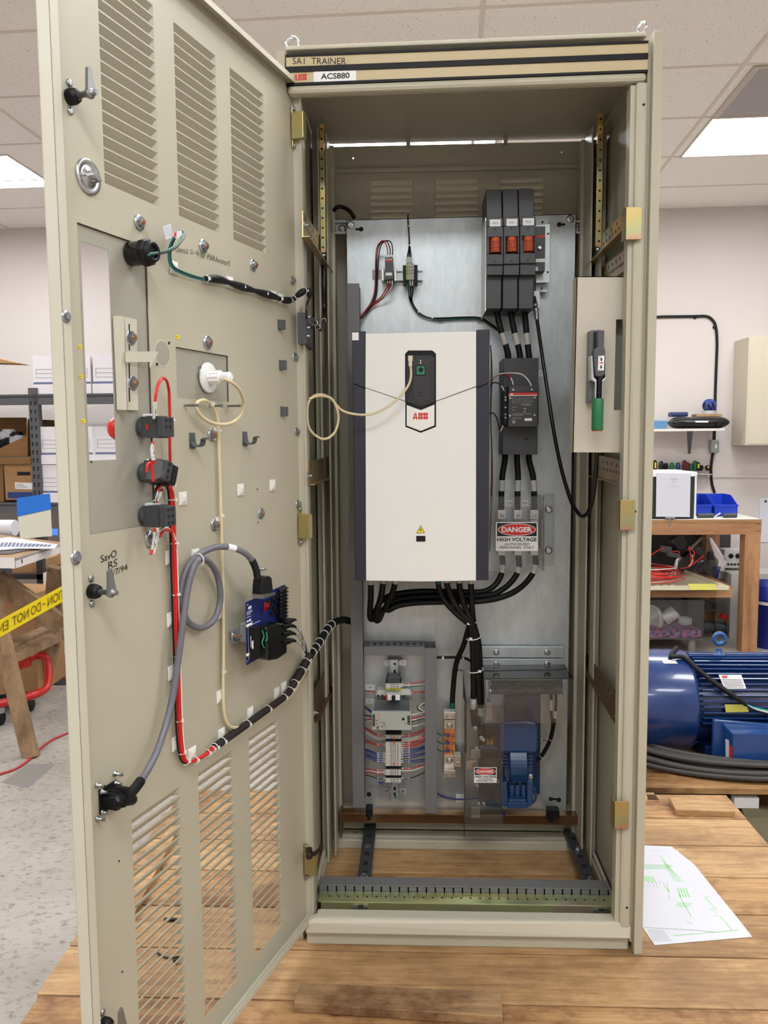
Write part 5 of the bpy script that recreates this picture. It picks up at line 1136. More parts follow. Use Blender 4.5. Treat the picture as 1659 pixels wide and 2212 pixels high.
for k, pts in enumerate(([(1191, 1500, .40), (1191, 1540, .42), (1193, 1570, .43), (1186, 1600, .44), (1170, 1630, .44), (1158, 1640, .44)], [(1201, 1500, .39), (1200, 1535, .41), (1197, 1565, .43), (1190, 1598, .435), (1175, 1628, .435), (1160, 1645, .435)])):
    mb = MB(); mb.tube([F(*p) for p in pts], .0042, 8); o = B('resistor_cable', mb, blackm, label=['inner', 'outer'][k]+' black cable curving from the resistor to the blue machine', cat='cable')
    m2 = MB(); pp = mb.path; i = int(len(pp)*(.2 if k else .08)); m2.tube(pp[i:i+4], .0048, 8, 0, 0); B('marker_sleeve', m2, slv, o)
    if k: 
        for f in (.6, .85): m2 = MB(); tie(m2, pp, int(f*len(pp)), .007); B('cable_tie', m2, nylon, o)
# blue machine
T = root('blue_reactor', F(1125, 1745, .42), 'blue-painted finned machine standing low at the right of the plate behind the guards', 'machine')
mb = MB(); fbox(mb, 1092, 1500, 1166, 1716, .47, .498); B('back_plate', mb, mat('machine_dark_blue', (12, 52, 104), .35), T, bevel=.002)
mb = MB(); fbox(mb, 1092, 1505, 1130, 1552, .455, .47); B('grey_plate', mb, dgrey, T)
mb = MB(); fpoly(mb, [(1078, 1566), (1090, 1560), (1135, 1557), (1160, 1562), (1164, 1570), (1163, 1622), (1156, 1628), (1078, 1626)], .36, .47); B('upper_housing', mb, bluep, T, bevel=.012)
mb = MB(); 
for k in range(7): a_, b2 = F(1101, 1626+k*9, .345+.004*abs(k-3)), F(1139, 1626+k*9, .345)
prof = []
rings = []
for k in range(9):
    v = 1626+k*8; y = .352-.016*math.sin(math.pi*k/8)
    rings.append([F(1101+k*.4, v, y), F(1139+k*.3, v, y), F(1139+k*.3, v, y)+V((0, .1, 0)), F(1101+k*.4, v, y)+V((0, .1, 0))])
mb.loft(rings, 0, False); B('arched_cover', mb, bluep, T, bevel=.002)
mb = MB(); fpoly(mb, [(1087, 1620), (1101, 1618), (1102, 1690), (1090, 1692)], .38, .47); fpoly(mb, [(1139, 1618), (1150, 1620), (1152, 1692), (1140, 1690)], .38, .47); B('side_frame', mb, bluep, T, bevel=.002)
mb = MB()
for k in range(5): fbox(mb, 1085, 1624+k*7.5, 1098, 1627+k*7.5, .372, .40); 
for k in range(5): fbox(mb, 1141, 1624+k*7.5, 1152, 1627+k*7.5, .372, .40)
B('fins', mb, bluep, T, bevel=.0008)
mb = MB(); fpoly(mb, [(1083, 1690), (1096, 1688), (1098, 1744), (1088, 1742), (1083, 1730)], .35, .45); fpoly(mb, [(1138, 1688), (1152, 1690), (1152, 1730), (1147, 1742), (1139, 1744)], .35, .45); fpoly(mb, [(1096, 1733), (1140, 1733), (1140, 1746), (1096, 1746)], .345, .45); fpoly(mb, [(1098, 1727), (1138, 1727), (1136, 1733), (1100, 1733)], .34, .36); B('lower_frame', mb, bluep, T, bevel=.002)
mb = MB(); fbox(mb, 1098, 1690, 1138, 1727, .375, .45); 
for u in (1102, 1114, 1127): fbox(mb, u, 1696, u+8, 1722, .36, .378)
B('grille', mb, bluep, T, bevel=.0015)
for s_ in (0, 1):
    mb = MB(); us = (1084, 1073, 1072, 1086) if not s_ else (1146, 1156, 1157, 1146)
    mb.tube([F(us[0], 1696, .37), F(us[1], 1706, .36), F(us[2], 1726, .36), F(us[3], 1738, .36)], .0028, 8); B('handle_loop', mb, bluep, T)
mb = MB(); bolt(mb, F(1146, 1678, .375), (0, -1, 0), .005, .006); B('frame_bolt', mb, steel, T)
# dark terminals behind lower guard
T = root('stud_terminal', F(1050, 1760, .42), 'dark terminal base with lugs and studs behind the lower clear guard', 'terminal base')
mb = MB(); fbox(mb, 1036, 1575, 1086, 1740, .47, .498); B('base', mb, mat('base_brown_grey', (66, 62, 58), .5), T, bevel=.002)
mb = MB(); fpoly(mb, [(1016, 1533), (1040, 1533), (1038, 1570), (1019, 1570)], .43, .46); fbox(mb, 1034, 1575, 1050, 1600, .42, .46); B('terminal_body', mb, black, T, bevel=.003)
for u0, v0, u1, v1, y in ((1016, 1619, 1038, 1638, .41), (1007, 1645, 1028, 1663, .39), (1017, 1744, 1037, 1767, .40)): mb = MB(); fbox(mb, u0, v0, u1, v1, y, y+.02); B('square_lug', mb, alu, T, bevel=.001)
for u, v in ((1040, 1594), (1044, 1598), (1030, 1617), (1035, 1737), (1045, 1737), (1027, 1573), (1031, 1697)): mb = MB(); bolt(mb, F(u, v, .42), (0, -1, 0), .004, .006); B('stud', mb, steel, T)
mb = MB(); fpoly(mb, [(1036, 1611), (1090, 1613), (1090, 1619), (1038, 1618)], .40, .41); fpoly(mb, [(1050, 1734), (1085, 1738), (1085, 1745), (1050, 1742)], .42, .44); B('blue_crosspiece', mb, bluep, T)
mb = MB(); fbox(mb, 1052, 1596, 1056, 1612, .44, .45); fbox(mb, 1059, 1595, 1064, 1612, .44, .45); B('copper_tab', mb, brass, T)
mb = MB(); fbox(mb, 1048, 1506, 1065, 1555, .46, .462, 0); fbox(mb, 1048, 1520, 1050, 1553, .4594, .4598, 1); fbox(mb, 1063, 1520, 1065, 1553, .4594, .4598, 1); 
for k in range(4): fbox(mb, 1052+k*2.8, 1522, 1053+k*2.8, 1551, .4594, .4598, 2)
qtext(mb, 'K', F(1053, 1518, .459), F(1061, 1516, .459), F(1053, 1509, .459), 3); B('warning_label', mb, [paper, inkr, greyink, ink], T)
for k in range(2): mb = MB(); mb.tube([F(1070, 1683+k*5, .40), F(1080, 1686+k*5, .40), F(1088, 1689+k*3, .42)], .0016, 6); B('thin_wire', mb, whitew, T)
mb = MB(); mb.tube([F(1045, 1724, .48), F(1065, 1730, .46), F(1080, 1742, .43), F(1084, 1752, .42)], .002, 6); o = B('blue_wire', mb, blued, label='dark blue wire ending in a blue crimp beside the blue machine', cat='wire'); mb = MB(); mb.cyl(F(1083, 1751, .42), F(1092, 1766, .42), .0035, 8, r2=.002); B('crimp', mb, bluew, o)
# guards
T = root('resistor_guard', F(1140, 1560, .36), 'clear acrylic hood over the resistor, wider than it is tall', 'guard')
yg = .335
mb = MB(); fpoly(mb, [(1045, 1466), (1239, 1465), (1239, 1561), (1046, 1562)], yg, yg+.0025); a_, b2 = F(1045, 1466, yg), F(1239, 1465, yg); mb.slab([a_, b2, V((b2.x, YP-.002, b2.z)), V((a_.x, YP-.002, a_.z))], (0, 0, -.0025)); B('acrylic_sheet', mb, acryl, T)
mb = MB(); fpoly(mb, [(1045, 1465.3), (1239, 1464.3), (1239, 1465.6), (1045, 1466.6)], yg-.0004, yg+.002); B('sheet_edge', mb, acr_edge, T)
T = root('lower_guard', F(1046, 1780, .36), 'tall clear acrylic guard at the bottom carrying the smaller danger sign', 'guard')
yh = .345
mb = MB(); fpoly(mb, [(1005, 1521), (1088, 1524), (1086, 1780), (1003, 1778)], yh, yh+.0025); a_, b2 = F(1005, 1521, yh), F(1003, 1810, yh); mb.slab([a_, V((a_.x, YP-.003, a_.z)), V((b2.x, YP-.003, b2.z+.02)), b2+V((0, 0, .02))], (-.0025, 0, 0)); B('acrylic_sheet', mb, acryl, T)
mb = MB(); fpoly(mb, [(1003.6, 1521), (1005.2, 1521), (1003.6, 1808), (1002, 1808)], yh-.0005, yh+.002); B('sheet_edge', mb, acr_edge, T)
danger(1024, 1658, 1073, 1691, yh-.002, 'smaller danger high voltage sign on the lower clear guard')

# ================================================================ LEFT INSIDE WALL: black harnesses
mb = MB(); mb.tube([F(716, 462, .52), F(728, 448, .49), F(742, 448, .50), F(756, 457, .52), F(766, 472, .53)], .0058, 10); B('black_hose', mb, blackm, label='short black hose arching behind the top left of the mounting plate', cat='hose')
mb = MB(); mb.tube([F(757, 1342, .45), F(742, 1339, .42), F(725, 1343, .36), F(712, 1353, .30), F(700, 1370, .22), F(688, 1390, .14), F(676, 1406, .08), D(664, 1425, .02), D(650, 1450, .014), D(634, 1475, .014)], .0102, 12)
H1 = B('door_harness', mb, blackm, label='thick black wrapped harness running from the mounting plate to the door', cat='harness'); pth = mb.path
for f in (.3, .38, .46, .54, .62, .70, .80): m2 = MB(); i = int(f*(len(pth)-1)); p_, t_ = tie(m2, pth, i, .0106); m2.obox(p_+V((.004, -.006, -.010)), (.002, 0, 0), (0, .002, 0), (0, 0, .0025)); B('cable_tie', m2, nylon, H1)
mb = MB(); mb.tube([X(699, 560, .03), X(699, 620, .03), X(700, 670, .03), X(699, 700, .035), X(692, 712, .04), X(684, 702, .045), X(676, 690, .05)], .0052, 8); o = B('side_cable', mb, blackg, label='black cable dropping along the inner left wall of the cabinet', cat='cable')
pth = mb.path
for f in (.45, .8, .9): m2 = MB(); tie(m2, pth, int(f*(len(pth)-1)), .0055); B('cable_tie', m2, nylon, o)
T = root('side_terminal_block', X(668, 755, .02), 'small dark terminal strip on the inner left wall of the cabinet', 'terminal strip')
mb = MB(); P = [X(u, v, .03) for u, v in ((661, 675), (675, 690), (676, 756), (662, 742))]; mb.slab(P, (-.02, 0, 0)); B('block', mb, dgrey2, T)
for v in (685, 708, 726): mb = MB(); p = X(664, v, .03); mb.lathe(p, (1, 0, 0), [(.004, 0), (.003, .006)], 8); B('terminal_screw', mb, steel2, T)
# ================================================================ ON THE DOOR
def dslab(mb, pts, n0, n1, mi=0): mb.slab(DP(pts, n0), DN*(n1-n0), mi); return mb
def dtube(pts, r, seg=8, **k):
    mb = MB(); mb.tube([D(*p) if len(p) == 3 else p for p in pts], r, seg, **k); return mb
def mount(u, v, par=None, lab=None, sz=.0125):
    p = D(u, v, .0012); mb = MB(); s_ = DS*sz; z_ = V((0, 0, sz))
    mb.add([p-s_-z_, p+s_-z_, p+s_+z_, p-s_+z_, p-s_*.95-z_*.95+DN*.002, p+s_*.95-z_*.95+DN*.002, p+s_*.95+z_*.95+DN*.002, p-s_*.95+z_*.95+DN*.002, p-s_*.25-z_*.25+DN*.0055, p+s_*.25-z_*.25+DN*.0055, p+s_*.25+z_*.25+DN*.0055, p-s_*.25+z_*.25+DN*.0055],
           [[3, 2, 1, 0], [0, 1, 5, 4], [1, 2, 6, 5], [2, 3, 7, 6], [3, 0, 4, 7], [4, 5, 9, 8], [5, 6, 10, 9], [6, 7, 11, 10], [7, 4, 8, 11], [8, 9, 10, 11]])
    return B('tie_mount', mb, nylon, par, label=lab, cat='tie mount' if lab else None, group='bare tie mounts on the door' if lab else None)
def dtie(path, f, r, par):
    i = min(len(path)-2, max(1, int(f*(len(path)-1)))); mb = MB(); p, t = tie(mb, path, i, r); s_ = DN*(r*.9)
    mb.obox(p+s_+DS*-.002, DS*.0025, DN*.002, (0, 0, .0026)); B('cable_tie', mb, nylon, par)
def fat(path_mb, f, par, r): dtie(path_mb.path, f, r, par)
# black adaptor and harness at the top
T = root('cable_gland', D(285, 552, 0), 'large black plastic gland sticking out of the door beside the window cut-out', 'gland')
p = D(283, 549, .0); mb = MB(); mb.lathe(p, DN, [(.0195, 0), (.0195, .030)], 28); B('barrel', mb, mat('gloss_black', (14, 14, 15), .22), T)
mb = MB(); mb.lathe(p+DN*.026, DN, [(.0225, 0), (.023, .009), (.020, .012)], 8, 0, False); mb.lathe(p+DN*.038, DN, [(.018, 0), (.016, .008), (.011, .008), (.011, .004)], 24); B('gland_nut', mb, black, T)
T = root('door_top_harness', D(500, 610, .01), 'black wrapped wire harness with teal wires running across the upper door', 'harness')
loop = [(322, 548, .046), (338, 546, .045), (360, 541, .04), (380, 530, .035), (393, 514, .03), (396, 503, .025), (389, 499, .022), (376, 512, .02), (367, 535, .015), (367, 560, .012), (376, 577, .012), (396, 588, .010), (425, 598, .010), (448, 603, .010)]
for k, mm in enumerate((green, blackg, mat('teal_wire', (20, 100, 104), .35))):
    o_ = [(0, 0), (2, 2.5), (-2, 3)][k]; mb = dtube([(u+o_[0], v+o_[1], n) for u, v, n in loop], .0019, 6); B('wire', mb, mm, T)
mb = dtube([(443, 602, .010), (470, 603, .011), (500, 612, .011), (530, 622, .011), (560, 631, .011), (590, 640, .011), (612, 648, .011), (632, 647, .02), (648, 634, .035), (659, 628, .045), (667, 630, .05), (669, 642, .05)], .0075, 10, smooth=8, rf=lambda t: .62+.42*abs(math.sin(t*math.pi*6)))
o = B('wrapped_sleeve', mb, blackm, T)
for f in (.01, .25, .40, .52, .62, .68, .84): dtie(mb.path, f, .0062, o)
mb = dtube([(669, 642, .05), (664, 654, .05), (662, 670, .05), (663, 690, .05)], .003, 8); B('tail', mb, blackg, T)
for u, v in ((375, 578), (496, 610), (591, 640), (606, 646)): mount(u, v, T, sz=.0115)
mb = MB(); dslab(mb, [(352, 490), (368, 483), (373, 513), (358, 518)], .03, .0304, 0); dslab(mb, [(372, 507), (376, 502), (392, 497), (394, 508), (380, 516)], .034, .0344, 0); dslab(mb, [(376, 503), (381, 501), (381, 511), (377, 512)], .0348, .035, 1)
for k in range(4): dslab(mb, [(355.5+k*.8, 494+k*5), (367+k, 489+k*5), (367+k, 490+k*5), (355.5+k*.8, 495+k*5)], .0306, .0307, 2)
B('paper_tag', mb, [paper, inkr, greyink], T)
# grey cable clips
clipm = mat('clip_grey', (84, 88, 92), .45)
for u, v, sz in ((603, 702, 1), (606, 789, 1), (609, 889, 1), (415, 952, 2), (529, 948, 2)):
    T = root('cable_clip', D(u, v, 0), {702: 'upper small grey adhesive clip near the hinge edge of the door', 789: 'middle small grey adhesive clip near the hinge edge of the door', 889: 'lower small grey adhesive clip near the hinge edge of the door', 952: 'left curved grey cable holder on the door below the white gland', 948: 'right curved grey cable holder on the door below the white gland'}[v], 'clip')
    s_ = .013 if sz == 2 else .010; p = D(u, v, .001); z_ = V((0, 0, s_*1.15))
    mb = MB(); mb.obox(p, DS*s_*.7, DN*.001, z_); B('base', mb, clipm, T)
    mb = MB()
    if sz == 2:
        q = [p+DN*(.004+.020*t)+V((0, 0, .010*math.cos(t*math.pi)-.002)) for t in [k/8 for k in range(9)]]
        q = [p+DN*(.013-.011*math.cos(a))+V((0, 0, -.002-.010*math.sin(a))) for a in [math.pi*(k/10)*1.15-.2 for k in range(11)]]
        for a_, b2 in zip(q, q[1:]): mb.slab([a_-DS*.009, a_+DS*.009, b2+DS*.009, b2-DS*.009], V((0, 0, .0018)))
        mb.slab([q[-1]-DS*.009, q[-1]+DS*.009, q[-1]+DS*.009+DN*.007+V((0, 0, .003)), q[-1]-DS*.009+DN*.007+V((0, 0, .003))], V((0, 0, .002)))
    else:
        mb.obox(p+DN*.007-DS*.004, DS*.0014, DN*.006, z_*.9); mb.obox(p+DN*.007+DS*.004, DS*.0014, DN*.006, z_*.9); mb.obox(p+DN*.0125-DS*.0015, DS*.004, DN*.001, z_*.9)
    B('clip_arm', mb, clipm, T)
# white gland with cream cable
T = root('white_gland', D(450, 812, 0), 'white round flange with ribbed gland on the grey gauge cover plate', 'gland')
p = D(449, 816, .0015); mb = MB(); mb.lathe(p, DN, [(.029, 0), (.029, .003), (.027, .0045), (.014, .005)], 36); B('flange', mb, mat('flange_white', (222, 224, 222), .35), T)
mb = MB(); mb.lathe(p+DN*.005, DN, [(.0125, 0), (.0125, .024), (.0105, .025)], 24)
for k in range(10):
    a = 2*math.pi*k/10; c = p+DN*.018+(DS*math.cos(a)+V((0, 0, 1))*math.sin(a))*.0125; mb.obox(c, DN*.010, (DS*math.cos(a)+V((0, 0, 1))*math.sin(a))*.0012, (DS*-math.sin(a)+V((0, 0, 1))*math.cos(a))*.0014)
B('ribbed_nut', mb, white, T)
mb = MB()
for k in range(5): mb.lathe(p+DN*(.030+k*.0036), DN, [(.0095, 0), (.0085, .002), (.0095, .0036)], 20)
mb.lathe(p+DN*.048, DN, [(.0095, 0), (.006, .004)], 20); B('threaded_end', mb, white, T)
mb = MB(); mb.lathe(D(428, 794, .006), DN, [(.0025, 0), (.0025, .006)], 8); B('flange_screw', mb, steel2, T)
T = root('cream_cable', D(480, 1200, .01), 'cream cable curling out of the white gland and running down the door', 'cable')
mb = dtube([(482, 818, .055), (500, 826, .06), (517, 842, .055), (526, 868, .045), (520, 896, .035), (503, 912, .03), (478, 917, .025), (452, 911, .02), (433, 897, .018), (424, 881, .018), (428, 868, .018), (443, 865, .016), (458, 876, .012), (467, 895, .010), (471, 920, .009), (474, 1000, .008), (476, 1070, .008), (478, 1140, .009), (481, 1250, .009), (483, 1400, .009), (482, 1490, .009), (484, 1540, .009), (493, 1565, .010), (510, 1572, .012), (540, 1560, .012), (590, 1530, .012), (630, 1500, .014), (655, 1458, .016), (672, 1430, .02)], .0034, 8)
o = B('cable', mb, cream, T)
for u, v in ((466, 938), (471, 1130), (477, 1322), (475, 1503)): mount(u, v, T, sz=.0125)
for f in (.425, .51, .60, .70): dtie(mb.path, f, .0036, o)
for u, v, l in ((394, 1077, 'left bare white adhesive tie mount on the door beside the red wires'), (519, 1058, 'middle bare white adhesive tie mount on the door'), (588, 1048, 'right bare white adhesive tie mount on the door')): mount(u, v, None, l)
# push-button contact blocks
def block(u, v, lab, tilt=0, nb=3, red_=False):
    T = root('contact_block', D(u, v, 0), lab, 'contact block'); p = D(u-12, v, .0); z = V((0, 0, 1)); a = (DS*math.cos(tilt)+z*math.sin(tilt)); b_ = (-DS*math.sin(tilt)+z*math.cos(tilt))
    mb = MB(); mb.lathe(p, DN, [(.017, 0), (.0175, .008), (.014, .010)], 24); mb.obox(p+DN*.014, a*.0155, DN*.006, b_*.0175); B('collar', mb, dgrey2, T, bevel=.001)
    mb = MB(); mb.obox(p+DN*.017+b_*.019, a*.010, DN*.009, b_*.003); B('locking_lever', mb, mat('translucent_white', (218, 220, 222), .3), T, bevel=.0015)
    if red_: mb = MB(); mb.obox(p+DN*.022, a*.0158, DN*.002, b_*.004); B('red_flag', mb, red, T)
    n = 2 if tilt else 1
    for k in range(n):
        c = p+DN*(.036+.004*k)+(a*(-.011+.022*k) if n == 2 else V((0, 0, 0)))
        w_ = .0095 if n == 2 else .0145
        mb = MB(); mb.obox(c-DN*.006, a*w_, DN*.012, b_*.0185); mb.obox(c+DN*.010, a*w_, DN*.008, b_*.0165)
        B('contact_body', mb, dgrey2 if (k or n == 1) else black, T, bevel=.001)
        mb = MB()
        for j in range(nb):
            q = c+DN*.0182+b_*(.011-.011*j)
            mb.lathe(q-a*(.004 if n == 1 else 0), DN, [(.0034, 0), (.0034, .0004)], 12)
            if n == 1: mb.lathe(q+a*.007, DN, [(.003, 0), (.003, .0004)], 12)
        B('terminal_hole', mb, darkc, T)
    return T
block(319, 923, 'uppermost dark grey contact block with a red flag behind the emergency stop', 0, 2, True)
block(322, 1021, 'middle dark contact block, tilted, with twin bodies and a white lever', .35)
block(324, 1113, 'lowest dark grey contact block above the hanging red wire end')
T = root('emergency_stop_button', D(240, 925, -.05), 'red mushroom emergency stop button on the door front, seen through the window', 'button')
p = D(291, 925, -.006); mb = MB(); mb.cyl(p, p-DN*.03, .012, 20); B('stem', mb, black, T)
mb = MB(); mb.lathe(p-DN*.022, -DN, [(.014, 0), (.0215, .004), (.0225, .009), (.020, .012), (.0205, .014), (.016, .022), (.006, .027)], 32); B('mushroom', mb, redp, T)
# red / black / white control wires
T = root('control_wire_loom', D(380, 1400, .01), 'red, black and white control wire loom running down the door from the contact blocks', 'loom')
main = [(367, 900, .012), (367, 960, .012), (369, 1040, .012), (371, 1070, .012), (374, 1140, .012), (376, 1210, .012), (379, 1300, .012), (382, 1400, .012), (385, 1500, .012), (388, 1580, .012), (393, 1625, .012), (400, 1643, .012), (414, 1645, .013), (438, 1634, .013), (465, 1613, .013)]
mb = dtube([(334, 878, .04), (337, 850, .042), (343, 828, .04), (351, 817, .035), (360, 823, .025), (365, 845, .016), (366, 870, .013)]+main, .0026, 8); o1 = B('red_wire', mb, red, T)
m2 = MB(); q = mb.path; m2.tube([D(333, 905, .04), D(333, 890, .04), D(334, 868, .041)], .0032, 8); B('wire_marker', m2, slp, o1)
def sub(k0, off, mm, r=.0024, pre=()):
    mb = dtube(list(pre)+[(u+off[0], v+off[1], n+off[2]) for u, v, n in main[k0:]], r, 8); return B('wire', mb, mm, T), mb
sub(3, (-3, 0, 0), red, .0026, [(338, 1067, .036), (343, 1053, .034), (352, 1046, .028), (362, 1050, .018)])
sub(3, (3, 0, .002), red, .0026, [(330, 1003, .045), (328, 990, .046)] and [(356, 1046, .02), (366, 1052, .016)])
sub(3, (-6, 2, -.002), blackm, .0024, [(332, 1080, .036), (336, 1060, .035), (346, 1047, .03), (358, 1047, .02)])
_, mw = sub(5, (6, 0, .002), whitew, .0022, [(335, 1180, .034), (338, 1160, .035), (346, 1146, .034), (358, 1140, .028), (370, 1148, .02), (379, 1170, .014)])
sub(5, (1, 0, .004), red, .0026, [(346, 1158, .033), (352, 1147, .03), (362, 1144, .026), (372, 1154, .018)])
for pts, mm, mk in (([(331, 1040, .045), (329, 1018, .045), (326, 1005, .045), (323, 1000, .045), (318, 1005, .047), (317, 1020, .047)], red, None), ([(330, 955, .036), (328, 975, .04), (331, 992, .045), (333, 1003, .045)], red, 1), ([(334, 1142, .038), (333, 1165, .036), (329, 1185, .034), (325, 1198, .033)], red, 1), ([(340, 1142, .038), (341, 1160, .036), (336, 1180, .034), (331, 1195, .033)], whitew, 1), ([(333, 1085, .036), (337, 1068, .036), (343, 1055, .034)], blackm, 1), ([(341, 1086, .036), (345, 1068, .036), (350, 1058, .033)], red, 1)):
    mb = dtube(pts, .0026, 8); o = B('wire', mb, mm, T)
    if mk: q = mb.path; m2 = MB(); n = len(q); m2.tube(q[int(n*.15):int(n*.75)], .0031, 8, 0, 0); B('wire_marker', m2, slp, o)
mp = dtube(main, .006, 8)
for f in (.0, .16, .235, .33, .42, .52, .62, .72, .80, .885, .955, .985): dtie(mp.path, f, .0068, T)
for u, v in ((359, 927), (362, 1020), (364, 1108), (366, 1204), (370, 1337), (372, 1452), (380, 1605), (414, 1629)): mount(u, v, T, sz=.013)
# lower black sleeve on the door
mb = dtube([(462, 1616, .013), (480, 1602, .014), (520, 1574, .014), (560, 1545, .014), (595, 1520, .015), (620, 1500, .016), (634, 1478, .018), (650, 1450, .019), (662, 1428, .022), (672, 1412, .03)], .0078, 12)
o = B('door_sleeve', mb, mat('braided_sleeve', (34, 24, 24), .6, noise=.4, nscale=400), label='dark braided cable sleeve rising across the lower door toward the hinge', cat='sleeve')
for f in (.02, .12, .26, .40, .52, .62, .70, .80, .92): dtie(mb.path, f, .0086, o)
for u, v in ((478, 1586), (540, 1540), (597, 1497), (612, 1484)): mount(u, v, o, sz=.012)
# grey cable
T = root('grey_cable', D(430, 1300, .01), 'thick grey cable looping on the door between round connector and circuit board', 'cable')
pts = [(556, 1248, .072), (553, 1230, .07), (544, 1210, .065), (528, 1194, .06), (508, 1185, .05), (487, 1181, .04), (462, 1183, .03), (436, 1194, .024), (414, 1212, .02), (400, 1237, .016), (392, 1270, .014), (392, 1305, .014), (402, 1337, .014), (420, 1354, .014), (441, 1355, .016), (461, 1340, .018), (473, 1312, .018), (476, 1280, .02), (470, 1245, .022), (456, 1219, .026), (438, 1207, .03), (424, 1214, .03), (413, 1240, .028), (404, 1280, .026), (397, 1330, .026), (392, 1370, .026), (384, 1430, .024), (374, 1500, .022), (360, 1560, .022), (340, 1620, .026), (318, 1665, .034), (300, 1692, .042), (286, 1709, .05), (270, 1721, .052), (256, 1723, .05)]
mb = dtube(pts, .0062, 12, smooth=5); o = B('cable', mb, greyc, T); q = mb.path; n = len(q)
def seg(u0, v0, u1, v1, r, mm, nm):
    cu = []
    for i, P_ in enumerate(q): pass
    return None
m2 = MB(); m2.tube(q[int(n*.118):int(n*.15)], .0066, 12, 0, 0); B('white_band', m2, white, o)
m2 = MB(); m2.tube(q[:int(n*.065)], .0072, 12, 0, 0); B('black_sleeve', m2, blackm, o)
m2 = MB(); m2.tube(q[int(n*.905):], .0085, 12, 0, 0); B('black_sleeve', m2, blackm, o)
m2 = MB(); m2.ring(D(428, 1210, .027), DS, .012, .0012, 20, 6); B('cable_tie', m2, nylon, o); mount(421, 1200, T)
T = root('round_connector', D(232, 1720, 0), 'black round panel connector with square flange at the lower left of the door', 'connector')
p = D(232, 1722, .001); mb = MB(); mb.obox(p+DN*.0015, DS*.021, DN*.0015, (0, 0, .021)); B('flange', mb, black, T, bevel=.001)
mb = MB(); mb.lathe(p+DN*.003, DN, [(.016, 0), (.017, .010), (.016, .022), (.013, .024), (.011, .032)], 24)
for k in range(16): a = 2*math.pi*k/16; c = p+DN*.014+(DS*math.cos(a)+V((0, 0, 1))*math.sin(a))*.0168; mb.obox(c, DN*.009, (DS*math.cos(a)+V((0, 0, 1))*math.sin(a))*.001, (DS*-math.sin(a)+V((0, 0, 1))*math.cos(a))*.0014)
B('coupling_ring', mb, black, T)
mb = MB(); mb.tube([p+DN*.03, p+DN*.043-DS*.006, D(262, 1724, .05)], .009, 12); mb.obox(D(265, 1718, .05), DS*.003, DN*.012, (0, 0, .014)); B('cable_clamp', mb, black, T)
for a_ in (-1, 1):
    for b2 in (-1, 1): mb = MB(); mb.lathe(p+DS*(.017*a_)+V((0, 0, .017*b2))+DN*.003, DN, [(.0045, 0), (.0045, .003), (.0025, .003), (.0025, .012)], 8); B('flange_screw', mb, steel2, T)
# circuit board
T = root('circuit_board', D(570, 1350, .05), 'blue printed circuit board standing off the lower door with black relays and terminal comb', 'circuit board')
nb = .045
mb = MB(); dslab(mb, [(530.5, 1301), (614, 1262.5), (614.5, 1385), (532, 1437)], nb, nb+.002); B('board', mb, pcb, T)
mb = MB()
for k, (u, v, w_, h_) in enumerate(((534, 1306, 2, 2), (605, 1272, 2, 2), (534, 1428, 2, 2), (536, 1311, 7, 6), (533, 1322, 11, 1), (533, 1325, 12, 1), (533, 1328, 8, 1), (533, 1334, 9, 1), (533, 1341, 4, 4), (538, 1338, 4, 5), (543, 1343, 3, 2), (566, 1290, 18, 1))): dslab(mb, [(u, v), (u+w_, v-w_*.45), (u+w_, v-w_*.45+h_), (u, v+h_)], nb+.0021, nb+.0024)
dslab(mb, [(535, 1353), (562, 1340), (562, 1341), (535, 1354)], nb+.0021, nb+.0024); dslab(mb, [(535, 1353), (536, 1353), (538, 1425), (537, 1425)], nb+.0021, nb+.0024); B('silk_print', mb, white, T)
mb = MB()
for u, v in ((574, 1298), (584, 1291), (592, 1286), (580, 1303), (590, 1297), (598, 1291), (598, 1302), (586, 1311), (583, 1323), (592, 1318), (599, 1314), (576, 1310)): dslab(mb, [(u, v), (u+5, v-2.5), (u+5, v+4), (u, v+6.5)], nb+.002, nb+.009)
B('components', mb, black, T, bevel=.0008)
mb = MB()
for k in range(5): mb.tube([D(569+k*1.5, 1322-k, nb+.004), D(571+k*2.5, 1310, nb+.015), D(570+k*3, 1302-k, nb+.004)], .0008, 5)
B('red_jumpers', mb, red, T)
mb = MB(); dslab(mb, [(600, 1272), (613, 1266), (613, 1330), (600, 1338)], nb+.002, nb+.010)
for k in range(9): dslab(mb, [(601, 1274+k*7.6), (613, 1268.5+k*7.5), (613, 1270+k*7.5), (601, 1275.5+k*7.6)], nb+.010, nb+.022)
B('terminal_comb', mb, black, T)
mb = MB()
for k in range(8): dslab(mb, [(605, 1276+k*7.6), (610, 1274+k*7.6), (610, 1277.5+k*7.6), (605, 1279.5+k*7.6)], nb+.010, nb+.0115)
B('comb_screws', mb, steel2, T)
mb = MB(); dslab(mb, [(552, 1353), (575, 1342), (597, 1346), (598, 1408), (578, 1422), (560, 1425), (553, 1421)], nb+.004, nb+.030); B('power_module', mb, mat('gloss_black', (14, 14, 15), .22), T, bevel=.004)
mb = MB(); dslab(mb, [(538, 1355), (549, 1350), (550, 1420), (539, 1425)], nb+.012, nb+.026); B('relay_body', mb, black, T, bevel=.001)
mb = MB(); dslab(mb, [(541, 1374), (542, 1373.5), (543, 1398), (542, 1398.5)], nb+.0262, nb+.0264); dslab(mb, [(544, 1385), (547, 1383.5), (547.5, 1401), (544.5, 1402)], nb+.0262, nb+.0264); B('module_print', mb, white, T)
mb = MB()
for v in (1352, 1415): p = D(534, v, nb+.008); mb.cyl(p, p+DN*.0+DS*-.016, .003, 10)
B('standoff', mb, white, T)
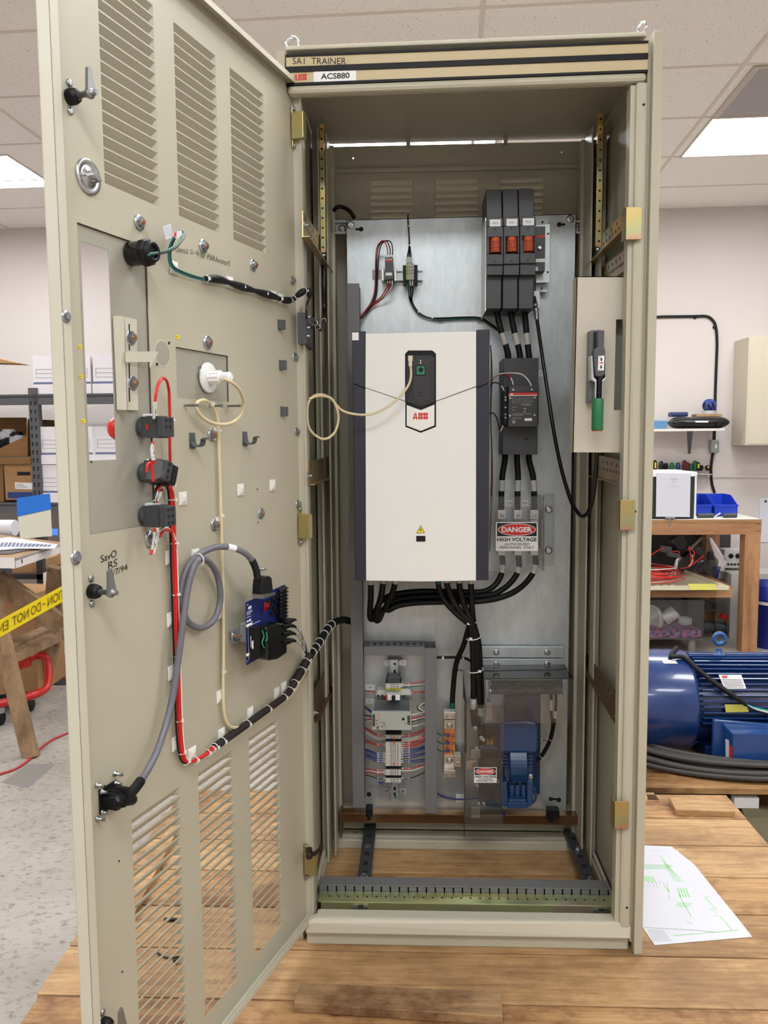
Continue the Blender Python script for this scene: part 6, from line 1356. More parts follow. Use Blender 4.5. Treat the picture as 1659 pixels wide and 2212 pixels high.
mb = MB(); mb.tube([D(566, 1362, nb+.031), D(570, 1375, nb+.031), D(566, 1388, nb+.031), D(571, 1400, nb+.031)], .0012, 5); mb.tube([D(575, 1366, nb+.031), D(577, 1378, nb+.031), D(574, 1385, nb+.031)], .0012, 5); B('green_fleck', mb, mat('green_fleck', (30, 150, 110), .4), T)
mb = MB()
for k in range(3): dslab(mb, [(596, 1352+k*17), (618, 1343+k*17), (618, 1354+k*17), (596, 1363+k*17)], nb+.006, nb+.02)
B('fuse_clips', mb, black, T, bevel=.001)
for k in range(3): mb = MB(); p, q_ = D(599, 1359+k*17, nb+.024), D(610, 1353+k*17, nb+.024); mb.cyl(p, q_, .003, 10); B('glass_fuse', mb, alu, T)
mb = MB(); dslab(mb, [(596, 1343), (615, 1334), (620, 1337), (600, 1347)], nb+.004, nb+.03); B('black_fin', mb, black, T)
mb = MB(); dslab(mb, [(498, 1362), (524, 1350), (524, 1374), (500, 1388)], .010, .012); dslab(mb, [(498, 1362), (524, 1350), (524, 1352), (498, 1364)], .002, .012); dslab(mb, [(500, 1386), (524, 1373), (524, 1375), (500, 1388)], .002, .012); B('rail_stub', mb, zinc, T)
mb = MB(); dslab(mb, [(517, 1346), (531, 1342), (531, 1385), (518, 1387)], .012, nb); B('rail_foot', mb, mat('foot_grey', (140, 142, 146), .45), T, bevel=.002)
mb = MB(); bolt(mb, D(506, 1373, .012), DN, .005, .012, True, 0, 1); B('stub_bolt', mb, [steel2, copper], T)
# D-sub plug
T = root('data_plug', D(557, 1290, .06), 'black hooded data plug on top of the blue circuit board', 'plug')
mb = MB(); dslab(mb, [(547, 1250), (551, 1245), (562, 1243), (567, 1247), (570, 1275), (571, 1281), (544, 1283), (545, 1262)], nb+.012, nb+.034); B('hood', mb, black, T, bevel=.002)
mb = MB(); dslab(mb, [(544, 1282), (571, 1278), (571, 1283), (545, 1292)], nb+.010, nb+.036); B('metal_shell', mb, steel2, T)
# three marked wires from the board to the harness
for k in range(3):
    mb = dtube([(611, 1353+k*17, .075), (626, 1351+k*16, .075), (641, 1356+k*15, .07), (652, 1372+k*12, .055), (659, 1392+k*7, .04), (662, 1412, .03)], .0028, 8)
    o = B('marked_wire', mb, blackm, label=['top', 'middle', 'bottom'][k]+' black wire with white marker arching from the board fuses to the harness', cat='wire')
    q_ = mb.path; n = len(q_); m2 = MB(); m2.tube(q_[int(n*.38):int(n*.80)], .0033, 8, 0, 0); B('wire_marker', m2, slp, o); m2 = MB(); m2.tube(q_[:int(n*.34)], .0042, 8, 0, 0); B('shrink_sleeve', m2, blackm, o)

# ================================================================ BACKGROUND, LEFT
def rbox(mb, u0, v0, u1, v1, b, dep, mi=0): mb.slab([RD(u0, v0, b), RD(u1, v0, b), RD(u1, v1, b), RD(u0, v1, b)], RB*dep, mi); return mb
def rpoly(mb, pts, b, dep, mi=0): mb.slab([RD(u, v, b) for u, v in pts], RB*dep, mi); return mb
bR = 5.25
T = root('storage_rack', RD(73, 1085, bR), 'grey boltless steel rack against the back wall holding boxes', 'rack')
mb = MB(); p0_, p1_ = RD(60, 838, bR), RD(80, 838, bR); z0_ = FLOOR_Z
mb.slab([p0_, p1_, V((p1_.x, p1_.y, z0_)), V((p0_.x, p0_.y, z0_))], RB*.05, 0)
for k in range(26):
    z = p0_.z-.09-k*.055
    if z < z0_+.05: break
    for f in (.25, .72): c = p0_.lerp(p1_, f); mb.slab([V((c.x-.007, c.y, z)), V((c.x+.006, c.y, z)), V((c.x+.002, c.y, z-.028)), V((c.x-.004, c.y, z-.028))], RB*-.0015, 1)
B('upright', mb, [shelfg, darkc], T)
def beam(z, nm='beam'):
    mb = MB(); a_ = RM(-4.2, bR, z); b2 = RM(-1.3, bR, z)
    mb.slab([a_, b2, b2-V((0, 0, .07)), a_-V((0, 0, .07))], RB*.04); mb.slab([a_-V((0, 0, .012)), b2-V((0, 0, .012)), b2-V((0, 0, .024)), a_-V((0, 0, .024))], RB*.95); B(nm, mb, shelfg, T)
zb1 = RD(30, 852, bR).z; zb2 = RD(40, 1086, bR).z
beam(zb1); beam(zb2)
for a_ in (-4.15, -1.35):
    for bb in (bR, bR+.9): mb = MB(); mb.slab([RM(a_, bb, z0_), RM(a_+.05, bb, z0_), RM(a_+.05, bb, zb1+.05), RM(a_, bb, zb1+.05)], RB*.05); B('upright', mb, shelfg, T)
bxw = mat('box_white', (226, 222, 226), .75); bxs = mat('box_stripe_blue', (34, 58, 120), .7)
def sbox(u0, v0, u1, v1, lab, b=bR+.02, dep=.38, base=None, arch=True):
    T = root('archive_box', RD(u0, v1, b), lab, 'box', 'white archive boxes on the rack')
    a_, c_ = RD(u0, v0, b), RD(u1, v1, b); z1_, z0_ = a_.z, (c_.z if base is None else base)
    P = lambda f, g, o=0: V((a_.x, a_.y, 0)).lerp(V((c_.x, c_.y, 0)), f)*1+V((0, 0, z0_+(z1_-z0_)*g))-RB*o
    mb = MB(); mb.slab([P(0, 1), P(1, 1), P(1, 0), P(0, 0)], RB*dep); B('body', mb, bxw, T)
    if arch:
        mb = MB(); mb.slab([P(-.02, .24, .008), P(1.02, .24, .008), P(1.02, 0, .008), P(-.02, 0, .008)], RB*(dep+.016)); B('lower_tray', mb, bxw, T)
        mb = MB(); 
        for g in (.255, .285): mb.slab([P(0, g+.02, .001), P(1, g+.02, .001), P(1, g, .001), P(0, g, .001)], RB*.001, 0)
        for g0, g1, f0, f1 in ((.64, .65, .1, .9), (.42, .43, .1, .9), (.53, .54, .1, .9), (.42, .65, .1, .115), (.42, .65, .885, .9)): mb.slab([P(f0, g1, .001), P(f1, g1, .001), P(f1, g0, .001), P(f0, g0, .001)], RB*.001, 1)
        B('print', mb, [bxs, greyink], T)
    return T
zs1 = zb1+.001; zs2 = zb2+.001
sbox(70, 768, 128, 850, 'white archive box on the top shelf immediately left of the door edge', base=zs1)
sbox(134, 767, 197, 850, 'white archive box on the top shelf, left one seen through the window', base=zs1)
sbox(199, 766, 262, 850, 'white archive box on the top shelf, right one seen through the window', base=zs1)
T2 = sbox(84, 922, 140, 1000, 'white archive box on the upper half of the lower stack, left of the door edge', base=RD(84, 1003, bR).z)
sbox(86, 1004, 142, 1086, 'white archive box at the bottom of the stack left of the door edge', base=zs2)
sbox(150, 921, 201, 995, 'white archive box seen low in the window, left part', base=RD(84, 1003, bR).z)
sbox(203, 921, 262, 995, 'greyish archive box with blue band seen low in the window behind the red button', base=RD(84, 1003, bR).z, b=bR+.06)
sbox(150, 1004, 262, 1086, 'wide white archive box hidden behind the door under the window boxes', base=zs2)
T = root('open_carton', RD(30, 984, bR), 'open brown carton stuffed with white and black plastic at the left edge', 'box')
a_, c_ = RD(-60, 912, bR), RD(57, 985, bR)
zt2, zm = RD(30, 984, bR).z, RD(30, 935, bR).z
mb = MB(); rpoly(mb, [(-60, 985), (57, 985), (57, 940), (45, 947), (0, 968), (-60, 975)], bR+.04, .005); rpoly(mb, [(-60, 985), (57, 985), (57, 902), (-60, 902)], bR+.42, .005); rpoly(mb, [(57, 985), (60, 985), (60, 905), (57, 938)], bR+.04, .38); rpoly(mb, [(-60, 986), (57, 986), (57, 984), (-60, 984)], bR+.04, .38); B('carton', mb, card_d, T)
mb = MB(); random.seed(5)
for k in range(12): c = RD(2+random.uniform(-14, 40), 948+random.uniform(-14, 14), bR+.2); mb.sphere(c, random.uniform(.05, .08), 0 if k % 3 else 1, 8, (1, .8, .6))
B('plastic_wrap', mb, [mat('wrap_white', (190, 190, 196), .4), black], T)
T = root('printed_carton', RD(30, 1084, bR), 'brown carton with hand hole, white label and dark blue band on the rack', 'box')
mb = MB(); rpoly(mb, [(8, 1004), (70, 1003), (71, 1078), (13, 1080)], bR+.03, .35); B('body', mb, card, T)
mb = MB(); rpoly(mb, [(37, 1019), (65, 1019), (65, 1027), (37, 1027)], bR+.028, .001, 0); B('hand_hole', mb, darkc, T)
mb = MB(); rpoly(mb, [(32, 1042), (70, 1043), (70, 1057), (33, 1056)], bR+.028, .001, 0); 
for k in range(3): rpoly(mb, [(35, 1045+k*3.4), (50+k*5, 1045+k*3.4), (50+k*5, 1046.4+k*3.4), (35, 1046.4+k*3.4)], bR+.027, .0005, 1)
B('label', mb, [white, greyink], T)
mb = MB(); rpoly(mb, [(16, 1063), (71, 1063), (71, 1077), (17, 1076)], bR+.028, .001); B('blue_band', mb, bxs, T)
mb = MB(); rpoly(mb, [(-60, 1084), (8, 1084), (6, 990), (-60, 990)], bR+.03, .3); rpoly(mb, [(-60, 990), (66, 987), (66, 1002), (-60, 1004)], bR+.0, .02); B('plain_carton', mb, card_d, label='plain brown carton at the far left under the open carton', cat='box')
mb = MB(); a_, b2, c_ = RD(-40, 766, bR+.1), RD(42, 785, bR+.1), RD(-40, 783, bR+.1); mb.slab([a_, b2, c_], RB*.15); B('carton_flap', mb, card, label='pointed brown carton flap jutting in at the left edge above the rack', cat='carton')
# floor mat, red cart, sawhorse, table
mb = MB(); mb.slab([G(100, 1478, FLOOR_Z+.006), G(330, 1478, FLOOR_Z+.006), G(330, 1414, FLOOR_Z+.006), G(100, 1414, FLOOR_Z+.006)], (0, 0, -.005)); B('floor_mat', mb, carpet, label='dark grey mat on the concrete floor behind the red cart', cat='mat')
mb = MB(); z_ = FLOOR_Z+.0006; mb.slab([G(4, 1690, z_), G(60, 1650, z_), G(122, 1650, z_), G(60, 1703, z_)], (0, 0, -.0005)); B('floor_patch', mb, mat('floor_patch_grey', (128, 124, 120), .5), label='darker rectangular patch on the concrete floor near the red cord', cat='patch')
TZ = .74
T = root('work_table', G(33, 1210, TZ), 'white-edged steel work table cluttered with papers at the left edge', 'table')
c0, c1, c2, c3 = G(-160, 1203, TZ), G(33, 1206, TZ), G(140, 1172, TZ), G(-40, 1150, TZ)
mb = MB(); mb.slab([c0, c1, c2, c3], (0, 0, -.012)); B('top', mb, mat('table_brown', (150, 118, 84), .6), T)
mb = MB(); n_ = V((0, -.004, 0))
for p, q_ in ((c0, c1), (c1, c2)): mb.slab([p+V((0, 0, .002)), q_+V((0, 0, .002)), q_-V((0, 0, .045)), p-V((0, 0, .045))], n_)
B('edge_angle', mb, mat('table_white_edge', (212, 208, 206), .4), T)
mb = MB(); p = c1-V((0, 0, .02)); mb.obox(c1.lerp(c2, .12)-V((0, .006, .022)), (.004, 0, 0), (0, .001, 0), (0, 0, .009)); B('edge_slot', mb, darkc, T)
wd = woodD
def timber(P, Q, w_, th, lab=None, par=None, m=wd, up=None):
    P, Q = V(P), V(Q); d = (Q-P); L_ = d.length; d.normalize(); u_ = V(up) if up else V((0, 1, 0)); s_ = d.cross(u_).normalized(); u_ = s_.cross(d)
    mb = MB(); mb.obox((P+Q)/2, s_*w_/2, d*L_/2, u_*th/2); return B('timber', mb, m, par, label=lab, cat='timber' if lab else None, bevel=.002)
T = root('sawhorse', G(60, 1640, FLOOR_Z), 'old wooden sawhorse trestle under the work table, legs splayed', 'sawhorse')
f0 = G(67, 1636, FLOOR_Z); f1 = F(-14, 1300, f0.y+.10); timber(f0+V((0, 0, 0)), f1, .068, .04, par=T)
timber(F(-10, 1250, 1.9), F(135, 1352, 2.0), .10, .04, par=T); timber(F(8, 1428, 1.75), F(150, 1362, 2.3), .085, .035, par=T, up=(0, 0, 1)); timber(F(8, 1402, 2.0), F(150, 1342, 2.5), .085, .035, par=T, up=(0, 0, 1))
f2 = G(84, 1488, FLOOR_Z); timber(F(110, 1388, f2.y-.05), f2, .10, .04, par=T); timber(F(122, 1225, 2.4), F(112, 1388, f2.y-.05), .09, .04, par=T)
T = root('red_cart', G(60, 1500, FLOOR_Z), 'low red tubular cart on black casters beneath the sawhorse', 'cart')
yc_ = 2.1
mb = MB(); mb.tube([F(-30, 1530, 1.9), F(0, 1520, 1.95), F(60, 1505, 2.0), F(96, 1490, 2.1), F(104, 1470, 2.15), F(104, 1435, 2.2), F(96, 1418, 2.2), F(80, 1416, 2.2), F(60, 1424, 2.15), F(20, 1440, 2.1)], .021, 10); B('frame_tube', mb, redcart, T)
mb = MB(); mb.slab([F(28, 1436, 2.12), F(64, 1424, 2.12), F(64, 1440, 2.12), F(28, 1452, 2.12)], (0, .02, 0)); B('bracket', mb, redcart, T); mb = MB(); mb.slab([F(-30, 1505, 2.1), F(40, 1495, 2.1), F(92, 1494, 2.5), F(30, 1500, 2.6)], (0, 0, -.02)); B('deck', mb, black, T)
for u, v in ((67, 1526), (3, 1556)):
    g = G(u, v+10, FLOOR_Z); mb = MB(); c = V((g.x, g.y, FLOOR_Z+.034)); mb.lathe(c-V((.012, 0, 0)), (1, 0, 0), [(.026, 0), (.033, .004), (.033, .02), (.026, .024)], 20); B('caster', mb, black, T)
    mb = MB(); mb.lathe(c+V((0, 0, .03)), (0, 0, 1), [(.02, 0), (.02, .02), (.012, .04)], 12); B('caster_fork', mb, steel2, T)
def tape():
    T = root('caution_tape', F(60, 1320, 1.1), 'yellow caution tape strung across behind the cabinet door, its lettering mirrored', 'tape')
    P = lambda a, g: F(-22+a*187, 1370-a*104+(g-.5)*(38-4*a)+(1 if False else 0), 1.10+a*.25)
    mb = MB(); n = 10
    top = [P(k/n, 0) for k in range(n+1)]; bot = [P(k/n, 1) for k in range(n+1)]
    for k in range(n): mb.slab([top[k], top[k+1], bot[k+1], bot[k]], (0, .0008, 0))
    B('strip', mb, yell_t, T)
    mb = MB(); pi = mat('tape_print', (118, 100, 20), .6)
    def word(s_, a0, a1):   # mirrored: starts at the right end
        q0 = F(-22+a1*187, 1370-a1*104+10.5, 1.098+a1*.25); q1 = F(-22+a0*187, 1370-a0*104+10.5, 1.098+a0*.25); r_ = F(-22+a1*187, 1370-a1*104-9.5, 1.098+a1*.25)
        a = q1-q0; b_ = r_-q0; text(mb, s_, q0, a.normalized(), b_.normalized(), a.length, b_.length, 0, bold=.01, lift=-.0004)
    for s_, a0, a1 in (('TION', .668, .86), ('DO', .476, .588), ('NOT', .26, .45), ('EN', .095, .215)): mb = MB(); word(s_, a0, a1); B('lettering', mb, pi, T)
    mb = MB(); qd = [F(-22+a*187, 1370-a*104+o, 1.0985+a*.25) for a, o in ((.61, -1.5), (.64, -1.5), (.64, 1.5), (.61, 1.5))]; mb.slab(qd, (0, .0003, 0)); B('lettering', mb, pi, T)
tape()
mb = MB(); z_ = FLOOR_Z+.006; mb.tube([G(-60, 1690, z_), G(0, 1672, z_), G(35, 1660, z_), G(62, 1642, z_), G(84, 1620, z_), G(110, 1600, z_), G(145, 1584, z_), G(190, 1570, z_), G(260, 1555, z_)], .005, 8); B('extension_cord', mb, mat('cord_red', (172, 40, 40), .45), label='red extension cord snaking over the concrete floor', cat='cord')
mb = MB(); mb.tube([G(36, 1458, z_), G(60, 1464, z_), G(95, 1466, z_), G(120, 1463, z_), G(170, 1470, z_)], .005, 8); B('thin_red_cord', mb, MC['cord_red'], label='thin red cord lying across the dark floor mat', cat='cord')
# things on the table
mb = MB(); mb.slab([F(36, 1076, 1.85), F(107, 1066, 1.85), F(110, 1100, 1.85), F(37, 1116, 1.85)], (0, .004, 0), 0); mb.slab([F(38, 1114, 1.852), F(109, 1099, 1.852), F(112, 1158, 1.852), F(44, 1164, 1.852)], (0, .004, 0), 1); B('taped_board', mb, [bluet, mat('board_cream', (196, 194, 176), .6)], label='pale board with wide blue masking tape along its top, upright on the table', cat='board')
for pts, mm, lab, z in (([(-60, 1170), (20, 1160), (125, 1176), (118, 1184), (40, 1184), (-60, 1192)], paper, 'long white label strip lying over the table papers', .012), ([(78, 1142), (125, 1142), (125, 1156), (76, 1154)], bluet, 'blue folder lying at the back of the table', .02), ([(-60, 1180), (10, 1178), (70, 1186), (20, 1196), (-60, 1196)], mat('magazine_dark', (90, 82, 84), .4), 'dark glossy magazine on the table corner', .005)):
    mb = MB(); mb.slab([G(u, v, TZ+z) for u, v in pts], (0, 0, -.004)); o = B('table_paper', mb, mm, label=lab, cat='paper')
    if mm is paper:
        mb = MB()
        for k in range(14): u = -10+k*8.5; a_, b2 = G(u+5, 1172+max(0, (u-20)*.06), TZ+z+.0005), G(u, 1181, TZ+z+.0005); mb.slab([a_, a_+V((.014, 0, 0)), b2+V((.014, 0, 0)), b2], (0, 0, .0003))
        B('printed_marks', mb, mat('print_blue_grey', (104, 108, 136), .6), o)
mb = MB(); mb.cyl(G(-30, 1140, TZ+.03), G(33, 1140, TZ+.03), .045, 18); B('label_roll', mb, paper, label='white label roll at the left edge of the table', cat='roll')
for u0, v0, u1, v1, yy, lab, mm in ((25, 1215, 80, 1260, 2.9, 'brown carton under the table beside the black rack post', card), (-40, 1285, 78, 1400, 2.45, 'large brown carton standing on the floor under the table', card)):
    mb = MB(); a_, b2 = F(u0, v0, yy), F(u1, v1, yy); z0_ = FLOOR_Z if v1 > 1300 else FLOOR_Z+.62; mb.box(a_.x, b2.x, yy, yy+.35, z0_, a_.z); B('carton', mb, mm, label=lab, cat='box')
mb = MB(); a_, b2 = F(20, 1200, 3.02), F(85, 1200, 3.02); mb.box(a_.x-.15, b2.x+.1, 2.85, 3.3, FLOOR_Z+.59, FLOOR_Z+.619); 
for xx in (a_.x-.15, b2.x+.06): mb.box(xx, xx+.04, 2.85, 2.89, FLOOR_Z, FLOOR_Z+.9)
B('black_stand', mb, mat('stand_black', (40, 40, 42), .5), label='black perforated steel stand behind the table', cat='stand')
mb = MB(); mb.slab([F(93, 1238, 2.75), F(115, 1228, 2.75), F(112, 1290, 2.75), F(94, 1284, 2.75)], (0, .3, 0)); B('white_carton', mb, bxw, label='white carton glimpsed between the sawhorse timbers', cat='box')

# ================================================================ BACKGROUND, RIGHT
YBn = 3.4
T = root('workbench', (2.3, 3.7, FLOOR_Z), 'lumber workbench with a white top behind the cabinet at right', 'workbench')
zt_ = F(1500, 1122, YBn).z; xl_, xr_ = F(1300, 1123, YBn).x, F(1645.5, 1123, YBn).x
mb = MB(); mb.box(xl_-.6, xr_, YBn, 4.25, zt_-.02, zt_, 0); mb.box(xl_-.6, xr_+.0, YBn-.001, YBn+.002, zt_-.02, zt_-.001, 1); B('top', mb, [mat('bench_white', (226, 222, 212), .4), card], T)
zr0, zr1 = F(1500, 1155, YBn).z, zt_-.021
mb = MB(); mb.box(xl_-.6, xr_, YBn, YBn+.04, zr0, zr1); B('front_rail', mb, woodH, T)
for v in (1131, 1147): mb = MB(); p = F(1638, v, YBn-.0005); mb.cyl(p, p+V((0, .0006, 0)), .004, 8); B('screw_hole', mb, darkc, T)
a_, b2 = F(1609, 1200, YBn), F(1642, 1200, YBn); mb = MB(); mb.box(a_.x, b2.x, YBn+.0, YBn+.09, FLOOR_Z, zr0); B('leg', mb, woodC, T)
mb = MB(); mb.box(a_.x, b2.x, 4.1, 4.19, FLOOR_Z, zr0); B('leg', mb, woodC, T)
mb = MB(); mb.box(xl_-.6, xl_-.51, YBn+.04, YBn+.13, FLOOR_Z, zr1); B('leg', mb, woodC, T)
z1_, z0_ = F(1500, 1270, YBn).z, F(1500, 1294, YBn).z
mb = MB(); mb.box(xl_-.5, F(1576, 1280, YBn).x, YBn+.05, YBn+.09, z0_, z1_); mb.box(F(1576, 1280, YBn).x, F(1576, 1280, YBn).x+.04, YBn+.05, 4.1, z0_, z1_); B('lower_rail', mb, woodH, T)
# tray with red wire coil
T = root('cream_tray', (2.1, 3.4, z1_), 'cream louvred sheet-metal tray on the lower bench rail', 'tray')
tray = mat('tray_cream', (216, 208, 180), .45); zt3 = z1_+.001
q0, q1, q2, q3 = V((xl_-.3, 3.3, zt3)), V((F(1575, 1268, 3.3).x, 3.3, zt3)), V((F(1500, 1220, 3.75).x, 3.95, zt3)), V((xl_-.3, 3.95, zt3))
mb = MB(); mb.slab([q0, q1, q2, q3], (0, 0, .003)); B('base', mb, tray, T)
mb = MB()
for a_, b2 in ((q0, q1), (q1, q2)): mb.slab([a_, b2, b2+V((0, 0, .03)), a_+V((0, 0, .03))], V((-.002, .006, 0)))
B('rim', mb, tray, T)
mb = MB()
for k in range(9): mb.tube([q0+V((.35+k*.05, .1, .004)), q0+V((.37+k*.05, .14, .008)), q0+V((.40+k*.05, .16, .004))], .006, 6)
B('louvre_ripples', mb, tray, T)
mb = MB(); a_ = q1+V((-.25, -.004, .005)); mb.slab([a_, a_+V((.17, 0, 0)), a_+V((.16, 0, .04)), a_+V((-.01, 0, .04))], (0, .002, 0)); B('yellow_tag', mb, mat('tag_yellow', (228, 222, 110), .6), T)
T = root('red_wire_coil', (2.0, 3.5, zt3), 'large coil of red wire lying in the cream tray', 'wire coil')
cc = V((F(1405, 1215, 3.55).x, 3.55, zt3+.02)); random.seed(11)
for k in range(16):
    R_ = .17+random.uniform(-.05, .05); mb = MB(); hz = .012+k*.0055; ph = random.uniform(0, 6)
    mb.tube([cc+V((R_*1.05*math.cos(t)+.01*math.sin(ph), R_*.8*math.sin(t), hz+.006*math.sin(2*t+ph))) for t in [2*math.pi*i/24 for i in range(24)]], .0032, 5, 0, 2, None, True); B('wire_turn', mb, red if k % 5 else whitew, T)
for pts, mm in (([(1470, 1228, 3.5), (1486, 1225, 3.5), (1494, 1210, 3.45), (1500, 1195, 3.45), (1492, 1185, 3.45), (1488, 1182, 3.45), (1492, 1200, 3.45), (1493, 1220, 3.48)], red), ([(1488, 1225, 3.48), (1505, 1212, 3.45), (1520, 1200, 3.42)], red), ([(1403, 1202, 3.5), (1420, 1190, 3.5), (1435, 1184, 3.5)], red), ([(1440, 1195, 3.5), (1455, 1192, 3.5), (1466, 1191, 3.5), (1466, 1196, 3.5), (1458, 1199, 3.5)], red), ([(1488, 1224, 3.48), (1496, 1212, 3.47), (1495, 1198, 3.47)], whitew)):
    mb = MB(); mb.tube([F(*p) for p in pts], .0035, 6); B('loose_end', mb, mm, T)
mb = MB(); mb.slab([F(1431, 1180, 3.5), F(1452, 1182, 3.5), F(1452, 1196, 3.5), F(1430, 1193, 3.5)], (0, .05, 0)); mb.slab([F(1442, 1192, 3.48), F(1470, 1198, 3.48), F(1468, 1206, 3.48), F(1444, 1202, 3.48)], (0, .04, 0)); B('relay_pair', mb, dgrey2, label='two small dark relays lying on the red wire coil', cat='relay', bevel=.003)
# white unit with sheet of paper
T = root('white_instrument', F(1450, 1118, 3.5), 'white-topped instrument with a printed sheet on its front, on the bench', 'instrument')
yw = 3.42
a_, b2 = F(1398, 1022, yw), F(1502, 1116, yw); zw0 = zt_+.001
mb = MB(); mb.box(a_.x, b2.x, yw+.01, yw+.42, zw0+.006, F(1400, 1030, yw).z); B('chassis', mb, mat('chassis_dark', (40, 42, 44), .5), T)
mb = MB(); mb.box(a_.x-.02, b2.x+.005, yw, yw+.43, F(1400, 1030, yw).z, F(1400, 1020, yw).z); mb.box(a_.x-.02, a_.x+.02, yw+.002, yw+.43, zw0, F(1400, 1030, yw).z); mb.box(b2.x-.008, b2.x+.005, yw+.002, yw+.43, zw0, F(1400, 1030, yw).z); B('case', mb, white, T, bevel=.003)
mb = MB(); mb.slab([F(1418, 1022, yw-.004), F(1492, 1023, yw-.004), F(1490, 1117, yw-.004), F(1417, 1116, yw-.004)], (0, .002, 0), 0)
ftext(mb, 'CONSOL', 1448, 1033, 1463, 1037, yw-.0045, 1); ftext(mb, '013', 1452, 1039, 1459, 1042, yw-.0045, 1); ftext(mb, 'In freezer repair', 1442, 1049, 1468, 1052, yw-.0045, 1); B('paper_sheet', mb, [paper, greyink], T)
mb = MB(); p = F(1447, 1124, yw-.02); mb.cyl(p+V((0, 0, .012)), p-V((0, 0, .04)), .006, 8); mb.box(p.x-.03, p.x+.03, p.y-.01, p.y+.02, p.z+.012, p.z+.02); B('clamp', mb, steel2, T)
# blue bins
def bin_(u0, u1, yb_, lab, mm):
    T = root('parts_bin', F(u0, 1105, yb_), lab, 'bin', 'blue parts bins on the bench'); a_, b2 = F(u0, 1070, yb_), F(u1, 1070, yb_); z0_ = zt_+.001; z1_ = F(u0, 1066, yb_+.25).z; zf = F(u0, 1090, yb_).z; t_ = .004
    mb = MB(); x0, x1 = a_.x, b2.x
    mb.box(x0, x1, yb_, yb_+.25, z0_, z0_+t_); mb.box(x0, x1, yb_, yb_+t_, z0_, zf); mb.box(x0, x1, yb_+.25-t_, yb_+.25, z0_, z1_)
    for xx in (x0, x1-t_): mb.slab([V((xx, yb_, z0_)), V((xx, yb_+.25, z0_)), V((xx, yb_+.25, z1_)), V((xx, yb_+.12, z1_)), V((xx, yb_, zf))], (t_, 0, 0))
    mb.box(x0-.004, x1+.004, yb_-.006, yb_, zf-.012, zf); B('bin', mb, mm, T)
    mb = MB(); random.seed(int(u0))
    for k in range(7): p = V((random.uniform(x0+.03, x1-.03), yb_+random.uniform(.05, .2), z0_+.03)); mb.tube([p, p+V((random.uniform(-.05, .05), .02, .03)), p+V((random.uniform(-.08, .08), .03, .01))], .005, 6, k % 3)
    B('contents', mb, [green, blackm, whitew], T)
bin_(1488, 1540, 3.62, 'left blue parts bin on the bench, partly behind the white instrument', bluebin); bin_(1543, 1594, 3.6, 'right blue parts bin on the bench with green items in it', bluebin)
for u0, u1, lab in ((1507, 1541, 'left black foam grip on the bench in front of the bins'), (1563, 1591, 'right black foam grip on the bench in front of the bins')):
    mb = MB(); p, q_ = F(u0, 1104, 3.5), F(u1, 1106, 3.5); p.z = q_.z = zt_+.016; mb.cyl(p, q_, .015, 14); B('foam_grip', mb, dgrey2, label=lab, cat='grip')
mb = MB(); mb.tube([V((F(1544, 1100, 3.52).x, 3.52, zt_+.006)), V((F(1556, 1094, 3.6).x, 3.6, zt_+.02))], .005, 8, 0, 0); B('pen', mb, white, label='white pen lying between the foam grips on the bench', cat='pen')
# wall items
def wbox(mb, u0, v0, u1, v1, off, dep, mi=0): mb.slab([WL(u0, v0, off), WL(u1, v0, off), WL(u1, v1, off), WL(u0, v1, off)], RB*dep, mi); return mb
T = root('wall_shelf', WL(1485, 930, .1), 'short white wall shelf on a dark tapered bracket above the bench', 'shelf')
mb = MB(); a_, b2 = WL(1380, 927, .3), WL(1566, 925, .3); mb.slab([a_, b2, b2+V((0, 0, -.018)), a_+V((0, 0, -.018))], RB*.299); B('board', mb, mat('shelf_white', (214, 206, 198), .5), T)
mb = MB(); p = WL(1490, 930, .28); pl_ = lambda u, v, o: WL(u, v, o); mb.slab([WL(1485, 931, .27), WL(1497, 931, .27), WL(1491.5, 980, .03), WL(1487.5, 980, .03)], RB*.02); B('bracket', mb, shelfg, T)
SZ = a_.z
def onshelf(u, v, off): p = WL(u, v, off); return V((p.x, p.y, SZ))
T = root('hard_case', WL(1505, 925, .2), 'long black rounded hard case lying on the wall shelf', 'case')
p, q_ = WL(1447, 913, .2), WL(1569, 912, .2); p.z = q_.z = SZ+.045; mb = MB(); d_ = (q_-p).normalized(); rr = .043
rings = []
for t in (0, .02, .06, .12, .88, .94, .98, 1):
    c = p.lerp(q_, t); s_ = {0: .25, .02: .6, .06: .85, .12: 1, .88: 1, .94: .85, .98: .6, 1: .25}[t]
    rings.append([c+(-RB*math.cos(a))*(.11*(.6+.4*s_))*max(.2, 1)+V((0, 0, math.sin(a)*rr*s_)) for a in [2*math.pi*k/16 for k in range(16)]])
mb.loft(rings); B('shell', mb, blackg, T)
mb = MB(); wbox(mb, 1502, 909, 1530, 912.5, .312, .001); B('white_strip', mb, white, T)
mb = MB(); wbox(mb, 1469, 910, 1479, 920, .315, .01); wbox(mb, 1548, 910, 1558, 919, .315, .01); B('latch', mb, black, T)
mb = MB(); p = WL(1450, 900, .2); p.z = SZ+.091; q_ = WL(1487, 900, .2); mb.slab([p, V((q_.x, q_.y, p.z)), V((q_.x, q_.y, p.z+.035)), V((p.x, p.y, p.z+.035))], RB*.1); B('blue_wallet', mb, mat('wallet_navy', (32, 46, 92), .5), label='small navy zip wallet lying on the black hard case', cat='wallet', bevel=.01)
mb = MB(); p = WL(1504, 900, .2); q_ = WL(1560, 900, .2); mb.slab([V((p.x, p.y, SZ+.091)), V((q_.x, q_.y, SZ+.091)), V((q_.x, q_.y, SZ+.108)), V((p.x, p.y, SZ+.108))], RB*.12); B('small_board', mb, woodA, label='small pale wooden board on the right end of the hard case', cat='board')
T = root('wire_spool', WL(1532, 890, .15), 'spool tangled with blue wire standing on the small board', 'spool')
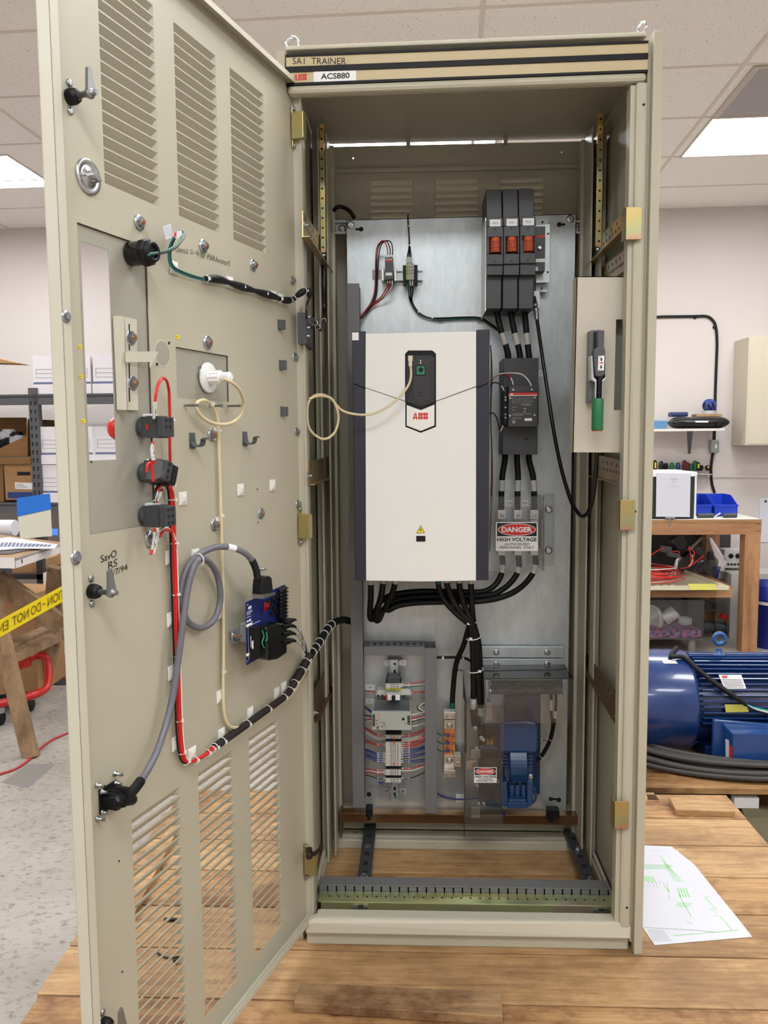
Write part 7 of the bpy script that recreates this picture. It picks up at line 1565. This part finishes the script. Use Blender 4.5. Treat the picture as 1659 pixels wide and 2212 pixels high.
c = WL(1532, 895, .14); c.z = SZ+.109; mb = MB(); mb.lathe(c, (0, 0, 1), [(.05, 0), (.05, .025)], 20); B('jar', mb, silver, T)
random.seed(4)
for k in range(9):
    mb = MB(); ax = V((random.uniform(-1, 1), random.uniform(-1, 1), random.uniform(-.8, .8))); mb.ring(c+V((0, 0, .062)), ax, .045, .007, 20, 6); B('wire_turn', mb, mat('spool_blue', (46, 70, 140), .5), T)
mb = MB(); mb.sphere(c+V((0, 0, .062)), .042); B('core', mb, navy, T)
mb = MB(); p, q_ = WL(1380, 912, .26), WL(1442, 912, .26); mb.slab([V((p.x, p.y, SZ+.001)), V((q_.x, q_.y, SZ+.001)), V((q_.x, q_.y, SZ+.06)), V((p.x, p.y, SZ+.06))], RB*.2); B('blue_box', mb, polyb, label='dusty blue flat box at the left of the wall shelf', cat='box')
mb = MB(); 
for k in range(3): mb.slab([V((p.x, p.y, SZ+.0612+k*.006)), V((q_.x-.02*k, q_.y, SZ+.0612+k*.006)), V((q_.x-.02*k, q_.y, SZ+.065+k*.006)), V((p.x, p.y, SZ+.065+k*.006))], RB*.19)
B('paper_stack', mb, paper, label='crumpled papers on the dusty blue box', cat='paper')
T = root('wall_cable', WL(1500, 690, .02), 'black cable clipped along the wall and bending down to the switch box', 'cable')
mb = MB(); mb.tube([WL(1380, 686, .012), WL(1430, 684, .012), WL(1500, 683, .012), WL(1525, 683, .012), WL(1538, 690, .012), WL(1546, 705, .012), WL(1549, 740, .012), WL(1547, 800, .012), WL(1545, 860, .012), WL(1543, 950, .012)], .010, 10); mb.tube([WL(1540, 978, .012), WL(1537, 1000, .012), WL(1536, 1020, .012), WL(1538, 1045, .012), WL(1544, 1065, .012)], .010, 8); o = B('cable', mb, blackm, T)
for u, v in ((1501, 686), (1543, 707)): mb = MB(); p = WL(u, v, .005); mb.sphere(p, .014, 0, 8); B('cable_clip', mb, black, T)
T = root('switch_box', WL(1544, 965, .03), 'small grey metal switch box on the wall below the shelf', 'switch')
mb = MB(); wbox(mb, 1536, 950, 1554, 978, .06, .059); B('box', mb, mat('box_grey_metal', (150, 154, 154), .35, .6), T, bevel=.006); mb = MB(); wbox(mb, 1545, 960, 1549, 968, .066, .006); B('toggle', mb, white, T)
T = root('wall_cabinet', WL(1640, 850, .2), 'beige steel wall cabinet cut off by the right edge of the photo', 'cabinet')
p0_, p1_ = WL(1618, 727, .3), WL(1720, 726, .3); p3 = WL(1616, 962, .3)
mb = MB(); mb.slab([p0_, p1_, V((p1_.x, p1_.y, p3.z)), V((p0_.x, p0_.y, p3.z))], RB*.298); B('body', mb, mat('wall_cabinet_beige', (198, 188, 168), .45), T, bevel=.003)
mb = MB(); mb.slab([p0_+V((.01, 0, -.01))-RB*.004, p1_+V((0, 0, -.01))-RB*.004, V((p1_.x, p1_.y, p3.z+.01))-RB*.004, V((p0_.x+.01, p0_.y, p3.z+.01))-RB*.004], RB*.003); B('cabinet_door', mb, MC['wall_cabinet_beige'], T, bevel=.002)
mb = MB(); wbox(mb, 1641, 1076, 1700, 1171, .006, .005); p = WL(1654, 1083, .0075); mb.cyl(p, p-RB*.004, .008, 10, 1); B('notice_sheet', mb, [paper, black], label='white sheet pinned to the wall right of the bench', cat='paper')
# pegs with screwdrivers
T = root('tool_rack', WL(1480, 1020, .05), 'clear perforated tool holder fixed to the wall', 'tool rack')
mb = MB(); a_, b2 = WL(1395, 1018, .09), WL(1538, 1024, .09); mb.slab([a_, b2, b2+V((0, 0, -.006)), a_+V((0, 0, -.006))], RB*.089); B('holder', mb, mat('holder_clear', (196, 190, 188), .2), T)
TZr = a_.z
hd = [(1414, 994, yellow, 'black and yellow'), (1428, 996, navy, 'navy'), (1438, 1000, black, 'black'), (1451, 999, greenp, 'green'), (1464, 999, bluep, 'blue'), (1478, 994, mat('maroon', (96, 24, 32), .4), 'maroon'), (1484, 998, MC['maroon'], 'short maroon'), (1492, 1001, green, 'dark green'), (1501, 995, green, 'tall green'), (1507, 998, yellow, 'yellow and black'), (1514, 1005, black, 'small black'), (1528, 1005, yellow, 'rightmost yellow and black')]
for k, (u, v, mm, nm) in enumerate(hd):
    p = WL(u, 1020, .045); h_ = WL(u, v, .045); p.z = TZr+.001; T = root('screwdriver', p, nm+'-handled screwdriver standing in the wall tool holder', 'screwdriver', 'screwdrivers in the wall holder')
    L_ = max(.04, h_.z-p.z); mb = MB(); mb.lathe(p, (0, 0, 1), [(.010, 0), (.016, .015), (.017, L_*.6), (.015, L_*.9), (.006, L_)], 12); B('handle', mb, mm if mm is not yellow else black, T)
    if mm is yellow: mb = MB(); mb.slab([p+V((-.006, -.019, .02)), p+V((.006, -.019, .02)), p+V((.006, -.019, L_*.8)), p+V((-.006, -.019, L_*.8))], (0, .004, 0)); B('yellow_inlay', mb, yellow, T)
    mb = MB(); mb.cyl(p-V((0, 0, .10)), p, .004, 8); B('shank', mb, steel2, T)
# under the bench
T = root('control_box', F(1590, 1220, 4.0), 'white electronic control box with knobs under the bench', 'instrument')
mb = MB(); a_, b2 = F(1565, 1188, 3.95), F(1612, 1227, 3.95); mb.box(a_.x, b2.x+.05, 3.95, 4.07, b2.z, a_.z); B('case', mb, mat('control_white', (200, 200, 198), .45), T, bevel=.003)
for u, v, r_ in ((1579, 1201, .018), (1594, 1201, .018), (1573, 1219, .008), (1580, 1219, .008), (1587, 1219, .008), (1594, 1219, .008), (1601, 1219, .008)): mb = MB(); mb.lathe(F(u, v, 3.949), (0, -1, 0), [(r_, 0), (r_*.8, .012)], 14); B('knob', mb, black, T)
mb = MB(); a_, b2 = F(1568, 1235, 3.9), F(1640, 1280, 3.9); mb.box(a_.x, b2.x+.2, 3.8, 4.08, FLOOR_Z, a_.z); B('white_crate', mb, mat('crate_white', (190, 188, 184), .5), label='pale grey crate under the bench carrying the control box', cat='crate')
zz_ = a_.z
T = root('blue_bucket', G(1660, 1392, FLOOR_Z), 'dark blue plastic bucket right of the bench leg, cut by the photo edge', 'bucket')
p = G(1668, 1394, FLOOR_Z); rr = .16; hh = F(1650, 1260, p.y).z-FLOOR_Z; mb = MB(); mb.lathe(p, (0, 0, 1), [(rr*.86, 0), (rr*.97, hh*.75), (rr*1.04, hh*.76), (rr*1.04, hh*.8), (rr, hh*.81), (rr, hh), (rr*.96, hh), (rr*.86, .01)], 36); B('pail', mb, navyb, T)
mb = MB(); mb.lathe(p+V((0, 0, hh*.70)), (0, 0, 1), [(rr*.975, 0), (rr*.985, .03)], 36, 0, True, False); B('white_band', mb, white, T)
T = root('storage_bin', F(1450, 1390, 3.3), 'clear storage bin with pink and blue cord and pale plumbing parts under the bench', 'bin')
yb2 = 3.36; a_, b2 = F(1330, 1290, yb2), F(1520, 1380, yb2); zf0, zf1 = b2.z, a_.z-.02
mb = MB(); mb.box(a_.x, b2.x, yb2, yb2+.003, zf0, zf1); mb.box(b2.x-.003, b2.x, yb2, yb2+.45, zf0, zf1); mb.box(a_.x, b2.x, yb2+.45, yb2+.453, zf0, zf1); B('clear_wall', mb, acryl, T)
mb = MB(); mb.box(a_.x, b2.x, yb2+.004, yb2+.44, zf0-.004, zf0); 
for xx in (a_.x, b2.x-.06): mb.cyl((xx, yb2+.05, FLOOR_Z), (xx, yb2+.05, zf0-.004), .025, 12); mb.cyl((xx, yb2+.38, FLOOR_Z), (xx, yb2+.38, zf0-.004), .025, 12)
B('tray_base', mb, mat('bin_grey', (120, 116, 112), .5), T)
m_, nt, b_, tc = newmat('speckled_cord', .8); vo = N(nt, 'TexVoronoi'); vo.inputs['Scale'].default_value = 60; nt.links.new(mapping(nt, tc), vo.inputs['Vector']); sx = N(nt, 'SeparateColor'); nt.links.new(vo.outputs['Color'], sx.inputs[0]); nt.links.new(ramp(nt, [(.3, (196, 96, 150)), (.5, (210, 150, 190)), (.62, (70, 100, 170)), (.8, (90, 60, 110))], sx.outputs[0]), b_.inputs['Base Color'])
mb = MB(); mb.box(a_.x+.01, b2.x-.01, yb2+.008, yb2+.43, zf0+.001, F(1450, 1362, yb2).z); tag(B('coloured_cord', mb, m_, T, bevel=.01), kind='stuff')
pvc = mat('pvc_white', (214, 212, 208), .4)
for u, v, r_, L_, lab, ax in ((1405, 1345, .12, .1, 'large ribbed white dome', (-1, -.4, .35)), (1446, 1330, .045, .1, 'pale elbow fitting', (.6, 0, .5)), (1480, 1342, .045, .05, 'short white pipe collar', (0, 0, 1))):
    p = F(u, v, yb2+.2); mb = MB(); mb.lathe(p, ax, [(r_*.1, -.07), (r_*.6, -.05), (r_, 0), (r_, .02), (r_*.9, L_*.3), (r_*.9, .021)] if r_ > .1 else [(r_, -L_/2), (r_, L_/2), (r_*.85, L_/2), (r_*.85, 0)], 28); B('pvc_fitting', mb, pvc, label=lab+' lying in the clear storage bin', cat='fitting')
T = root('ball_valve', F(1560, 1350, 3.5), 'grey plastic ball valve with red handle under the bench', 'valve')
gp = mat('pvc_dark_grey', (70, 74, 78), .4); p, q_ = F(1500, 1352, 3.86), F(1612, 1362, 3.86); mb = MB(); mb.cyl(p, q_, .035, 18)
for t in (.2, .42, .62, .9): c = p.lerp(q_, t); mb.lathe(c-(q_-p).normalized()*.02, q_-p, [(.045, 0), (.045, .05)], 18)
B('body', mb, gp, T); c = p.lerp(q_, .62); mb = MB(); mb.cyl(c+V((0, 0, .04)), c+V((0, 0, .08)), .012, 10); mb.slab([c+V((-.055, -.02, .08)), c+V((.06, -.02, .06)), c+V((.055, -.02, .09)), c+V((-.03, -.02, .11))], (0, .04, 0)); B('lever', mb, redp, T)
mb = MB(); mb.ring(F(1535, 1309, 3.9), (0.2, 1, .1), .035, .010, 20, 8); mb.lathe(F(1535, 1309, 3.91), (0, 1, 0), [(.03, 0), (.03, .08)], 16); B('pipe_cap', mb, gp, label='dark grey round pipe cap above the ball valve', cat='fitting')
T = root('parts_bag', F(1500, 1220, 3.9), 'clear plastic bag of dark pipe fittings hanging behind the tray', 'bag')
mb = MB()
for u, v, r_ in ((1470, 1172, .05), (1535, 1225, .055), (1510, 1190, .03), (1550, 1200, .035)): mb.lathe(F(u, v, 3.85), (.3, -1, .2), [(r_, 0), (r_, -.08), (r_*.7, 0), (r_*.7, -.05)], 18)
B('fittings', mb, blackg, T)
mb = MB(); rings = []
for t in range(8): 
    c = F(1535-t*3, 1165+t*12, 3.8); w_ = .03+.03*t if t < 5 else .15; rings.append([c+V((w_*math.cos(a)*1.2, w_*math.sin(a)*.7+.08, .01*math.sin(3*a))) for a in [2*math.pi*k/14 for k in range(14)]])
mb.loft(rings); B('film', mb, acryl, T)
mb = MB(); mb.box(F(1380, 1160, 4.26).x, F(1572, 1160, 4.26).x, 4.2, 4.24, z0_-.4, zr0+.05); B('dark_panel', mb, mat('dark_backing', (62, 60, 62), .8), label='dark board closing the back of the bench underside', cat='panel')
# ---------------- second pallet, cable coil and motor
T = root('rear_pallet', (1.6, 1.35, FLOOR_Z), 'second wooden pallet behind, under the big blue motor', 'pallet')
for k, y in enumerate((1.02, 1.2, 1.38, 1.56)): mb = MB(); mb.box(.9, 2.3, y, y+.13, -.06, -.036); B('plank', mb, woodB, T, bevel=.002)
for x in (.95, 1.6, 2.2): mb = MB(); mb.box(x, x+.05, 1.0, 1.7, FLOOR_Z, -.0605); B('stringer', mb, woodB, T)
mb = MB(); mb.slab([G(1395, 1712, -.0), G(1412, 1712, -.0), G(1424, 1728, 0), G(1400, 1728, 0)], (0, 0, -.024)); B('short_board', mb, woodA, label='board end poking out left beneath the coiled cable', cat='plank')
mb = MB(); mb.slab([G(1600, 1742, -.12), G(1720, 1738, -.12), G(1720, 1830, -.12), G(1640, 1830, -.12)], (0, 0, -.04)); B('olive_board', mb, olive, label='dull olive board lying low beside the pallet at the right edge', cat='board')
T = root('large_electric_motor', (1.6, 1.4, -.036), 'large glossy blue electric motor with cooling fins and a lifting eye', 'motor')
ym_ = 1.42; axc = F(1395, 1548, ym_-.0); zc = .168; xr0 = F(1497, 1540, ym_-.2).x
ctr = V((0, ym_, zc)); AX = V((1, .0, 0))
rM = .205
x0 = 1.02; x1 = 1.385
mb = MB(); mb.lathe(V((x0, ym_, zc)), AX, [(.05, -.001), (rM*.8, 0), (rM*.97, .012), (rM, .03), (rM, x1-x0-.012), (rM*.985, x1-x0), (rM*.85, x1-x0)], 56); B('fan_cowl', mb, bluem, T)
xE = 1.97
mb = MB(); mb.lathe(V((x1, ym_, zc)), AX, [(rM*.80, 0), (rM*.80, xE-x1-.03), (rM*.84, xE-x1-.03), (rM*.84, xE-x1), (.08, xE-x1+.02)], 48); B('frame', mb, bluem, T)
mb = MB()
for k in range(-15, 16):
    a = math.pi/2+k*.118
    if abs(k) > 15: continue
    d_ = V((0, math.cos(a), math.sin(a))); c0_ = V((x1+.012, ym_, zc))+d_*rM*.78; L_ = xE-x1-.05; t_ = V((0, -math.sin(a), math.cos(a)))*.003
    mb.slab([c0_+t_, c0_-t_, c0_-t_+d_*rM*.16+V((.006, 0, 0)), c0_+t_+d_*rM*.16+V((.006, 0, 0))], (L_, 0, 0))
B('cooling_fins', mb, bluem, T, bevel=.0015)
for a in (.9, 1.7, 3.9, 5.4): mb = MB(); d_ = V((0, math.cos(a), math.sin(a))); mb.lathe(V((x1-.004, ym_, zc))+d_*rM*.93, AX, [(.010, 0), (.010, .012), (.006, .012), (.006, .02)], 6); B('cowl_bolt', mb, bluem, T)
e = F(1553, 1409, ym_); mb = MB(); mb.ring(V((e.x, ym_, zc+rM*.95+.06)), (0, 1, 0), .022, .0095, 28, 10); mb.lathe(V((e.x, ym_, zc+rM*.90)), (0, 0, 1), [(.024, 0), (.024, .006), (.012, .007), (.012, .03)], 20); B('lifting_eye', mb, mat('eye_blue', (28, 78, 136), .35, coat=.3), T)
yj = ym_-rM-.10
jb = mat('junction_blue', (22, 62, 122), .3, coat=.4)
q = [F(1541, 1555, yj+.07), F(1700, 1568, yj+.07), F(1700, 1688, yj+.07), F(1539, 1650, yj+.07)]; mb = MB(); mb.slab(q, (0, .02, 0)); B('junction_base', mb, jb, T, bevel=.006)
q = [F(1583, 1585, yj), F(1700, 1587, yj), F(1700, 1675, yj), F(1583, 1670, yj)]; w2 = [F(1560, 1562, yj+.07), F(1700, 1572, yj+.07), F(1700, 1690, yj+.07), F(1562, 1655, yj+.07)]; mb = MB(); mb.loft([q, w2], 0, False); B('junction_box', mb, jb, T, bevel=.006)
mb = MB(); pj = lambda u, v, f: None; a_ = q[0].lerp(w2[0], .7); b2 = q[3].lerp(w2[3], .7); c_ = q[0].lerp(w2[0], .35); d_ = q[3].lerp(w2[3], .35)
mb.slab([a_.lerp(b2, .3), c_.lerp(d_, .25), c_.lerp(d_, .75), a_.lerp(b2, .72)], (-.001, -.001, 0)); B('side_sticker', mb, paper, T); mb = MB(); a_ = q[0].lerp(w2[0], .33); b2 = q[3].lerp(w2[3], .33); c_ = q[0].lerp(w2[0], .05); d_ = q[3].lerp(w2[3], .05); mb.slab([a_.lerp(b2, .35), c_.lerp(d_, .35), c_.lerp(d_, .85), a_.lerp(b2, .85)], (-.001, -.001, 0)); B('red_sticker', mb, inkr, T)
def onm(u, v, r_):   # point on the motor surface (cylinder of radius r_) under a pixel
    d = ray(u, v); o = CAM-V((0, ym_, zc)); a = d.y**2+d.z**2; b = 2*(o.y*d.y+o.z*d.z); c = o.y**2+o.z**2-r_*r_; t = (-b-math.sqrt(max(0, b*b-4*a*c)))/(2*a); return CAM+d*t
mb = MB(); mb.slab([onm(1552, 1458, rM*.95), onm(1601, 1458, rM*.95), onm(1612, 1488, rM*.95), onm(1565, 1488, rM*.95)], (0, -.001, .001), 0)
P = lambda a, b_: onm(1552, 1458, rM*.955).lerp(onm(1601, 1458, rM*.955), a).lerp(onm(1565, 1488, rM*.955).lerp(onm(1612, 1488, rM*.955), a), b_)+V((0, -.002, .001))
mb.slab([P(.12, .06), P(.35, .06), P(.35, .2), P(.12, .2)], (0, -.0004, .0002), 1)
for k in range(6): mb.slab([P(.06, .3+k*.11), P(.94, .3+k*.11), P(.94, .33+k*.11), P(.06, .33+k*.11)], (0, -.0004, .0002), 2)
B('name_plate', mb, [silver, inkr, greyink], T)
mb = MB(); mb.slab([onm(1565, 1522, rM*.95), onm(1610, 1522, rM*.95), onm(1618, 1538, rM*.95), onm(1568, 1539, rM*.95)], (0, -.001, .001)); B('yellow_plate', mb, mat('plate_olive_yellow', (190, 184, 80), .4), T)
mb = MB(); mb.slab([onm(1428, 1426, rM*1.0), onm(1458, 1426, rM*1.0), onm(1464, 1434, rM*1.0), onm(1434, 1434, rM*1.0)], (0, -.001, .002)); B('cowl_sticker', mb, paper, T)
mb = MB(); mb.box(1.42, 1.50, ym_-.17, ym_+.17, -.034, .03); mb.box(1.80, 1.90, ym_-.17, ym_+.17, -.034, .03); B('foot', mb, blued, T, bevel=.006)
p = onm(1440, 1646, rM); mb = MB(); mb.cyl(p+V((0, -.001, 0)), p+V((0, .004, 0)), .010, 14); B('drain_hole', mb, darkc, T)
mb = MB(); mb.tube([V((1.36, ym_+.02, zc+rM+.006)), onm(1450, 1418, rM+.012), onm(1478, 1420, rM+.01), onm(1510, 1448, rM+.008), onm(1545, 1476, rM+.008), onm(1580, 1500, rM+.01), onm(1613, 1522, rM+.012)], .0095, 10); o = B('motor_cable', mb, blackm, label='thick black cable draped over the top of the blue motor', cat='cable')
for k, mm in enumerate((green, whitew, blackm)): mb = MB(); mb.tube([onm(1612, 1521, rM+.014), onm(1630, 1529+k*2, rM+.014), onm(1668, 1537+k*4, rM+.016)], .0032, 6); B('core_wire', mb, mat('teal_core', (50, 170, 150), .4) if k == 0 else mm, o)
T = root('coiled_power_cable', (1.5, 1.15, -.036), 'heavy dark grey cable coiled in flat loops around the foot of the motor', 'cable coil')
random.seed(9)
for k in range(9):
    R_ = .40-.014*(k % 5)+random.uniform(-.008, .008); zz = -.020+.022*(k//3)+.004*random.random(); cx_ = 1.62+random.uniform(-.02, .02)
    mb = MB(); mb.tube([V((cx_+R_*1.35*math.cos(t), 1.43+R_*.94*math.sin(t), zz+.005*math.sin(3*t+k))) for t in [2*math.pi*i/28 for i in range(28)]], .0115, 8, 0, 3, None, True); B('cable_loop', mb, mat('cable_dark_grey', (64, 62, 60), .55), T)
mb = MB(); a_ = G(1586, 1735, -.1); mb.box(a_.x, a_.x+.09, a_.y, a_.y+.03, -.119, -.08); B('small_carton', mb, [white], label='small white carton with green print below the coiled cable', cat='box')
